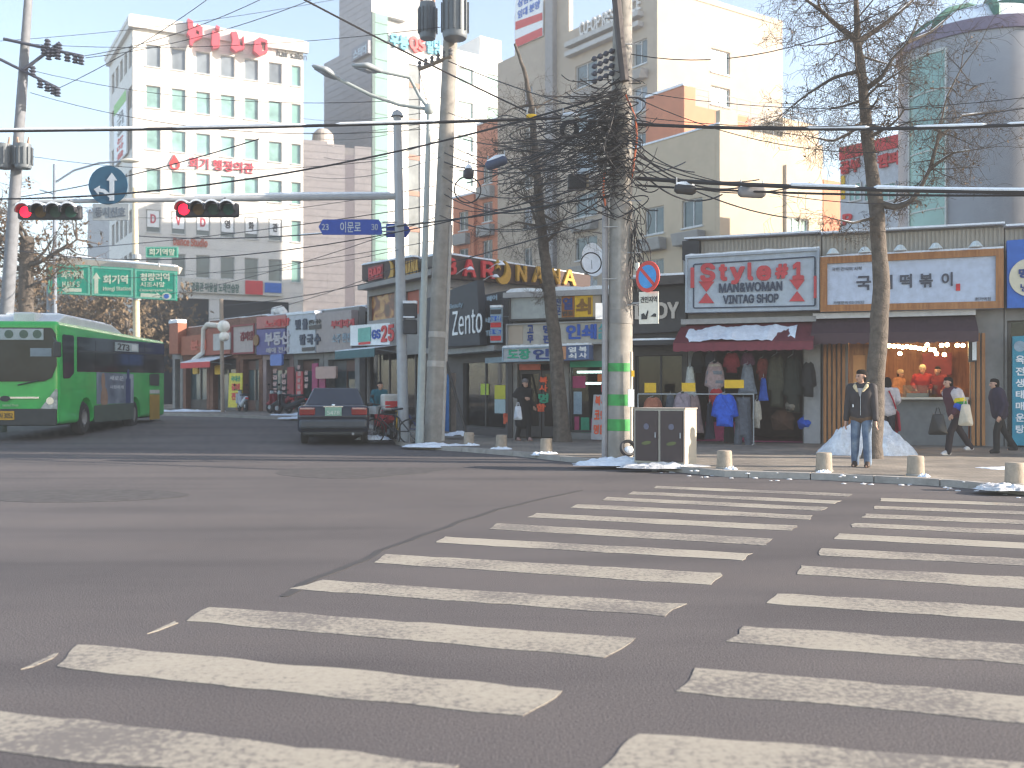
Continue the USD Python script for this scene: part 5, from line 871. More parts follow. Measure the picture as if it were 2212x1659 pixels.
# no parking sign
Fn = Fr((X_(1398,19.2)-0.12, 19.3), (X_(1398,19.2)+0.12, 19.02)); nz = H+(HOR-598)/FPX*19.2; nu = Fn.L/2
t = thing('no_parking_sign', 'round no parking sign with white tow away plate on a bracket beside the pole', 'sign', Fn.P(nu,0,nz))
part(t, 'disc', Fn.ext(Point(nu,nz).buffer(0.30,32), -0.02, 0), mat('sign_red_rim', (0.62,0.06,0.05))); part(t, 'blue_field', Fn.ext(Point(nu,nz).buffer(0.225,32), 0.002, 0.006), mat('sign_blue_field', (0.05,0.28,0.62))); part(t, 'red_bar', Fn.ext(LineString([(nu-0.17,nz+0.17),(nu+0.17,nz-0.17)]).buffer(0.032,cap_style=2), 0.0065, 0.01), mat('sign_red_rim', (0.62,0.06,0.05)))
pz = H+(HOR-665)/FPX*19.2; Fp = Fr((X_(1381,19.2),19.25),(X_(1421,19.2),19.1)); part(t, 'plate', Fp.box(0,Fp.L,pz-0.31,pz+0.31,-0.02,0), mat('plate_cream', (0.66,0.63,0.55))); part(t, 'plate_lettering', Fp.textu('견인지역', 0.03, Fp.L-0.03, pz+0.1, pz+0.22, 0.003, 0.008, 1), blackp)
part(t, 'tow_pictogram', [Fp.ext(Polygon([(0.05,pz-0.22),(0.05,pz-0.12),(0.1,pz-0.1),(0.13,pz-0.16),(0.17,pz-0.05),(0.19,pz-0.06),(0.16,pz-0.22)]), 0.003, 0.01), Fp.ext(Polygon([(0.23,pz-0.17),(0.3,pz-0.11),(0.34,pz-0.12),(0.34,pz-0.18)]), 0.003, 0.01)], blackp)
part(t, 'bracket', [tube([Fn.P(nu,-0.03,z), qb+[0.2,-0.1,z]], 0.02, 5) for z in (nz,pz+0.1)], steel); part(t, 'tag', Fn.box(nu-0.33,nu-0.26,nz+0.14,nz+0.3,-0.06,-0.025), mat('plate_cream', (0.66,0.63,0.55)))
# far left pole
Y0 = 31.0
lb0, lb1 = np.array([X_(-4,Y0), Y0, 0]), at(62, -14, Y0)
l1 = thing('utility_pole', 'dark utility pole at the far left with wide crossarms and insulators', 'pole', lb0)
part(l1, 'shaft', tube([lb0, (lb0+lb1)/2, lb1], [0.23,0.18,0.12], 16), mat('pole_dark', (0.17,0.18,0.2), 0.8, 0.15), smooth=50)
insm = mat('insulator_dark', (0.06,0.065,0.09))
for (a, b) in (((8,84),(180,122)),((0,128),(128,192)),((52,150),(130,92))):
    c0, c1 = at(*a, Y0-0.25), at(*b, Y0-0.2); part(l1, 'crossarm', tube([c0,c1], 0.05, 6), insm)
    for k in (0.55,0.68,0.8,0.9,0.97):
        c = c0+(c1-c0)*k; part(l1, 'insulator', lathe([(0,0.28),(0.06,0.26),(0.1,0.2),(0.05,0.16),(0.11,0.1),(0.05,0.06),(0.1,0),(0,0)], c+[0,0,-0.25 if k > 0.6 else 0.03], 8), insm)
for px in (8,50): drum(l1, at(px, 364, Y0-0.3), 0.25, 0.75)
# cream lamp pole and direction gantry on the left
Yg = 50.0
gp0, gp1 = np.array([X_(297,Yg),Yg,gz(Yg)]), at(291, 405, Yg)
t = thing('cream_pole', 'tall cream painted steel pole behind the green direction signs', 'pole', gp0); part(t, 'shaft', tube([gp0,gp1], [0.2,0.13], 12), mat('cream_paint', (0.58,0.5,0.36)), smooth=50); part(t, 'band', [tube([at(295.6,y,Yg), at(295.6,y-10,Yg)], 0.21, 12) for y in (648,560)], steel)
g0, g1 = at(128,556,Yg-1.5), at(386,578,Yg-1.5)
t = thing('sign_gantry', 'pale horizontal gantry beam capped with snow above the green signs', 'gantry', g0); part(t, 'beam', hullpts([g0,g1,g0+[0,0.4,0],g1+[0,0.4,0],g0-[0,0,0.3],g1-[0,0,0.3]], 0.05), mat('beam_beige', (0.4,0.37,0.33))); part(t, 'beam_snow', hullpts([g0+[0.2,0,0.06],g1+[-0.2,0,0.06],g0+[0.2,0.35,0.08],g1+[-0.2,0.35,0.08]], 0.07), snow)
part(t, 'column', tube([at(108,566,Yg-1.3), [X_(108,Yg-1.3),Yg-1.3,0.3]], 0.16, 10), mat('column_bluegrey', (0.2,0.24,0.28)))
Fg = Fr((X_(102,Yg-1.8),Yg-1.8),(X_(384,Yg-1.8),Yg-1.9)); gsg = mat('sign_green', (0.0,0.30,0.20), 0.4, 0.04); gpr = mat('sign_green_edge', (0.15,0.48,0.36)); gw = mat('sign_print_pale', (0.55,0.62,0.5))
for i, (quad, lab) in enumerate(([[(103,571),(195,573),(195,639),(103,634)],'left green direction panel with left pointing arrow'],[[(197,574),(288,579),(288,643),(197,639)],'middle green direction panel with upward arrow'],[[(290,580),(382,586),(382,650),(290,645)],'right green direction panel with right pointing arrow and blue badge'])):
    pts = [Fg.uz(*q) for q in quad]; t = thing('direction_sign', lab, 'sign', Fg.P(pts[0][0],0,pts[2][1])); P = Polygon(pts); part(t, 'panel', Fg.ext(P, -0.05, 0), gsg); part(t, 'edge_line', Fg.ext(P.buffer(-0.03).difference(P.buffer(-0.11)), 0.003, 0.01), gpr)
    if i == 0: part(t, 'lettering', Fg.text('외국어대', 133, 584, 180, 602, 0.003, 0.01, 2), gw); part(t, 'small_lettering', Fg.text('H.U.F.S', 135, 608, 172, 620, 0.003, 0.01, 1), gw); part(t, 'arrow', arrow(Fg, [Fg.uz(176,627),Fg.uz(145,626)], 0.18, 0.17, 0.25, 0.003, 0.01), gw)
    if i == 1: part(t, 'lettering', Fg.text('회기역', 223, 594, 276, 613, 0.003, 0.01, 2), gw); part(t, 'small_lettering', Fg.text('Hoegi Station', 223, 619, 283, 630, 0.003, 0.01, 1), gw); part(t, 'arrow', arrow(Fg, [Fg.uz(208,634),Fg.uz(208,602)], 0.18, 0.2, 0.3, 0.003, 0.01), gw)
    if i == 2:
        part(t, 'lettering', Fg.text('청량리역', 303, 590, 366, 607, 0.003, 0.01, 2), gw); part(t, 'lettering', Fg.text('시조사앞', 303, 609, 356, 620, 0.003, 0.01, 1), gw); part(t, 'small_lettering', Fg.text('Cheongnyangni Stn', 302, 624, 372, 631, 0.003, 0.01, 0), gw); part(t, 'arrow', arrow(Fg, [Fg.uz(304,637),Fg.uz(338,639)], 0.18, 0.17, 0.25, 0.003, 0.01), gw)
        u, z = Fg.uz(360,640); part(t, 'badge', Fg.ext(affinity.scale(Point(u,z).buffer(0.17), 1.4, 1), 0.0105, 0.02), gw); part(t, 'badge_mark', Fg.ext(Point(u,z).buffer(0.12), 0.021, 0.03), BLUE)
u0,u1,z0,z1 = Fg.R(315,533,384,556); t = thing('place_sign', 'small green place name sign on top of the gantry beam', 'sign', Fg.P(u0,0,z0)); part(t, 'panel', Fg.box(u0,u1,z0,z1,-0.05,0), gsg); part(t, 'edge_line', Fg.ext(sbox(u0,z0,u1,z1).difference(sbox(u0+0.06,z0+0.06,u1-0.06,z1-0.06)), 0.003, 0.01), gpr); part(t, 'lettering', Fg.text('회기역앞', 322, 537, 378, 552, 0.011, 0.01, 2), gw); part(t, 'post', tube([Fg.P(u0+0.6,-0.1,z0), Fg.P(u0+0.6,-0.1,z0-0.45)], 0.04, 6), steel)
# far street lamp on the left
l0, l1_ = np.array([X_(118,44),44,gz(44)]), at(118,355,44)
t = thing('street_lamp', 'slim grey street lamp with one curved arm behind the left traffic signal', 'street lamp', l0); part(t, 'pole', tube([l0,l1_], [0.12,0.07], 10), mat('lamp_bluegrey', (0.2,0.24,0.3))); part(t, 'arm', tube([at(118,395,44), at(160,368,44), at(215,352,44), at(262,349,44)], 0.045, 6), mat('lamp_bluegrey', (0.2,0.24,0.3))); part(t, 'lamp_head', ball(at(281,347,44), 0.4, 2, (1.1,0.5,0.25)), mat('lamp_head_cream', (0.66,0.62,0.54)), smooth=True); part(t, 'stay', tube([at(118,420,44), at(86,410,44)], 0.03, 5), mat('lamp_bluegrey', (0.2,0.24,0.3)))
# short post with two globe lamps on the left pavement
l0 = np.array([X_(481,44),44,gz(44)+SW]); t = thing('lamp_post', 'short post with two sunlit white globe lamps on the left pavement', 'street lamp', l0); part(t, 'post', tube([l0, at(478,646,44)], 0.09, 8), mat('post_tan', (0.3,0.24,0.19))); part(t, 'globe', ball(at(483,705,43.7), 0.27, 2), mat('globe_white', (0.8,0.78,0.72)), smooth=True); part(t, 'globe', ball(at(484,727,43.7), 0.22, 2), mat('globe_white', (0.8,0.78,0.72)), smooth=True)

# ------------------------------------------------------------------ overhead cables
def sagline(p0, p1, sag, n=18):
    p0, p1 = np.array(p0), np.array(p1); k = np.linspace(0,1,n); p = p0[None]+(p1-p0)[None]*k[:,None]; p[:,2] -= 4*sag*k*(1-k); return p
GRP = 'overhead cables strung across the junction'
def cable(a, b, sag, r, label, snowy=0, group=None, parts_=((0.05,0.95),)):
    r *= 0.95 if snowy else 0.72; p = sagline(at(*a), at(*b), sag, 26 if snowy else 16)
    if not snowy: single('overhead_cable', tube(p, r, 5), wire_m, label, 'cable', group); return
    t = thing('overhead_cable', label, 'cable', p[0], group); part(t, 'cable', tube(p, r, 6), wire_m)
    for k0, k1 in parts_:
        q = sagline(at(*a), at(*b), sag, 120)[int(k0*119):int(k1*119)+1]; rr = r*(0.75+0.45*meshkit.noise(np.c_[q[:,0]*1.5,q[:,1],q[:,2]*0])); rr[0] *= 0.3; rr[-1] *= 0.3; part(t, 'cable_snow', tube(q+[0,-r*0.25,r*0.75], rr, 6), snow)
cable((-40,283,21),(1230,254,21.5),0.05,0.035,'thick snow topped cable crossing the upper left of the picture',1,parts_=((0.02,0.28),(0.32,0.55),(0.6,0.78)))
cable((1372,268,20),(2280,266,17),0.1,0.035,'thick snow topped cable running right from the pole at mid height',1,parts_=((0.45,0.6),(0.7,0.86),(0.9,1)))
cable((1372,385,20),(2280,415,16.5),0.06,0.045,'thickest snow topped cable running right above the shop roofs',1,parts_=((0.42,0.58),(0.62,1)))
cable((1372,400,20),(2280,421,16.6),0.08,0.03,'dark twin cable just under the thickest snow topped cable')
cable((-30,430,25),(1320,205,20.5),0.55,0.03,'dark cable rising from the left pole toward the cable tangle')
cable((-30,435,33),(560,300,24),0.2,0.022,'dark cable rising past the round blue arrow sign')
cable((640,0-10,20),(1180,640-380,25.6),0.05,0.03,'steep dark cable descending from the top edge past the lamp heads')
cable((300,510,40),(1330,420,20.5),0.4,0.022,'dark cable passing under the blue street name sign',1,parts_=((0.5,0.7),))
cable((-20,545,42),(955,440,26),0.25,0.018,'thin cable rising across the letter windows of the white office')
cable((0,535,34),(1300,395,20.3),0.9,0.02,'drooping cable below the traffic signals')
cable((480,660,46),(1310,470,20.5),0.35,0.022,'dark cable climbing from the left shops to the pole')
cable((330,640,48),(940,470,26.2),0.3,0.016,'thin cable climbing behind the signal mast')
cable((175,122,31),(620,-30,30),0.3,0.016,'upper thin wire from the left pole crossarm to the top edge'); cable((185,125,31),(720,-20,30),0.3,0.016,'middle thin wire from the left pole crossarm to the top edge'); cable((128,190,31),(500,-40,30),0.2,0.016,'lower thin wire from the left pole crossarm to the top edge')
cable((-20,90,31),(760,-8,36),0.2,0.012,'faint wire crossing the sky above the white office')
cable((960,128,26.2),(1330,252,20.2),0.1,0.018,'thin cable from the crossarm of the left concrete pole to the tangle'); cable((905,150,26.4),(927,236,25.6),0.05,0.015,'short wire from the crossarm down to the lamp hub')
for i, (a, b, s, r) in enumerate([((1000,300,26),(1330,270,20.3),0.3,0.018),((960,330,26),(1330,300,20.3),0.5,0.018),((960,350,26),(1325,318,20.3),0.4,0.022),((955,380,26),(1325,340,20.2),0.7,0.016),((960,420,26),(1325,385,20.2),0.6,0.02),((950,465,26),(1325,430,20.2),0.5,0.016),((1010,395,26),(1330,240,20.2),0.2,0.025),((700,340,40),(950,300,26),0.3,0.014),((690,300,40),(950,262,26),0.2,0.012),((660,380,44),(950,340,26),0.3,0.014),((650,255,60),(940,240,26),0.2,0.014),((650,285,60),(940,262,26),0.2,0.014),((420,690,50),(900,560,26),0.4,0.014),((380,580,50),(860,540,26),0.4,0.012),((1330,110,20),(1990,-20,18),0.6,0.014),((1360,195,20),(2260,205,17),0.3,0.01),((1360,205,20),(1900,330,19),0.3,0.012)]):
    cable(a, b, s, r, 'thin black cable in the web of lines around the two concrete poles', group='thin cables woven between the concrete poles')
for i, (b, s) in enumerate([((1500,372,22),0.15),((1530,395,22),0.25),((1600,405,21),0.3),((1640,388,21),0.25),((1700,470,23),0.2),((1560,420,22),0.4),((1750,395,20),0.35),((1480,350,23),0.1)]):
    cable((1365,300+10*i,20), b, s, 0.018+0.003*(i%3), 'dark cable fanning out right from the thick concrete pole', group='cables fanning right from the thick pole')
for i, (a, b, s, r) in enumerate([((60,95,31),(980,55,26),0.3,0.012),((60,150,31),(960,210,26.2),0.5,0.012),((65,200,31),(955,275,26.2),0.6,0.014),((20,330,31),(950,330,26.2),0.5,0.012),((300,470,50),(950,400,26.2),0.3,0.014),((200,600,50),(940,520,26.2),0.3,0.014),((960,240,26.2),(1325,225,20.2),0.4,0.014),((960,400,26.2),(1325,330,20.2),0.9,0.014),((955,440,26.2),(1325,300,20.2),0.7,0.014),((1000,480,28),(1325,415,20.2),0.5,0.014),((965,310,26.2),(1325,235,20.2),0.7,0.016),((965,360,26.2),(1330,265,20.2),0.3,0.016),((1010,330,26),(1330,350,20.2),0.6,0.014),((1362,250,20),(2270,225,17),0.3,0.01),((1362,330,20),(1980,440,19),0.3,0.012)]):
    cable(a, b, s, r, 'faint thin wire running between the poles over the junction', group='faint thin wires between the poles')
# closures and boxes hanging on the cables
def closure(px, py, Y, l, r, ang, lab, m=blackp, sn=True):
    c = at(px,py,Y); d = np.array([math.cos(ang),0,math.sin(ang)]); t = thing('cable_closure', lab, 'cable box', c); part(t, 'body', tube([c-d*l/2, c-d*(l/2-0.06), c+d*(l/2-0.06), c+d*l/2], [r*0.6,r,r,r*0.6], 10), m, smooth=40)
    if sn: part(t, 'snow', tube([c-d*l*0.42+[0,0,r*0.8], c+[0,0,r*0.95], c+d*l*0.42+[0,0,r*0.8]], [r*0.4,r*0.7,r*0.4], 8), snow)
    for k in (-1,1): part(t, 'clamp', cyl(c+d*k*l*0.4, c+d*k*l*0.4+[0,0,r+0.12], 0.015, 5), steel)
closure(1232,256,20.5,0.36,0.09,0.0,'pale grey cable closure with dark coil at the left of the tangle', mat('closure_pale', (0.45,0.45,0.43)))
closure(1072,352,22.5,0.5,0.11,0.35,'dark blue cable closure on the rising cable bundle', mat('closure_blue', (0.06,0.08,0.14)))
closure(1480,409,19.5,0.42,0.1,-0.1,'dark cable closure with snowy top right of the thick pole'); closure(1624,415,19,0.52,0.11,-0.05,'long snow covered cable closure in front of the sand apartments', mat('closure_grey', (0.2,0.2,0.21)))
closure(1012,375,24,0.25,0.13,1.5,'stubby dark closure near the left concrete pole'); closure(1148,251,21,0.22,0.05,0.0,'yellow cable marker tube left of the tangle', YEL, False)
c = at(1246,394,20.4); t = thing('junction_box', 'black box hanging among the cables left of the thick pole', 'cable box', c); part(t, 'body', rbox(c, (0.38,0.25,0.3), 0.03), blackp); part(t, 'side_plate', bx(c+[0.215,0,0.02], (0.05,0.22,0.26)), mat('plate_tan', (0.4,0.33,0.24)))
for (px, py, r, lab) in ((1230,280,0.19,'dark cable coil hanging under the pale closure'),(1277,568,0.21,'round cable coil in front of the satellite dish'),(1010,410,0.27,'loose cable loop hanging beside the left concrete pole')):
    single('cable_coil', cat_([trimesh.creation.torus(r*(1-0.06*k), 0.014, major_sections=24, minor_sections=5, transform=trimesh.transformations.translation_matrix(at(px,py,20.4)) @ trimesh.transformations.rotation_matrix(math.pi/2+0.12*k,[1,0.15*k,0.1])) for k in range(5 if px < 1250 and px > 1100 else 1)]), wire_m, lab, 'cable coil')
# the tangle itself: far too many strands to count
rs = np.random.RandomState(5); strands = []
for i in range(190):
    y0 = rs.uniform(170,440); side = -1 if rs.rand() < 0.72 else 1; c0 = at(1330+rs.uniform(-12,30), y0, Y3-0.26+rs.uniform(-0.1,0.1)); L_ = rs.uniform(0.2,1.0) if side < 0 else rs.uniform(0.15,0.55)
    far = c0+np.array([side*L_, rs.uniform(-0.3,0.2), rs.uniform(-0.45,0.15)])
    q = at(1330+rs.uniform(-12,30), np.clip(y0+rs.uniform(-60,110),150,470), Y3-0.27) if rs.rand() < 0.6 else far+np.array([side*rs.uniform(0.1,0.5), rs.uniform(-0.1,0.1), rs.uniform(-0.1,0.25)])
    k = np.linspace(0,1,11)[:,None]; w = far+rs.uniform(-0.25,0.25,3)-[0,0,rs.uniform(0,0.25)]; strands.append(tube((1-k)**3*c0+3*k*(1-k)**2*far+3*k**2*(1-k)*w+k**3*q, rs.uniform(0.005,0.012), 4))
for i in range(70):
    a_ = at(1325+rs.uniform(-8,8), rs.uniform(210,370), Y3-0.25); b_ = at(rs.uniform(1060,1240), rs.uniform(230,420), Y3+rs.uniform(0,1.6)); k = np.linspace(0,1,14)[:,None]; w = (a_+b_)/2+rs.uniform(-0.3,0.3,3)-[0,0,rs.uniform(0,0.5)]; w2 = b_+rs.uniform(-0.3,0.3,3); strands.append(tube((1-k)**3*a_+3*k*(1-k)**2*w+3*k**2*(1-k)*w2+k**3*b_, rs.uniform(0.005,0.011), 4))
for i in range(45):
    y0 = rs.uniform(430,620); c0 = at(1360+rs.uniform(0,26), y0, Y3-0.2); q = c0+np.array([rs.uniform(-0.1,0.3), rs.uniform(-0.1,0.1), -rs.uniform(0.3,0.9)]); mid = (c0+q)/2+rs.uniform(-0.3,0.3,3); k = np.linspace(0,1,9)[:,None]; strands.append(tube((1-k)**2*c0+2*k*(1-k)*mid+k**2*q, rs.uniform(0.005,0.012), 4))
single('cable_tangle', strands, wire_m, 'dense tangle of black communication cables around the thick concrete pole', 'cables', kind='stuff')
# bracket stack on the pole
t = thing('insulator_rack', 'rack of dark spool insulators on the left of the thick pole', 'insulator', at(1300,155,Y3)); 
for i in range(4):
    a, b = at(1278,178-16*i,Y3-0.1), at(1340,150-16*i,Y3-0.1); part(t, 'bar', tube([a,b],0.02,5), insm); part(t, 'spool', [ball(a+(b-a)*k, 0.055, 1) for k in (0.1,0.3,0.5,0.7)], insm)
# ------------------------------------------------------------------ trees
def grow(rs, p, d, L, r, lvl, out, droop=0.0, wig=0.25, kids=(5,4,3), spurs=True):
    n = 6; pts = [np.array(p, float)]; d = np.array(d, float); d /= np.linalg.norm(d); step = L/(n-1); nodes = []
    for i in range(n-1):
        d = d + rs.uniform(-wig, wig, 3) + np.array([0,0,0.10-droop]); d /= np.linalg.norm(d); pts.append(pts[-1]+d*step); nodes.append((pts[-1], d.copy()))
    rr = np.maximum(np.linspace(r, r*0.35, n), 0.0026 if p[1] < 35 else 0.0); out[min(lvl,2)].append(tube(pts, rr, 6 if lvl == 0 else 4, caps=False))
    if lvl >= len(kids): return
    for _ in range(kids[lvl]):
        i = rs.randint(1, n-1); q, dd = nodes[i]; a = rs.uniform(-1,1,3); a -= dd*np.dot(a,dd); a /= np.linalg.norm(a)+1e-9
        grow(rs, q, dd*0.45+a*0.9, L*rs.uniform(0.35,0.65), r*0.42, lvl+1, out, droop+rs.uniform(0,0.12), wig, kids)
def street_tree(name, label, Y, trunk, limbs, seed, kids=(6,5,3), nl=10, snowy=True, lr=(0.6,1.6), leaf=None):
    rs = np.random.RandomState(seed); T = np.array([at(x,y,Y) for x,y,_ in trunk]); T[0,2] = 0.02; R = np.array([r for *_,r in trunk])*Y/FPX
    t = thing(name, label, 'tree', T[0]); k = np.linspace(0, len(T)-1, len(T)*5); TT = np.stack([np.interp(k, range(len(T)), T[:,i]) for i in range(3)], 1); TT[1:-1,:2] += rs.uniform(-0.012,0.012,(len(TT)-2,2)); RR = np.interp(k, range(len(T)), R)*(1+rs.uniform(-0.06,0.06,len(k)))
    RR[0] *= 1.25; part(t, 'trunk', tube(TT, RR, 14), bark, smooth=60)
    out = [[],[],[]]; sn = []
    for l in limbs:
        P = np.array([at(x,y,Y+dy) for x,y,dy in l[:-1]]); r = l[-1]*Y/FPX; m = len(P); q = np.linspace(0,m-1,m*3); PP = np.stack([np.interp(q, range(m), P[:,i]) for i in range(3)], 1); out[0].append(tube(PP, np.linspace(r, r*0.16, len(PP)), 7)); dE = PP[-1]-PP[-3]; [grow(rs, PP[-1], dE+rs.uniform(-0.4,0.4,3)*np.linalg.norm(dE), rs.uniform(*lr)*0.7, r*0.16, 1, out, 0.05, kids=kids) for _ in range(2)]
        if snowy: sn.append(tube(PP[1:-2]+[0,0,r*0.6], r*0.42*np.linspace(1,0.5,len(PP)-3), 5))
        for j in range(1, len(PP)):
            for _ in range(2):
                d = rs.uniform(-1,1,3); d[2] = rs.uniform(-0.9,0.6); grow(rs, PP[j], d, rs.uniform(*lr)*(0.6 if PP[j][2] > 5.6 else 0.3), r*0.18, 1, out, 0.10, kids=kids)
    for _ in range(nl):
        i = rs.randint(len(TT)//2, len(TT)); a = rs.uniform(0, 6.28); grow(rs, TT[i], [math.cos(a), math.sin(a), rs.uniform(-0.1,0.6)], rs.uniform(*lr), RR[i]*0.3, 0, out, 0.0, kids=kids)
    [part(t, 'limb', q, bark, smooth=60) for q in out[0]]; part(t, 'branch', out[1], twig_m) if out[1] else None; part(t, 'twig', out[2], twig_m)
    if sn and snowy: part(t, 'limb_snow', sn, snow)
    if leaf is not None:
        V, Fc_ = [], []
        src = np.vstack([np.array(m.vertices)[::7] for m in out[1]+out[2]]); pick = src[rs.randint(0, len(src), leaf[0])]
        for c in pick:
            a, b = rs.normal(size=3), rs.normal(size=3); a /= np.linalg.norm(a); b = np.cross(a,b); b /= np.linalg.norm(b)+1e-9; s = leaf[1]*rs.uniform(0.6,1.3); c = c+rs.uniform(-0.08,0.08,3)-[0,0,0.05]; i = len(V); V += [c-a*s, c+b*s*0.5, c+a*s, c-b*s*0.5]; Fc_ += [[i,i+1,i+2],[i,i+2,i+3]]
        cr = part(t, 'dry_leaves', trimesh.Trimesh(V, Fc_, process=False), leaf[2]); stage.GetPrimAtPath(cr).SetCustomDataByKey('kind', 'stuff')
    for n_ in ('branch','twig'):
        pr = stage.GetPrimAtPath(t+'/'+n_)
        if pr: pr.SetCustomDataByKey('kind', 'stuff')
    return t
dryleaf = mat('dry_leaf', (0.12,0.075,0.04), 0.8, 0.4, 3)
street_tree('street_tree', 'tall bare ginkgo tree standing in front of the snack shop', 20.0, [(1884,985,20),(1893,800,19),(1905,620,18),(1893,450,15),(1874,300,12.5),(1861,150,9.5),(1852,90,8),(1849,0,5),(1847,-90,4)],
  [[(1850,88,0),(1800,48,-0.1),(1770,20,-0.2),(1764,-30,-0.3),7], [(1770,20,-0.2),(1735,-5,-0.3),(1700,-40,-0.4),4], [(1856,90,0),(1910,52,0.2),(1945,26,0.3),(1995,-20,0.5),7], [(1872,192,0),(1905,166,-0.2),(1927,128,-0.3),(1962,92,-0.5),(1988,30,-0.6),6],
   [(1860,152,0),(1800,168,0.3),(1742,205,0.5),(1690,246,0.7),5], [(1866,262,0),(1832,290,-0.3),(1796,306,-0.5),(1738,292,-0.7),5], [(1882,272,0),(1922,280,-0.4),(1958,266,-0.7),4], [(1896,438,0),(1935,448,-0.2),(1966,436,-0.3),(1985,412,-0.4),(2010,362,-0.4),(2026,300,-0.5),(2042,215,-0.5),(2075,150,-0.6),8],
   [(2010,362,-0.4),(2060,330,-0.6),(2130,320,-0.8),4], [(2026,300,-0.5),(2080,250,-0.3),(2160,240,-0.2),4], [(1888,470,0),(1842,482,-0.3),(1795,472,-0.5),4], [(1960,92,-0.5),(2010,70,-0.4),(2070,20,-0.3),4], [(1870,215,0),(1820,230,0.3),(1770,240,0.6),3.5], [(1856,120,0),(1905,135,0.3),(1960,150,0.6),3], [(1840,80,0),(1790,95,-0.3),(1730,100,-0.5),3]], 3, kids=(6,6,4), nl=8, leaf=(900,0.035,dryleaf))
street_tree('street_tree', 'slender bare tree leaning in front of the key cutting shop', 26.6, [(1216,958,17),(1200,750,14.5),(1186,620,13),(1173,520,11),(1166,450,10),(1156,330,7.5),(1148,230,6),(1132,150,4),(1112,95,2.5)],
  [[(1172,515,0),(1150,455,0.1),(1142,415,0.2),4], [(1176,525,0),(1205,500,-0.2),(1218,470,-0.3),5], [(1166,450,0),(1200,440,-0.3),(1225,425,-0.4),4], [(1160,370,0),(1185,340,0.2),(1205,310,0.3),3.5], [(1158,360,0),(1130,330,0.2),(1090,320,0.3),3], [(1150,240,0),(1180,220,0.2),(1215,205,0.3),3], [(1145,225,0),(1105,235,0.2),(1075,255,0.3),2.5], [(1170,490,0),(1120,480,-0.2),(1060,500,-0.3),3], [(1168,460,0),(1215,490,0.2),(1270,500,0.3),3], [(1152,270,0),(1120,280,-0.3),(1085,300,-0.4),2.5], [(1190,640,0),(1176,630,0),(1166,615,0),4]], 11, kids=(6,5,3), nl=9, snowy=False)
street_tree('street_tree', 'dark bare tree beside the far left utility pole', 42.0, [(57,720,15),(57,600,15),(58,512,14)], [[(57,600,0),(20,560,0.3),(-20,520,0.5),5],[(57,580,0),(95,545,0.2),(125,500,0.3),5],[(57,540,0),(40,480,0.2),(35,430,0.3),4],[(60,620,0),(110,600,-0.4),(150,560,-0.5),4],[(57,640,0),(15,630,0.2),(-20,600,0.3),4]], 21, nl=10, lr=(1.2,2.6), snowy=False, leaf=(1500,0.09,dryleaf))
for i, (px, Y, top, lab) in enumerate([(140,62,640,'brown leafed tree behind the left green panel'), (215,64,655,'brown leafed tree behind the middle green panel'), (275,60,640,'brown leafed tree beside the cream pole'), (345,66,655,'dark brown tree in front of the white office pillars'), (25,60,600,'brownish tree on the far left behind the dark bare tree'), (95,70,650,'small brown tree between the far left houses')]):
    street_tree('background_tree', lab, Y, [(px,905,5),(px+3,800,4),(px-2,top+40,2.5)], [[(px,760,0),(px-25,720,0.5),(px-45,690,0.8),2.5],[(px,750,0),(px+25,710,-0.5),(px+40,670,-0.8),2.5],[(px,740,0),(px+5,690,0.5),(px-5,top,0.6),2.5]], 40+i, kids=(5,4), nl=14, lr=(1.6,3.4), snowy=False, leaf=(2600,0.16,mat('brown_leaf', (0.16,0.115,0.07), 0.85, 0.4, 2)))

# ------------------------------------------------------------------ bus
ba = np.array([-12.41,27.2]); bd = np.array([-0.08,0.9968]); FB = Fr(ba, ba+bd*10.9).raise_(0.18); FBF = Fr(ba-FB.n*2.45, ba).raise_(0.18)
bus = thing('city_bus', 'green city bus coming toward the junction on the left', 'bus', (*FB.P(5.4,-1.2,0)[:2], 0))
busg = mat('bus_green', (0.035,0.40,0.085), 0.3, 0.06, 1.5, coat=0.5); busd = mat('bus_dark_trim', (0.035,0.04,0.042), 0.5); busgl = mat('bus_glass', (0.018,0.024,0.028), 0.08, 0.5, 0.8, spec=0.35); tyre = mat('tyre_black', (0.025,0.025,0.026), 0.8)
wu = [FB.uz(186,880)[0], FB.uz(292,880)[0]]
sp_ = [m3.Manifold.sphere(0.14, 20).translate((u, z, d)) for u in (0.16,10.76) for z in (0.50,3.06) for d in (-0.14,-2.31)]
body = m3.Manifold.batch_hull(sp_)
for u in wu: body -= m3.Manifold.cylinder(3.2, 0.62, 0.62, 32).translate((u, 0.48, -0.45))
part(bus, 'body', FB.w(as_tm(body)), busg, smooth=35)
part(bus, 'underframe', FB.box(0.4, 10.5, 0.32, 0.55, -2.3, -0.25), busd)
part(bus, 'skirt', FB.poly([(203,876),(288,870),(288,905),(203,912)], 0.002, 0.02), mat('bus_skirt', (0.06,0.085,0.07)))
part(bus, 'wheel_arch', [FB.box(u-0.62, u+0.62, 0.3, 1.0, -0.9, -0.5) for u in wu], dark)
for u in wu:
    w = lathe([(0.2,-0.14),(0.44,-0.14),(0.49,-0.08),(0.49,0.08),(0.44,0.14),(0.2,0.14)], (0,0,0), 28); w.apply_translation([u,0.49,-0.18]); wp = part(bus, 'wheel', FB.w(w), tyre, smooth=30)
    w = lathe([(0,0.02),(0.08,0.04),(0.2,0.1),(0.27,0.1),(0.27,-0.1),(0,-0.1)], (0,0,0), 20); w.apply_translation([u,0.49,-0.14]); part(wp, 'hub', FB.w(w), mat('wheel_steel', (0.2,0.2,0.2), 0.5))
rp = lambda F, pts, r=0.08: Polygon([F.uz(*p) for p in pts]).buffer(-r).buffer(r)
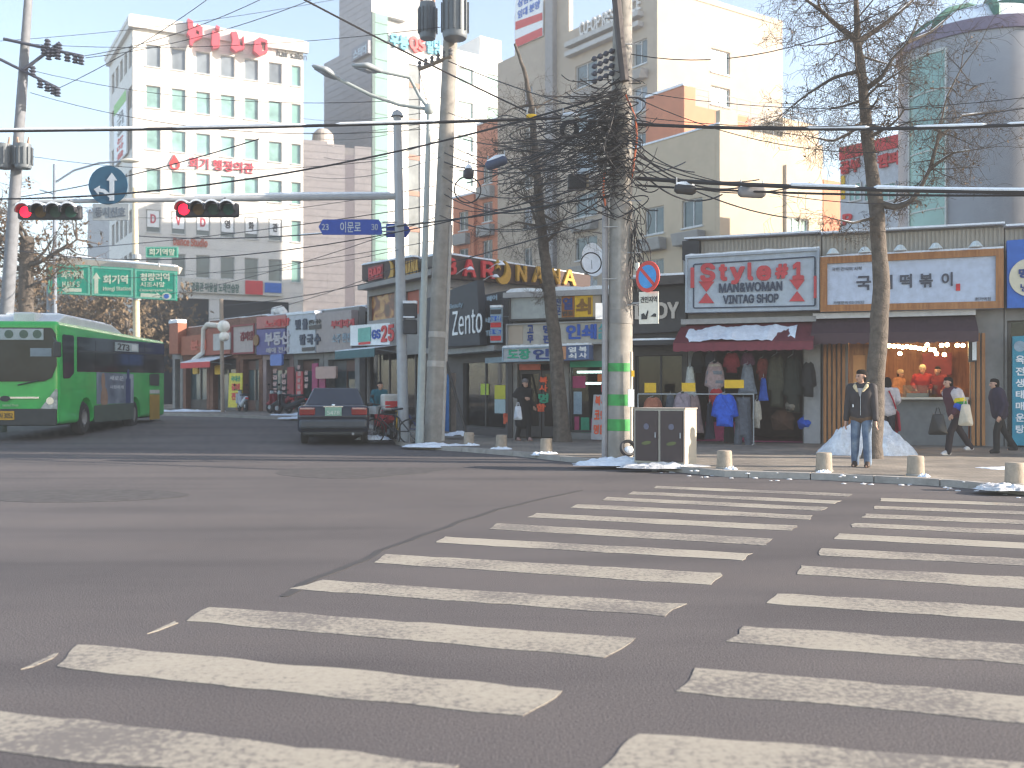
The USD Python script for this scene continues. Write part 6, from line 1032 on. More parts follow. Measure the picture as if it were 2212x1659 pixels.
part(bus, 'driver_window', FB.ext(rp(FB, [(134,722),(159,725),(159,806),(150,817),(136,818)]), 0.002, 0.012), busgl)
part(bus, 'window_band', FB.ext(rp(FB, [(166,727),(354,742),(354,806),(166,803)], 0.05), 0.002, 0.008), busgl)
for i, (a, b) in enumerate(((168,204),(206,242),(244,276),(278,310),(312,352))):
    yt = 733+15*(a-168)/184; part(bus, 'window', FB.ext(rp(FB, [(a,yt),(b,yt+15*(b-a)/184),(b,802),(a,800)], 0.04), 0.009, 0.016), busgl)
part(bus, 'window_line', FB.poly([(168,757),(352,766),(352,768),(168,759)], 0.017, 0.022), busd)
part(bus, 'rear_lower_window', FB.ext(rp(FB, [(322,808),(344,808),(343,834),(323,832)]), 0.002, 0.012), busd); part(bus, 'grille_panel', FB.rect(323,842,344,850,0.002,0.015), mat('panel_pale', (0.45,0.47,0.45))); part(bus, 'yellow_hatch', FB.rect(323,852,344,906,0.002,0.015), mat('hatch_ochre', (0.32,0.2,0.03)))
part(bus, 'route_box', FB.poly([(247,739),(296,743),(296,761),(247,758)], 0.017, 0.05), mat('route_box_grey', (0.33,0.40,0.42))); part(bus, 'route_lettering', FB.text('273', 250, 743, 276, 757, 0.052, 0.01, 2), busd); part(bus, 'route_lettering', FB.rect(281,745,293,758,0.052,0.06), mat('route_pale', (0.55,0.6,0.6)))
ad = part(bus, 'advert_panel', FB.rect(208,806,288,872,0.003,0.012), graph('advert_print', {'t': ('texture_coordinate', {}), 'n': ('noise_texture', {'scale': 0.9, 'detail': 2.0}), 'r': ('rgb_ramp', {'ramp': [(0.35,(0.09,0.12,0.17)),(0.5,(0.16,0.21,0.27)),(0.65,(0.30,0.36,0.42))]}), 'p': ('principled_bsdf', {'roughness': 0.35})}, [('t.object','n.vector'),('n.fac','r.fac'),('r.color','p.base_color')]))
u, z = FB.uz(222,832); part(ad, 'figure', FB.ext(unary_union([affinity.scale(Point(u,z+0.12).buffer(0.2), 0.9, 1.3), affinity.scale(Point(u+0.1,z-0.42).buffer(0.42), 0.8, 0.9)]), 0.013, 0.016), mat('advert_tan', (0.26,0.17,0.12))); u, z = FB.uz(276,840); part(ad, 'bottle', FB.ext(unary_union([sbox(u-0.22,z-0.62,u+0.22,z+0.3), sbox(u-0.09,z+0.3,u+0.09,z+0.62)]).buffer(0.04), 0.013, 0.016), mat('advert_blue', (0.03,0.05,0.14))); part(ad, 'advert_lettering', [FB.text('새로운', 236,812,266,822,0.013,0.005,1), FB.text('시원하게', 236,832,266,840,0.013,0.005,1)], mat('advert_white', (0.5,0.55,0.6)))
part(bus, 'windscreen', FBF.ext(rp(FBF, [(-68,707),(112,708),(121,722),(123,790),(112,816),(95,824),(-52,824),(-68,805)], 0.1), 0.003, 0.02), busgl)
db = part(bus, 'destination_box', FBF.rect(-40,710,95,734,0.022,0.05), mat('route_box_grey', (0.33,0.40,0.42)))
for px in (-16,21,53,82): part(db, 'round_sign', FBF.ext(Point(*FBF.uz(px,722)).buffer(0.115), 0.052, 0.06), mat('round_dark', (0.08,0.13,0.1)))
part(bus, 'dashboard_card', FBF.rect(66,752,112,770,0.022,0.03), mat('card_bluegrey', (0.2,0.26,0.3)))
for s in (0,1):
    q = [(88,884),(122,840),(125,842),(125,884)] if s == 0 else [(-40,884),(-71,840),(-74,842),(-74,884)]
    hl_ = part(bus, 'headlight', FBF.ext(Polygon([FBF.uz(*p) for p in q]), 0.003, 0.06), mat('lamp_glass', (0.30,0.34,0.34), 0.12, 0.5, 6, spec=1.0)); u, z = FBF.uz(110 if s == 0 else -60, 866); part(hl_, 'reflector', FBF.ext(Point(u,z).buffer(0.1), 0.062, 0.075), mat('chrome', (0.75,0.77,0.76), 0.15, 0.05, metal=0.9))
part(bus, 'front_bumper', FBF.ext(sbox(0.02,0.36,FBF.L-0.02,FBF.uz(60,883)[1]).buffer(-0.02).buffer(0.02), 0.003, 0.09), busd); part(bus, 'number_plate', FBF.rect(-12,888,34,907,0.092,0.11), mat('plate_yellow', (0.48,0.28,0.03)))
part(bus, 'number_lettering', FBF.text('74 사 3052', -9, 891, 31, 904, 0.112, 0.006, 1), busd); part(bus, 'chrome_strip', FBF.rect(-38,857,85,861,0.003,0.03), mat('chrome', (0.75,0.77,0.76))); part(bus, 'badge', FBF.ext(affinity.scale(Point(*FBF.uz(12,861)).buffer(0.13), 1.0, 0.6), 0.031, 0.05), busd)
part(bus, 'wiper', [tube([FBF.P(FBF.u(40),0.05,FBF.uz(40,832)[1]), FBF.P(FBF.u(84),0.05,FBF.uz(84,822)[1])], 0.02, 5), tube([FBF.P(FBF.u(-50),0.05,FBF.uz(-50,832)[1]), FBF.P(FBF.u(0),0.05,FBF.uz(0,820)[1])], 0.02, 5)], busd)
part(bus, 'company_lettering', FBF.text('seoul bus', 5, 872, 40, 878, 0.003, 0.01, 1), mat('pale_green_print', (0.3,0.5,0.3)))
ac = hullpts([FB.P(u,d,z) for u,z in ((0.9,3.22),(1.4,3.42),(5.6,3.42),(6.6,3.22)) for d in (-0.35,-2.1)], 0.05, 8); part(bus, 'roof_unit', ac, mat('roof_unit_white', (0.55,0.58,0.60), 0.5, 0.1, 2)); part(bus, 'roof_snow', hullpts([FB.P(u,d,3.47) for u in (1.4,5.4) for d in (-0.5,-1.9)], 0.05, 8), snow); part(bus, 'roof_hatch', rbox(FB.P(1.1,-1.2,3.36), (0.6,0.6,0.28), 0.05), mat('roof_unit_white', (0.55,0.58,0.60)))
part(bus, 'mirror', [tube([FBF.P(FBF.L-0.1,0.05,2.75), FBF.P(FBF.L+0.1,0.35,2.6)], 0.025, 5), rbox(FBF.P(FBF.L+0.12,0.38,2.4), (0.2,0.12,0.42), 0.04)], busd)

# ------------------------------------------------------------------ sedan
cy0 = 25.6; cpos = np.array([X_(720,cy0), cy0, float(gz(cy0+2,-4.5))*0.8]); cth = math.atan2(0.14, 0.99)
def carM(m):
    m = as_tm(m); m.apply_transform(trimesh.transformations.rotation_matrix(cth, [0,0,1])); m.apply_translation(cpos); return m
car = thing('sedan', 'dark navy sedan seen from behind with a pale green number plate', 'car', cpos); cpaint = mat('car_paint', (0.016,0.019,0.03), 0.22, 0.1, 2, coat=0.6); cglass = mat('car_rear_glass', (0.05,0.07,0.12), 0.06, 0.2, 1, spec=1.0)
hb_ = lambda pts, r: m3.Manifold.batch_hull([m3.Manifold.sphere(r, 20).translate(p) for p in pts])
low = hb_([(x,y,z) for x in (-0.80,0.80) for y,z in ((0.16,0.42),(0.12,0.72),(0.2,0.90),(4.5,0.75),(4.55,0.42))], 0.11) + hb_([(x,y,z) for x in (-0.76,0.76) for y,z in ((0.22,0.93),(1.0,0.96),(3.4,0.92),(4.3,0.82))], 0.08)
for y in (0.95,3.7): low -= m3.Manifold.cylinder(3,0.35,0.35,24).rotate((0,90,0)).translate((-1.5,y,0.32))
part(car, 'body', carM(low), cpaint, smooth=35)
cab = hb_([(x*k,y,z) for x in (-1,1) for k,y,z in ((0.72,0.95,1.0),(0.70,3.2,0.98),(0.55,1.6,1.41),(0.55,2.5,1.41))], 0.06); part(car, 'cabin', carM(cab), cpaint, smooth=35)
def quadp(pts, th=0.012):
    P = np.array(pts, float); n = np.cross(P[1]-P[0], P[3]-P[0]); n /= np.linalg.norm(n); V = np.vstack([P, P-n*th]); return trimesh.Trimesh(V, [[0,1,2],[0,2,3],[4,6,5],[4,7,6],[0,4,5],[0,5,1],[1,5,6],[1,6,2],[2,6,7],[2,7,3],[3,7,4],[3,4,0]], process=False)
part(car, 'rear_window', carM(quadp([(-0.66,0.935,1.05),(0.66,0.935,1.05),(0.52,1.50,1.415),(-0.52,1.50,1.415)])), cglass)
for s in (-1,1):
    part(car, 'tail_light', carM(rbox((s*0.66,0.06,0.86), (0.40,0.1,0.2), 0.03)), mat('tail_red', (0.22,0.012,0.016), 0.2, 0.2, 4)); part(car, 'reversing_light', carM(rbox((s*0.66,0.045,0.935), (0.36,0.1,0.045), 0.015)), mat('tail_pale', (0.5,0.32,0.28), 0.25))
    part(car, 'mirror', carM(rbox((s*0.93,2.75,1.0), (0.16,0.12,0.12), 0.03)), cpaint); part(car, 'side_window', carM(quadp([(s*0.775,1.2,1.03),(s*0.765,3.1,1.03),(s*0.62,2.5,1.40),(s*0.62,1.65,1.40)][::s])), cglass)
    for y in (0.95,3.7):
        w = lathe([(0.12,-0.09),(0.29,-0.09),(0.31,-0.06),(0.31,0.06),(0.29,0.09),(0.12,0.09)], (0,0,0), 20); w.apply_transform(trimesh.transformations.rotation_matrix(math.pi/2,[0,1,0])); w.apply_translation([s*0.78,y,0.315]); wp = part(car, 'wheel', carM(w), tyre); h = cyl((s*0.74,y,0.315),(s*0.86,y,0.315),0.18,12); part(wp, 'rim', carM(h), steel)
part(car, 'rear_bumper', carM(rbox((0,0.04,0.54), (1.72,0.16,0.24), 0.06)), mat('bumper_grey', (0.06,0.07,0.085), 0.3)); part(car, 'number_plate', carM(bx((0,0.0,0.86),(0.42,0.03,0.22))), mat('plate_green', (0.25,0.42,0.33))); part(car, 'plate_lettering', carM(Fr((-0.18,-0.02),(0.18,-0.02)).textu('5478', 0.02, 0.34, 0.78, 0.88, 0.0, 0.004, 1)), mat('plate_print', (0.6,0.65,0.6)))
part(car, 'chrome_bar', carM(bx((0,0.0,0.985),(0.5,0.03,0.02))), mat('chrome', (0.75,0.77,0.76))); part(car, 'badge', carM(ball((0,0.03,1.02),0.045,2,(1,0.4,0.8))), mat('chrome', (0.75,0.77,0.76))); part(car, 'valance', carM(rbox((0,0.14,0.34),(1.55,0.1,0.2),0.04)), busd); part(car, 'exhaust', carM(cyl((0.5,0.05,0.28),(0.5,0.3,0.28),0.035,10)), steel)

# ------------------------------------------------------------------ scooters and bicycles
def scooter(label, loc, rz, paint, box=None, boxm=None):
    loc = np.array(loc, float); t = thing('scooter', label, 'scooter', loc)
    def W(m): m = as_tm(m); m.apply_transform(trimesh.transformations.rotation_matrix(rz,[0,0,1])); m.apply_translation(loc); return m
    for y in (-0.6,0.62):
        w = trimesh.creation.torus(0.2,0.055,major_sections=20,minor_sections=8); w.apply_transform(trimesh.transformations.rotation_matrix(math.pi/2,[0,1,0])); w.apply_translation([0,y,0.255]); p = part(t, 'wheel', W(w), tyre); part(p, 'hub', W(cyl((-0.06,y,0.255),(0.06,y,0.255),0.09,10)), steel)
    part(t, 'body', W(chain([((0,0.45,0.75),0.1),((0,0.4,0.4),0.1),((0,0.1,0.3),0.1),((0,-0.3,0.45),0.14),((0,-0.68,0.62),0.1)])), paint, smooth=40); part(t, 'leg_shield', W(hullpts([(x,0.42,z) for x in (-0.18,0.18) for z in (0.4,0.8)]+[(0,0.55,0.6)],0.03)), paint)
    part(t, 'seat', W(hullpts([(-0.1,-0.05,0.76),(0.1,-0.05,0.76),(-0.12,-0.6,0.78),(0.12,-0.6,0.78)],0.05)), blackp); part(t, 'fork', W(tube([(0,0.4,0.95),(0,0.52,0.6),(0,0.62,0.26)],0.03,6)), steel); part(t, 'handlebar', W(tube([(-0.34,0.3,1.0),(-0.1,0.38,0.98),(0.1,0.38,0.98),(0.34,0.3,1.0)],0.02,6)), blackp)
    part(t, 'headlight', W(ball((0,0.5,0.88),0.1,2)), mat('lamp_glass',(0.3,0.34,0.34))); part(t, 'front_fender', W(hullpts([(0,0.42,0.42),(0,0.62,0.52),(0,0.84,0.4)],0.06)), paint); part(t, 'tail_light', W(bx((0,-0.78,0.62),(0.14,0.05,0.07))), RED)
    for s in (-1,1): part(t, 'mirror', W([tube([(s*0.2,0.36,1.0),(s*0.28,0.36,1.2)],0.01,4), ball((s*0.28,0.36,1.22),0.055,1,(1,0.3,0.8))]), blackp)
    if box is not None: part(t, 'delivery_box', W(rbox((0,-0.62,1.06),(0.46,0.44,0.44),0.05)), box); part(t, 'box_band', W(rbox((0,-0.63,1.0),(0.38,0.46,0.18),0.02)), boxm or RED)
    return t
scooter('red delivery scooter with white and red box beside the parked sedan', (X_(832,27.6),27.6,SW), 0.35, col('scooter_red',(0.4,0.03,0.05)), mat('box_white',(0.55,0.52,0.48)), RED)
scooter('white and blue scooter parked by the yellow standing banner', (X_(524,45.5),45.5,gz(45.5)+SW), 0.5, mat('scooter_white',(0.5,0.54,0.6),0.35)); scooter('dark red scooter parked beneath the red vertical banners', (X_(604,42),42,gz(42)+SW), 0.9, DRED); scooter('black scooter parked just left of the sedan roof', (X_(627,40.6),40.6,gz(40.6)+SW), 1.2, blackp)
def bicycle(label, loc, rz, m):
    loc = np.array(loc, float); t = thing('bicycle', label, 'bicycle', loc)
    def W(q): q = as_tm(q); q.apply_transform(trimesh.transformations.rotation_matrix(rz,[0,0,1])); q.apply_translation(loc); return q
    for y in (-0.52,0.52):
        w = trimesh.creation.torus(0.31,0.02,major_sections=28,minor_sections=6); w.apply_transform(trimesh.transformations.rotation_matrix(math.pi/2,[0,1,0])); w.apply_translation([0,y,0.33]); p = part(t, 'wheel', W(w), tyre); part(p, 'spokes', W([cyl((0,y,0.33),(0,y+0.3*math.cos(a),0.33+0.3*math.sin(a)),0.004,3) for a in np.arange(0,6.28,0.52)]), steel)
    part(t, 'frame', W([cyl(a,b,0.018,6) for a,b in (((0,-0.15,0.85),(0,-0.05,0.33)),((0,-0.05,0.33),(0,-0.52,0.33)),((0,-0.52,0.33),(0,-0.13,0.75)),((0,-0.13,0.75),(0,0.35,0.78)),((0,-0.05,0.33),(0,0.37,0.7)),((0,0.33,0.95),(0,0.52,0.33)))]), m); part(t, 'handlebar', W(tube([(-0.28,0.2,1.0),(-0.1,0.33,0.98),(0.1,0.33,0.98),(0.28,0.2,1.0)],0.014,6)), steel); part(t, 'saddle', W(hullpts([(0,-0.02,0.9),(-0.06,-0.28,0.92),(0.06,-0.28,0.92)],0.03)), blackp); part(t, 'basket', W([bx((0,0.5,0.78),(0.3,0.22,0.01))]+[bx((0.15*s,0.5,0.88),(0.008,0.22,0.2)) for s in (-1,1)]+[bx((0,0.5+0.11*s,0.88),(0.3,0.008,0.2)) for s in (-1,1)]), steel); part(t, 'pedal', W([bx((0.12,0.02,0.25),(0.1,0.06,0.02)), bx((-0.12,-0.12,0.42),(0.1,0.06,0.02))]), blackp)
bicycle('black bicycle leaning at the signal mast beside the red scooter', (X_(846,26.0),26.0,SW-0.02), 1.2, blackp); bicycle('dark blue bicycle parked behind the signal mast', (X_(872,27.2),27.2,SW), 1.0, DBLUE); bicycle('yellow framed bicycle between the scooter and the signal mast', (X_(858,26.9),26.9,SW), 0.2, YEL)
# ------------------------------------------------------------------ bollards, cabinet, snow on the ground
bp = [(1565,1012,'concrete bollard just right of the dark utility cabinet'),(1780,1018,'concrete bollard left of the standing man'),(1978,1027,'concrete bollard right of the standing man'),(2192,1046,'concrete bollard in slush at the right picture edge'),(1180,978,'concrete bollard left of the thick pole'),(1083,968,'concrete bollard in front of the corner shop counter'),(1013,961,'concrete bollard nearest the twin poles')]
b0p = None; bol_m = mat('bollard_stone', (0.31,0.265,0.215), 0.85, 0.18, 12, bump=0.4, bsc=60)
for px, py, lab in bp:
    p = onroad(px, py, SW)
    if b0p is None:
        b0p = thing('bollard', lab, 'bollard', p, 'stubby concrete bollards along the kerb'); part(b0p, 'shaft', lathe([(0,0),(0.135,0),(0.135,0.02),(0.127,0.29),(0.115,0.315),(0,0.322)], p, 24), bol_m, smooth=40); part(b0p, 'base_ring', lathe([(0.137,0),(0.15,0),(0.15,0.025),(0.137,0.03)], p, 24), concrete)
    else: copy(b0p, p, lab)
def snowpatch(label, c, rx, ry, h, seed, m=None, rot=0.0, n=34, sharp=1.0, name='snow_patch'):
    g = np.linspace(-1.15,1.15,n); xx, yy = np.meshgrid(g, g, indexing='ij'); ang = np.arctan2(yy,xx); rr = np.hypot(xx,yy)/(0.72+0.5*meshkit.noise(np.stack([np.cos(ang)*1.8+seed, np.sin(ang)*1.8, ang*0], -1), seed))
    hh = h*(np.clip(1-rr,0,None)**(0.8*sharp if n > 40 else 0.45))*((0.45+1.1*meshkit.fbm(np.stack([xx*3.6+seed*3, yy*3.6, xx*0], -1), 5, seed)) if n > 40 else 1.5*np.clip(meshkit.fbm(np.stack([xx*4+seed*3, yy*4, xx*0], -1), 4, seed)-0.28,0,None)) - 0.03*(rr > 1); X = xx*rx*math.cos(rot)-yy*ry*math.sin(rot)+c[0]; Yv = xx*rx*math.sin(rot)+yy*ry*math.cos(rot)+c[1]; V = np.stack([X,Yv,c[2]+hh+0.002],-1).reshape(-1,3); f = []
    for i in range(n-1):
        for j in range(n-1):
            q = [i*n+j,(i+1)*n+j,(i+1)*n+j+1,i*n+j+1]
            if (rr.ravel()[q] < 1.12).any(): f += [[q[0],q[1],q[2]],[q[0],q[2],q[3]]]
    single(name, trimesh.Trimesh(V, np.array(f), process=False), m or snow, label, 'snow', smooth=True)
c = onroad(1876, 982, SW); snowpatch('big heap of shovelled snow behind the standing man', c+[0,0.25,0], 1.02, 0.8, 0.95, 4, mat('heap_snow', (0.62,0.67,0.74), 0.65, 0.22, 8, bump=1.0, bsc=22), n=80, sharp=1.0, name='snow_heap')
for i, (px, py, rx, ry, h, lab, mm) in enumerate([(936,962,0.75,0.5,0.11,'snow crust around the foot of the left concrete pole',snow),(1330,1000,0.75,0.35,0.2,'snow piled at the foot of the thick green banded pole',snow),(1430,1007,0.75,0.22,0.12,'dirty snow along the foot of the dark utility cabinet',dirty_snow),(1236,946,0.55,0.4,0.16,'snow ridge in front of the key shop window',snow),(1178,980,0.28,0.2,0.1,'small snow clump at the bollard left of the thick pole',snow),(1083,970,0.25,0.18,0.1,'small snow clump at the bollard by the corner shop',snow),(1016,962,0.22,0.18,0.1,'small snow clump at the bollard nearest the twin poles',snow),(1580,1014,0.12,0.1,0.1,'lump of snow against the bollard right of the cabinet',snow),(1778,1021,0.13,0.1,0.1,'lump of snow against the bollard left of the standing man',snow),(1996,1030,0.1,0.08,0.09,'lump of snow against the bollard right of the standing man',snow),(2210,1044,0.16,0.14,0.14,'lump of snow against the bollard at the right picture edge',snow),(2165,1052,0.35,0.3,0.1,'mound of dark slush at the right picture edge',dirty_snow),(2200,1012,0.7,0.4,0.05,'thin snow sheet behind the right edge bollard',snow),(404,889,0.0,0,0,'',None),(672,1008-36,0.22,0.1,0.05,'scrap of snow on the road behind the sedan',snow)]):
    if mm is None: continue
    z = 0.0 if lab.startswith('scrap') else SW; snowpatch(lab, onroad(px,py,z), rx, ry, h, 10+i, mm)
for i, (px, Y, rx, ry, lab) in enumerate([(405,46,1.6,0.6,'long snow strip on the left pavement behind the bus'),(700,37.5,1.5,0.45,'sunlit snow strip at the kerb left of the sedan'),(640,40,1.0,0.4,'snow strip under the scooters on the left pavement'),(806,26.8,0.45,0.3,'snow patch between the sedan and the bicycles'),(990,28.3,0.5,0.3,'snow patch by the blue door')]): snowpatch(lab, np.array([X_(px,Y),Y,gz(Y)+(SW if px not in (700,) else 0.1)]), rx, ry, 0.16, 60+i, snow)
# slush along the kerb on the right
rs = np.random.RandomState(9); gl_ = []
for i in range(60):
    s = rs.uniform(1.0, 17.5)**0.85; q = kline.interpolate(s); gl_.append(ball((q.x-rs.uniform(0.0,0.5)**1.3*1.0+rs.uniform(-0.1,0.1), q.y-rs.uniform(-0.08,0.4), 0.0 if rs.rand() < 0.7 else SW), rs.uniform(0.012,0.04), 1, (1.3,1,0.5)))
single('kerb_slush', gl_, dirty_snow, 'crumbs of dirty slush scattered along the kerb', 'slush', kind='stuff')
# utility cabinet
kf0, kf1 = np.array([2.26,18.4]), np.array([3.09,17.78]); FK = Fr(kf0, kf1); kt = thing('utility_cabinet', 'double door utility cabinet with dark doors and cream end panel beside the thick pole', 'cabinet', (*FK.P(FK.L/2,-0.25,0)[:2], SW)); cream = mat('cabinet_cream', (0.42,0.39,0.33), 0.5, 0.05)
part(kt, 'body', FK.box(0, FK.L, SW+0.03, SW+1.02, -0.46, -0.0), cream); part(kt, 'plinth', FK.box(0.03, FK.L-0.03, SW-0.02, SW+0.028, -0.43, -0.03), concrete); part(kt, 'lid', FK.box(-0.015, FK.L+0.015, SW+1.022, SW+1.045, -0.475, 0.015), mat('cabinet_edge', (0.4,0.33,0.27)))
for k in range(2):
    u0, u1 = 0.035+k*(FK.L/2), FK.L/2-0.02+k*(FK.L/2-0.015); d_ = part(kt, 'door', FK.ext(sbox(u0,SW+0.07,u1,SW+0.99).buffer(-0.015).buffer(0.015), 0.003, 0.022), mat('cabinet_maroon', (0.05,0.034,0.036), 0.4)); um = (u0+u1)/2
    part(d_, 'round_emblem', FK.ext(Point(um,SW+0.70).buffer(0.055), 0.023, 0.03), mat('emblem_violet', (0.13,0.13,0.18))); part(d_, 'leaf_emblem', FK.ext(affinity.rotate(affinity.scale(Point(um,SW+0.40).buffer(0.1), 1.0, 0.32), 10), 0.023, 0.03), mat('emblem_green', (0.12,0.14,0.05))); part(d_, 'handle', FK.box(u1-0.05,u1-0.03,SW+0.5,SW+0.6,0.023,0.045), steel)
part(kt, 'corner_strip', FK.box(FK.L-0.02, FK.L+0.004, SW+0.03, SW+1.02, 0.003, 0.02), mat('cabinet_edge', (0.4,0.33,0.27)))

# ------------------------------------------------------------------ garments hung outside the clothes shop
def garment(label, px0, px1, y0, y1, d, m, kind='coat', group=None, th=0.16, trim=None):
    F = FS; u0,u1,z0,z1 = F.R(px0, y0, px1, y1); w, h = u1-u0, z1-z0; P = lambda q: Polygon([(u0+w*a, z0+h*b) for a, b in q])
    if kind == 'coat': p = P([(0.36,0.97),(0.44,0.93),(0.56,0.93),(0.64,0.97),(0.8,0.9),(0.92,0.7),(1.0,0.32),(0.86,0.28),(0.79,0.55),(0.8,0.0),(0.2,0.02),(0.21,0.55),(0.14,0.28),(0,0.32),(0.08,0.7),(0.2,0.9)])
    elif kind == 'trousers': p = P([(0.15,1),(0.85,1),(0.98,0.0),(0.58,0.0),(0.5,0.7),(0.42,0.0),(0.02,0.0)])
    elif kind == 'dress': p = P([(0.36,1),(0.5,0.93),(0.64,1),(0.75,0.85),(0.86,0.4),(1,0.02),(0,0.0),(0.14,0.4),(0.25,0.85)])
    else: p = P([(0.3,1),(0.7,1),(0.95,0.6),(1,0.1),(0.5,0),(0,0.1),(0.05,0.6)])
    t = thing('garment', label, 'clothing', F.P((u0+u1)/2, d, z0), group); p = p.buffer(0.03).buffer(-0.03); lay = []
    for k, off in enumerate((0.0,0.018,0.04,0.07)):
        q = p.buffer(-off)
        if q.is_empty: break
        lay.append(F.ext(q, d-th*(0.18+0.12*k), d+th*(0.18+0.12*k)-0.0))
    v = cat_(lay); pts = v.vertices; pts += (meshkit.noise(np.c_[pts[:,0]*14, pts[:,1]*3, pts[:,2]*4])[:,None]-0.5)*0.05*np.array([*F.n,0]); part(t, 'cloth', v, m)
    part(t, 'hanger', tube([F.P(u0+w*0.25,d,z1-h*0.06), F.P((u0+u1)/2,d,z1+0.01), F.P((u0+u1)/2,d,z1+0.1)], 0.008, 4), steel)
    if trim:
        for f0, f1, mm in trim: part(t, 'stripe', F.ext(p.buffer(-0.03).intersection(sbox(u0,z0+h*f0,u1,z0+h*f1)), d+th*0.55, d+th*0.565), mm)
    return t
cl = lambda n, c: mat('cloth_'+n, c, 0.9, 0.25, 10, bump=0.5, bsc=25)
pk = cl('pinkgrey', (0.33,0.25,0.26)); gr = cl('greyblue', (0.16,0.185,0.23)); navyc = cl('navy', (0.03,0.035,0.055)); olive = cl('olive', (0.05,0.05,0.035)); blk = cl('black', (0.018,0.018,0.02))
garment('off white hooded coat hanging at the left of the clothes shop front', 1484, 1512, 792, 856, 0.5, cl('offwhite',(0.45,0.47,0.46)), 'dress')
garment('pink and grey striped knit sweater hanging under the burgundy awning', 1528, 1572, 780, 858, 0.45, pk, 'coat', trim=((0.12,0.2,gr),(0.38,0.46,gr),(0.62,0.72,gr),(0.84,0.9,cl('creamknit',(0.4,0.36,0.31)))))
garment('grey blue knit top hanging behind the yellow tag', 1598, 1640, 786, 852, 0.4, gr, 'dress'); garment('bright blue jacket on the front clothes rack', 1556, 1612, 848, 918, 1.5, cl('blue',(0.02,0.09,0.5)), 'coat', th=0.22)
garment('dark grey jeans hanging on the front rack beside the blue jacket', 1600, 1640, 858, 958, 1.35, cl('jeansgrey',(0.09,0.10,0.125)), 'trousers'); garment('lilac grey coat at the left end of the front rack', 1476, 1518, 846, 908, 1.45, cl('lilac',(0.25,0.21,0.25)), 'coat', th=0.22); garment('brownish pink coat beside the lilac grey coat', 1500, 1540, 852, 932, 1.4, cl('rosebrown',(0.21,0.15,0.15)), 'dress', th=0.24)
garment('orange brown jacket showing above the utility cabinet', 1410, 1452, 856, 900, 1.2, cl('rustjacket',(0.36,0.14,0.09)), 'coat'); garment('slate coat hanging between the rust jacket and the lilac coat', 1448, 1480, 850, 920, 1.0, cl('slate',(0.09,0.11,0.14)), 'dress'); garment('red jacket peeping behind the bright blue jacket', 1542, 1576, 838, 880, 0.9, cl('red',(0.36,0.03,0.035)), 'coat')
garment('royal blue top hanging at the right of the yellow tag', 1642, 1664, 816, 866, 0.4, cl('royal',(0.03,0.09,0.4)), 'dress'); garment('cream cardigan hanging low beside the jeans', 1636, 1656, 862, 922, 1.1, cl('cream',(0.4,0.37,0.32)), 'coat'); garment('black coat in the top row left of the striped sweater', 1494, 1524, 758, 806, 0.1, blk, 'coat'); garment('black jacket in the top row behind the striped sweater', 1522, 1552, 758, 806, 0.05, navyc, 'coat')
garment('crimson top in the top row of the clothes shop', 1562, 1600, 760, 806, 0.05, cl('crimson',(0.26,0.03,0.05)), 'coat'); garment('purple top in the top row beside the crimson one', 1600, 1632, 760, 800, 0.05, cl('plum',(0.12,0.04,0.09)), 'coat'); garment('maroon patterned jumper right of centre in the shop opening', 1634, 1664, 772, 822, 0.1, cl('maroon',(0.2,0.04,0.035)), 'coat')
garment('olive camouflage parka hanging in the middle of the doorway', 1656, 1704, 764, 880, 0.2, olive, 'coat', th=0.3); garment('dark green long coat hanging right of the olive parka', 1692, 1738, 766, 890, 0.25, cl('darkgreen',(0.022,0.026,0.022)), 'coat', th=0.3); garment('black coat hanging against the grey pillar', 1732, 1766, 780, 858, 0.4, blk, 'coat', th=0.3)
garment('long dark skirt hanging at the left of the clothes rack', 1538, 1560, 870, 945, 1.2, navyc, 'dress'); garment('dark trousers hanging behind the bright blue jacket', 1576, 1600, 900, 952, 1.1, blk, 'trousers')
for px0, px1, y0, y1, d, lab in ((1412,1436,828,848,1.0,'yellow price card above the rust jacket'),(1494,1522,828,846,1.3,'yellow price card above the lilac coat'),(1582,1622,822,839,1.3,'wide yellow price card above the bright blue jacket')): single('price_card', FS.rect(px0,y0,px1,y1,d+0.1,d+0.12), YEL, lab, 'price card')
rk = thing('clothes_rack', 'chrome clothes rail carrying the front row of garments', 'rack', FS.P(FS.u(1545),1.4,SW)); ra, rb_ = FS.u(1404), FS.u(1642); zr_ = SW+1.28; part(rk, 'rail', tube([FS.P(ra,1.42,zr_), FS.P(rb_,1.42,zr_)],0.018,8), steel)
for u in (ra,(ra+rb_)/2,rb_): part(rk, 'stand', tube([FS.P(u,1.42,zr_), FS.P(u,1.42,SW+0.03)],0.018,6), steel); part(rk, 'foot', tube([FS.P(u,1.15,SW+0.02), FS.P(u,1.7,SW+0.02)],0.016,6), steel)
rk = thing('clothes_rack', 'chrome ceiling rail behind the awning carrying the upper garments', 'rack', FS.P(FS.u(1620),0.2,2.6)); part(rk, 'rail', tube([FS.P(FS.u(1490),0.15,2.62), FS.P(FS.u(1765),0.3,2.62)],0.016,6), steel); [part(rk, 'bracket', tube([FS.P(u,0.2,2.62), FS.P(u,0.1,2.86)],0.012,5), steel) for u in (FS.u(1492),FS.u(1625),FS.u(1762))]
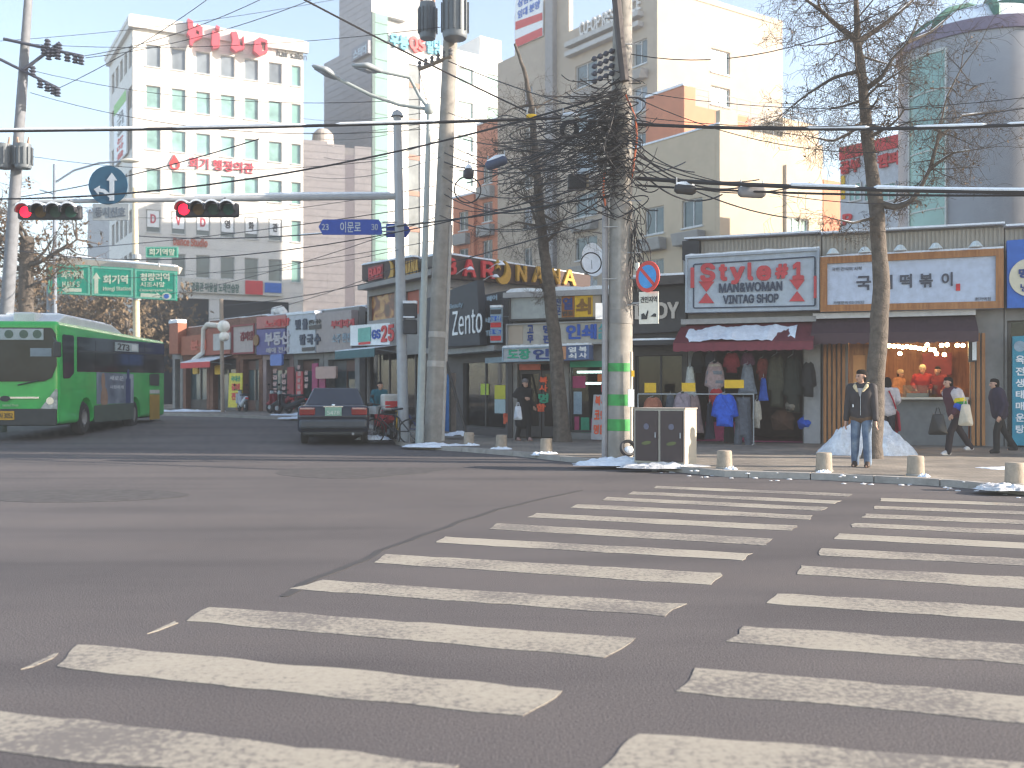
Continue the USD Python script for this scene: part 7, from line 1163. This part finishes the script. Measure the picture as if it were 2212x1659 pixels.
def bag(label, px0, px1, y0, y1, d, m):
    u0,u1,z0,z1 = FS.R(px0,y0,px1,y1); c = FS.P((u0+u1)/2,d,(z0+z1)/2); t = thing('bag', label, 'bag', FS.P((u0+u1)/2,d,z0)); w, h = u1-u0, z1-z0
    part(t, 'body', blend(hullpts([FS.P(u0+0.08,d-0.08,z0+0.05), FS.P(u1-0.08,d-0.08,z0+0.05), FS.P(u0+0.05,d,z0+h*0.6), FS.P(u1-0.05,d,z0+h*0.6), FS.P(u0+w*0.3,d,z1-0.06), FS.P(u1-w*0.3,d,z1-0.06), FS.P((u0+u1)/2,d+0.12,z0+h*0.4)],0.05,10),0.06,4), m, smooth=True); part(t, 'strap', tube([FS.P(u0+w*0.3,d,z1-0.03), FS.P((u0+u1)/2,d+0.02,z1+0.12), FS.P(u1-w*0.3,d,z1-0.03)],0.012,5), m)
bag('bright blue bag on the clothes shop floor', 1722, 1760, 900, 928, 0.0, cl('blue',(0.02,0.09,0.5))); bag('brown leather bag on the clothes shop floor', 1664, 1716, 884, 930, -0.1, cl('leather',(0.09,0.045,0.03))); bag('grey beige shoulder bag hanging low in the doorway', 1698, 1728, 864, 890, 0.3, cl('beigebag',(0.22,0.19,0.15)))

# ------------------------------------------------------------------ people
skin = mat('skin', (0.44,0.26,0.19), 0.55, 0.06); hairm = mat('hair_black', (0.012,0.01,0.01), 0.85, 0.3, 30, spec=0.1)
def person(label, loc, yaw, hgt=1.68, lean=0.0, feet=((-0.1,0.0),(0.1,0.0)), lift=(0,0), hands=((-0.27,0.05,0.80),(0.27,0.05,0.80)), head_turn=0.0, top=None, legs=None, shoes=None, hair=hairm, long_coat=0.0, puff=0.03, hair_len=0.0, elb=-0.07, bands=None, extras=None):
    s = hgt/1.72; loc = np.array(loc, float); t = thing('person', label, 'person', loc); cy_, sy = math.cos(yaw), math.sin(yaw)   # yaw 0 looks along +y
    def W(m):
        v, f = geo(m); v = v*s; v = np.stack([v[:,0]*cy_-v[:,1]*sy, v[:,0]*sy+v[:,1]*cy_, v[:,2]],1)+loc; return trimesh.Trimesh(v, f, process=False)
    A = lambda x,y,z: (x, y+lean*max(0,z-0.9), z)
    hipz, shz = 0.90, 1.42; hips = [A(-0.09,0,hipz), A(0.09,0,hipz)]; sh = [A(-0.185,-0.01,shz), A(0.185,-0.01,shz)]
    kn = []; an = []
    for i in (0,1):
        fx, fy = feet[i]; a = np.array([fx, fy-0.03, 0.09+lift[i]]); h = np.array(hips[i]); k = (a+h)/2+[0,0.04+0.10*abs(fy),0.02]; kn.append(k); an.append(a)
    ell = []
    for i in (0,1):
        h, sp_ = np.array(hands[i]), np.array(sh[i]); dist = np.linalg.norm(h-sp_); b = max(0.0, 0.29**2-(dist/2)**2)**0.5 if dist < 0.58 else 0.0; ell.append((h+sp_)/2+np.array([(-1,1)[i]*0.25*b, -0.95*b, -0.1*b]))
    neck, chin = A(0,0.005,1.47), A(0,0.02,1.52)
    hc = np.array(A(0,0.03,1.615)); ct, st_ = math.cos(head_turn), math.sin(head_turn); Hd = lambda x,y,z: tuple(hc+np.array([x*ct-y*st_, x*st_+y*ct, z]))
    sph = lambda p, r, n=14: m3.Manifold.sphere(r, n).translate(tuple(float(q) for q in p))
    head = m3.Manifold.batch_hull([sph(Hd(0,-0.018,0.03),0.082), sph(Hd(0,0.02,0.02),0.072), sph(Hd(0,0.045,-0.07),0.035), sph(Hd(-0.03,0.02,-0.05),0.04), sph(Hd(0.03,0.02,-0.05),0.04)])
    head += m3.Manifold.batch_hull([sph(Hd(0,0.088,0.015),0.011,8), sph(Hd(0,0.108,-0.022),0.014,8), sph(Hd(-0.014,0.09,-0.026),0.011,8), sph(Hd(0.014,0.09,-0.026),0.011,8)])
    for e in (-1,1): head += m3.Manifold.batch_hull([sph(Hd(e*0.082,-0.005,0.02),0.014,8), sph(Hd(e*0.08,-0.008,-0.025),0.01,8), sph(Hd(e*0.09,-0.022,0.01),0.01,8)])
    man = head + chain([(neck,0.055),(chin,0.05),(tuple(hc-[0,0.01,0.03]),0.05)])
    tors = lambda e: m3.Manifold.batch_hull([sph(A(x,y,z),r+e) for x,y,z,r in ((-0.075,0,0.93,0.095),(0.075,0,0.93,0.095),(-0.07,0.01,1.1,0.085),(0.07,0.01,1.1,0.085))]) + m3.Manifold.batch_hull([sph(A(x,y,z),r+e) for x,y,z,r in ((-0.07,0.01,1.1,0.085),(0.07,0.01,1.1,0.085),(-0.09,0.01,1.3,0.095),(0.09,0.01,1.3,0.095))]) + m3.Manifold.batch_hull([sph(A(x,y,z),r+e) for x,y,z,r in ((-0.09,0.01,1.3,0.095),(0.09,0.01,1.3,0.095),(-0.15,-0.01,1.41,0.055),(0.15,-0.01,1.41,0.055),(0,-0.01,1.45,0.055))])
    man += tors(0.0)
    for i in (0,1):
        man += chain([(hips[i],0.085),(kn[i],0.058),(an[i],0.04)]) + m3.Manifold.batch_hull([sph(an[i]-[0,0.02,0.05],0.035), sph(an[i]+[0,0.14,-0.06],0.028)])
        man += chain([(sh[i],0.055),(ell[i],0.04),(hands[i],0.028)])
        h = np.array(hands[i]); d = h-ell[i]; d /= np.linalg.norm(d)+1e-9; side = np.cross(d,[1.0,0,0]); side /= np.linalg.norm(side)+1e-9; nrm = np.cross(d, side); pc = h+d*0.05
        man += m3.Manifold.batch_hull([sph(h,0.026,10), sph(h+d*0.085+side*0.03,0.013,8), sph(h+d*0.085-side*0.03,0.013,8)])
        for q, (o, L) in enumerate(((0.03,0.066),(0.01,0.075),(-0.01,0.07),(-0.03,0.055))):
            k0 = h+d*0.085+side*o; k1 = k0+d*L*0.5+nrm*0.006; k2 = k0+d*L*0.92+nrm*0.022; man += chain([(k0,0.0095),(k1,0.009),(k2,0.008)], 8)
        th0 = h+d*0.03+side*0.03; man += chain([(th0,0.012),(th0+d*0.03+side*0.025,0.0105),(th0+d*0.06+side*0.028+nrm*0.01,0.009)], 8)
    part(t, 'body', W(blend(man, 0.018, 4)), skin, smooth=True)
    for e in (-1,1): part(t, 'eye', W(ball(Hd(e*0.033,0.082,0.015),0.011,1)), blackp)
    part(t, 'mouth', W(bx(Hd(0,0.082,-0.055),(0.04,0.012,0.009))), mat('lip', (0.3,0.1,0.09)))
    hr = m3.Manifold.batch_hull([sph(Hd(0,-0.03,0.05),0.086), sph(Hd(0,0.03,0.075),0.062), sph(Hd(0,-0.06,-0.02),0.06)]) + m3.Manifold.batch_hull([sph(Hd(e*0.062,-0.022,-0.012),0.038) for e in (-1,1)]+[sph(Hd(0,-0.06,-0.05-hair_len*0.5),0.055)])
    if hair_len: hr += m3.Manifold.batch_hull([sph(Hd(e*0.05,-0.05,0.0),0.045) for e in (-1,1)]+[sph(Hd(e*0.05,-0.06,-hair_len),0.035) for e in (-1,1)])
    hr -= m3.Manifold.batch_hull([sph(Hd(0,0.12,-0.02),0.055), sph(Hd(0,0.1,-0.1),0.06), sph(Hd(0,0.11,0.03),0.045)]); part(t, 'hair', W(blend(hr,0.03,3)), hair, smooth=True)
    tr = m3.Manifold.batch_hull([sph(A(-0.075,0,0.93),0.105),sph(A(0.075,0,0.93),0.105),sph(A(0,0,1.02),0.1)])
    for i in (0,1): tr += chain([(hips[i],0.1),(kn[i],0.078),(an[i]+[0,0,-0.02],0.068)])
    part(t, 'trousers', W(blend(tr,0.04,6)), legs, smooth=True)
    for i in (0,1): part(t, 'shoe', W(blend(m3.Manifold.batch_hull([sph(an[i]-[0,0.03,0.045],0.045), sph(an[i]+[0.012,0.13,-0.055],0.034), sph(an[i]+[-0.012,0.13,-0.055],0.034), sph(an[i]+[0,0.02,-0.0],0.045)]),0.03,2)), shoes, smooth=True)
    jk = tors(puff)
    if long_coat: jk += m3.Manifold.batch_hull([sph(A(e*0.08,0,1.0),0.11+puff*0.5) for e in (-1,1)]+[sph((e*0.10,(feet[0][1]+feet[1][1])*0.25,0.92-long_coat),0.11+puff) for e in (-1,1)])
    else: jk += m3.Manifold.batch_hull([sph(A(e*0.078,0,0.95),0.10+puff*0.7) for e in (-1,1)]+[sph(A(e*0.08,0,1.0),0.10+puff) for e in (-1,1)])
    slv = [chain([(sh[i],0.068+puff*0.6),(ell[i],0.055+puff*0.6),(np.array(hands[i])-(np.array(hands[i])-ell[i])*0.12,0.043+puff*0.3)]) for i in (0,1)]
    part(t, 'jacket', W(blend(jk+slv[0]+slv[1],0.03,6)), top, smooth=True)
    if extras: extras(t, W, A, Hd, sh, ell, hands, sph, an)
    return t
# the man by the snow heap
def man_x(t, W, A, Hd, sh, ell, hands, sph, an):
    cr = m3.Manifold.batch_hull([sph(A(e*0.09,-0.06,1.47),0.05) for e in (-1,1)]+[sph(A(0,-0.085,1.46),0.05)]) + chain([(A(0.10,-0.03,1.48),0.045),(A(0.10,0.08,1.44),0.036),(A(0.05,0.13,1.36),0.02)]) + chain([(A(-0.10,-0.03,1.48),0.045),(A(-0.10,0.08,1.44),0.036),(A(-0.05,0.13,1.36),0.02)])
    part(t, 'fleece_collar', W(blend(cr,0.03,4)), mat('fleece_cream', (0.60,0.50,0.32), 0.9, 0.2, 40, bump=0.8, bsc=90), smooth=True); part(t, 'zip', W(tube([A(-0.01,0.142,1.36),A(-0.01,0.146,1.15),A(-0.01,0.142,0.93)],0.006,5)), steel); part(t, 'chest_patch', W(bx(A(0.12,0.125,1.1),(0.02,0.03,0.05))), white)
    part(t, 'waist_band', W(blend(m3.Manifold.batch_hull([sph(A(e*0.08,0,z),0.122) for e in (-1,1) for z in (0.9,0.93)]),0.04,2)), mat('brown_rib', (0.09,0.055,0.035)), smooth=True); part(t, 'shirt', W(hullpts([A(-0.04,0.11,1.4),A(0.04,0.11,1.4),A(0,0.135,1.28)],0.015)), mat('grey_shirt',(0.3,0.28,0.28)))
mp = onroad(1861, 1009, SW)
jeans = graph('faded_jeans', {'g': ('texture_coordinate', {}), 'n': ('noise_texture', {'scale': 5.0, 'detail': 4.0}), 'r': ('rgb_ramp', {'ramp': [(0.35,(0.05,0.09,0.17)),(0.6,(0.14,0.19,0.26)),(0.75,(0.27,0.30,0.29))]}), 'p': ('principled_bsdf', {'roughness': 0.85})}, [('g.object','n.vector'),('n.fac','r.fac'),('r.color','p.base_color')])
person('man in dark jacket with cream fleece collar and faded jeans standing by the snow heap', mp, math.radians(150), 1.70, feet=((-0.11,0.02),(0.12,-0.03)), hands=((-0.25,0.05,0.83),(0.26,0.04,0.83)), head_turn=math.radians(-40), top=mat('man_jacket',(0.03,0.026,0.03),0.7,0.3,6), legs=jeans, shoes=mat('boot_brown',(0.05,0.03,0.02)), puff=0.034, extras=man_x)
# cook in red apron
APR = col('apron_red', (0.36,0.02,0.04), 0.8)
def apron_x(t, W, A, Hd, sh, ell, hands, sph, an):
    part(t, 'apron', W(hullpts([(x,y,z) for x,y,z in ((-0.2,0.12,1.0),(0.2,0.12,1.0),(-0.26,0.16,0.45),(0.26,0.16,0.45))],0.02)), APR); part(t, 'apron_side', W(hullpts([(0.19,0.05,0.98),(0.24,-0.06,0.9),(0.27,-0.08,0.5),(0.27,0.12,0.48)],0.02)), APR); part(t, 'apron_side', W(hullpts([(-0.19,0.05,0.95),(-0.24,-0.04,0.85),(-0.30,-0.08,0.48),(-0.27,0.12,0.46)],0.02)), APR); part(t, 'strap', W(tube([A(0.0,-0.13,1.43),A(0.1,-0.14,1.2),A(0.17,-0.1,1.0)],0.018,5)), APR)
person('person in white top and red apron facing the snack counter behind the snow heap', np.array([X_(1917,22.4),22.4,SW]), math.radians(-8), 1.64, hands=((-0.2,0.2,1.0),(0.2,0.24,1.02)), top=cl('whitetop',(0.5,0.46,0.47)), legs=cl('charcoal',(0.03,0.03,0.038)), shoes=blk, hair_len=0.1, puff=0.03, extras=apron_x)
# woman with striped sleeves
def stripe_x(t, W, A, Hd, sh, ell, hands, sph, an):
    for i in (0,1):
        a, b, c = np.array(sh[i]), np.array(ell[i]), np.array(hands[i]); L = lambda k: a+(b-a)*min(1,k)+(c-b)*max(0,k-1)
        for k0, k1, mm, r in ((0.12,0.5,cl('whitetop',(0.5,0.46,0.47)),0.140),(0.5,0.8,cl('yellowsleeve',(0.6,0.5,0.02)),0.134),(0.8,1.02,cl('greensleeve',(0.03,0.22,0.05)),0.128),(1.02,1.3,cl('blue',(0.02,0.09,0.5)),0.115)): part(t, 'sleeve_band', W(blend(chain([(L(k0+0.04),r),(L(k1-0.04),r*0.98)]),0.04,2)), mm, smooth=True)
    part(t, 'shoulder_yoke', W(blend(m3.Manifold.batch_hull([sph(A(e*0.13,-0.01,1.43),0.09) for e in (-1,1)]+[sph(A(0,-0.03,1.46),0.09)]),0.04,3)), cl('royal',(0.03,0.09,0.4)), smooth=True)
def walk_yaw(dx, dy): return math.atan2(-dx, dy)
wp_ = onroad(2066, 983, SW)
person('person in white, yellow and green banded jacket walking left with two bags', wp_, walk_yaw(-1,-0.12), 1.62, lean=0.24, feet=((-0.08,0.28),(0.08,-0.36)), lift=(0,0.1), hands=((-0.22,0.22,0.92),(0.24,-0.02,0.93)), top=cl('maroonvest',(0.07,0.02,0.035)), legs=cl('plumblack',(0.022,0.016,0.022)), shoes=mat('shoe_white',(0.6,0.58,0.57)), puff=0.055, extras=stripe_x)
def handbag(label, c, w, h, m, name='bag'):
    c = np.array(c, float); t = thing(name, label, 'bag', c-[0,0,h]); part(t, 'body', blend(hullpts([c+[-w*0.28,0,-h*0.3],c+[w*0.28,0,-h*0.3],c+[-w*0.5,0.05,-h*0.92],c+[w*0.5,-0.05,-h*0.92],c+[0,0.07,-h*0.8],c+[0,-0.07,-h*0.8]],0.035,10),0.04,3), m, smooth=True); part(t, 'handle', tube([c+[-w*0.22,0,-h*0.3],c+[-0.02,0,-0.02],c+[0.02,0,-0.02],c+[w*0.22,0,-h*0.3]],0.01,5), m)
handbag('black plastic bag held in front by the walker in the banded jacket', at(2026,884,20.8)+[0,0,0.05], 0.3, 0.6, mat('bag_black',(0.015,0.015,0.017),0.35)); handbag('cream plastic bag held by the walker in the banded jacket', at(2086,862,20.6)+[0,0,0.05], 0.2, 0.62, mat('bag_cream',(0.5,0.46,0.38),0.4))
person('person in dark quilted jacket walking left at the right picture edge', onroad(2160, 979, SW), walk_yaw(-1,0.1), 1.60, lean=0.14, feet=((-0.09,0.14),(0.09,-0.34)), lift=(0,0.06), hands=((-0.26,0.1,0.88),(0.30,-0.12,0.92)), top=cl('quiltnavy',(0.028,0.022,0.045)), legs=blk, shoes=blk, puff=0.065)
# woman in black by the key shop
def hat_x(t, W, A, Hd, sh, ell, hands, sph, an):
    part(t, 'knit_hat', W(blend(m3.Manifold.batch_hull([sph(Hd(0,-0.02,0.07),0.092), sph(Hd(0,0.03,0.07),0.075)]),0.03,3)), cl('greyhat',(0.13,0.12,0.125)), smooth=True)
person('person in long black coat and grey hat walking past the key shop', np.array([X_(1131,27.2),27.2,SW]), walk_yaw(0.55,-0.8), 1.66, lean=0.08, feet=((-0.08,0.16),(0.08,-0.18)), hands=((-0.27,0.1,0.98),(0.1,0.22,1.22)), top=blk, legs=blk, shoes=cl('pinkshoe',(0.35,0.22,0.2)), long_coat=0.42, puff=0.05, hair_len=0.12, extras=hat_x)
handbag('white plastic bag carried by the person in the long black coat', at(1119,868,27.0), 0.17, 0.5, mat('bag_white',(0.62,0.64,0.7),0.5))
# people inside the snack shop
pf = thing('floor_platform', 'raised platform inside the snack shop behind the counter', 'platform', FS.P(FS.u(2000),-1.6,SW)); part(pf, 'deck', FS.box(FS.u(1925), FS.u(2092), SW+0.035, 0.52, -2.4, -0.95), inner)
def cap_x(t, W, A, Hd, sh, ell, hands, sph, an): part(t, 'cap', W(blend(m3.Manifold.batch_hull([sph(Hd(0,-0.02,0.06),0.095), sph(Hd(0,0.03,0.07),0.08)]),0.03,2)), cl('capcream',(0.5,0.42,0.28)), smooth=True)
person('worker in red top and pale cap behind the snack counter', [*FS.P(FS.u(1996),-1.35,0)[:2],0.52], walk_yaw(-0.3,-1), 1.6, lean=0.15, hands=((-0.2,0.28,1.05),(0.2,0.28,1.05)), top=cl('redtop',(0.28,0.02,0.02)), legs=blk, shoes=blk, extras=cap_x)
person('worker in dark red jacket at the right end of the snack counter', [*FS.P(FS.u(2034),-1.3,0)[:2],0.52], walk_yaw(-0.6,-0.6), 1.56, lean=0.1, hands=((-0.2,0.25,1.05),(0.2,0.25,1.05)), top=cl('wine',(0.16,0.015,0.015)), legs=blk, shoes=blk)
person('worker in orange brown clothes at the back of the snack shop', [*FS.P(FS.u(1946),-2.1,0)[:2],0.52], walk_yaw(0.5,-0.8), 1.5, hands=((-0.2,0.22,1.0),(0.2,0.22,1.0)), top=cl('orangebrown',(0.45,0.22,0.1)), legs=blk, shoes=blk, extras=cap_x)
person('customer in teal top standing behind the red scooter', np.array([X_(818,29.5),29.5,SW]), walk_yaw(0.4,-0.9), 1.62, lean=0.2, hands=((-0.22,0.2,0.95),(0.2,0.25,0.95)), top=cl('tealtop',(0.02,0.12,0.16)), legs=navyc, shoes=blk)
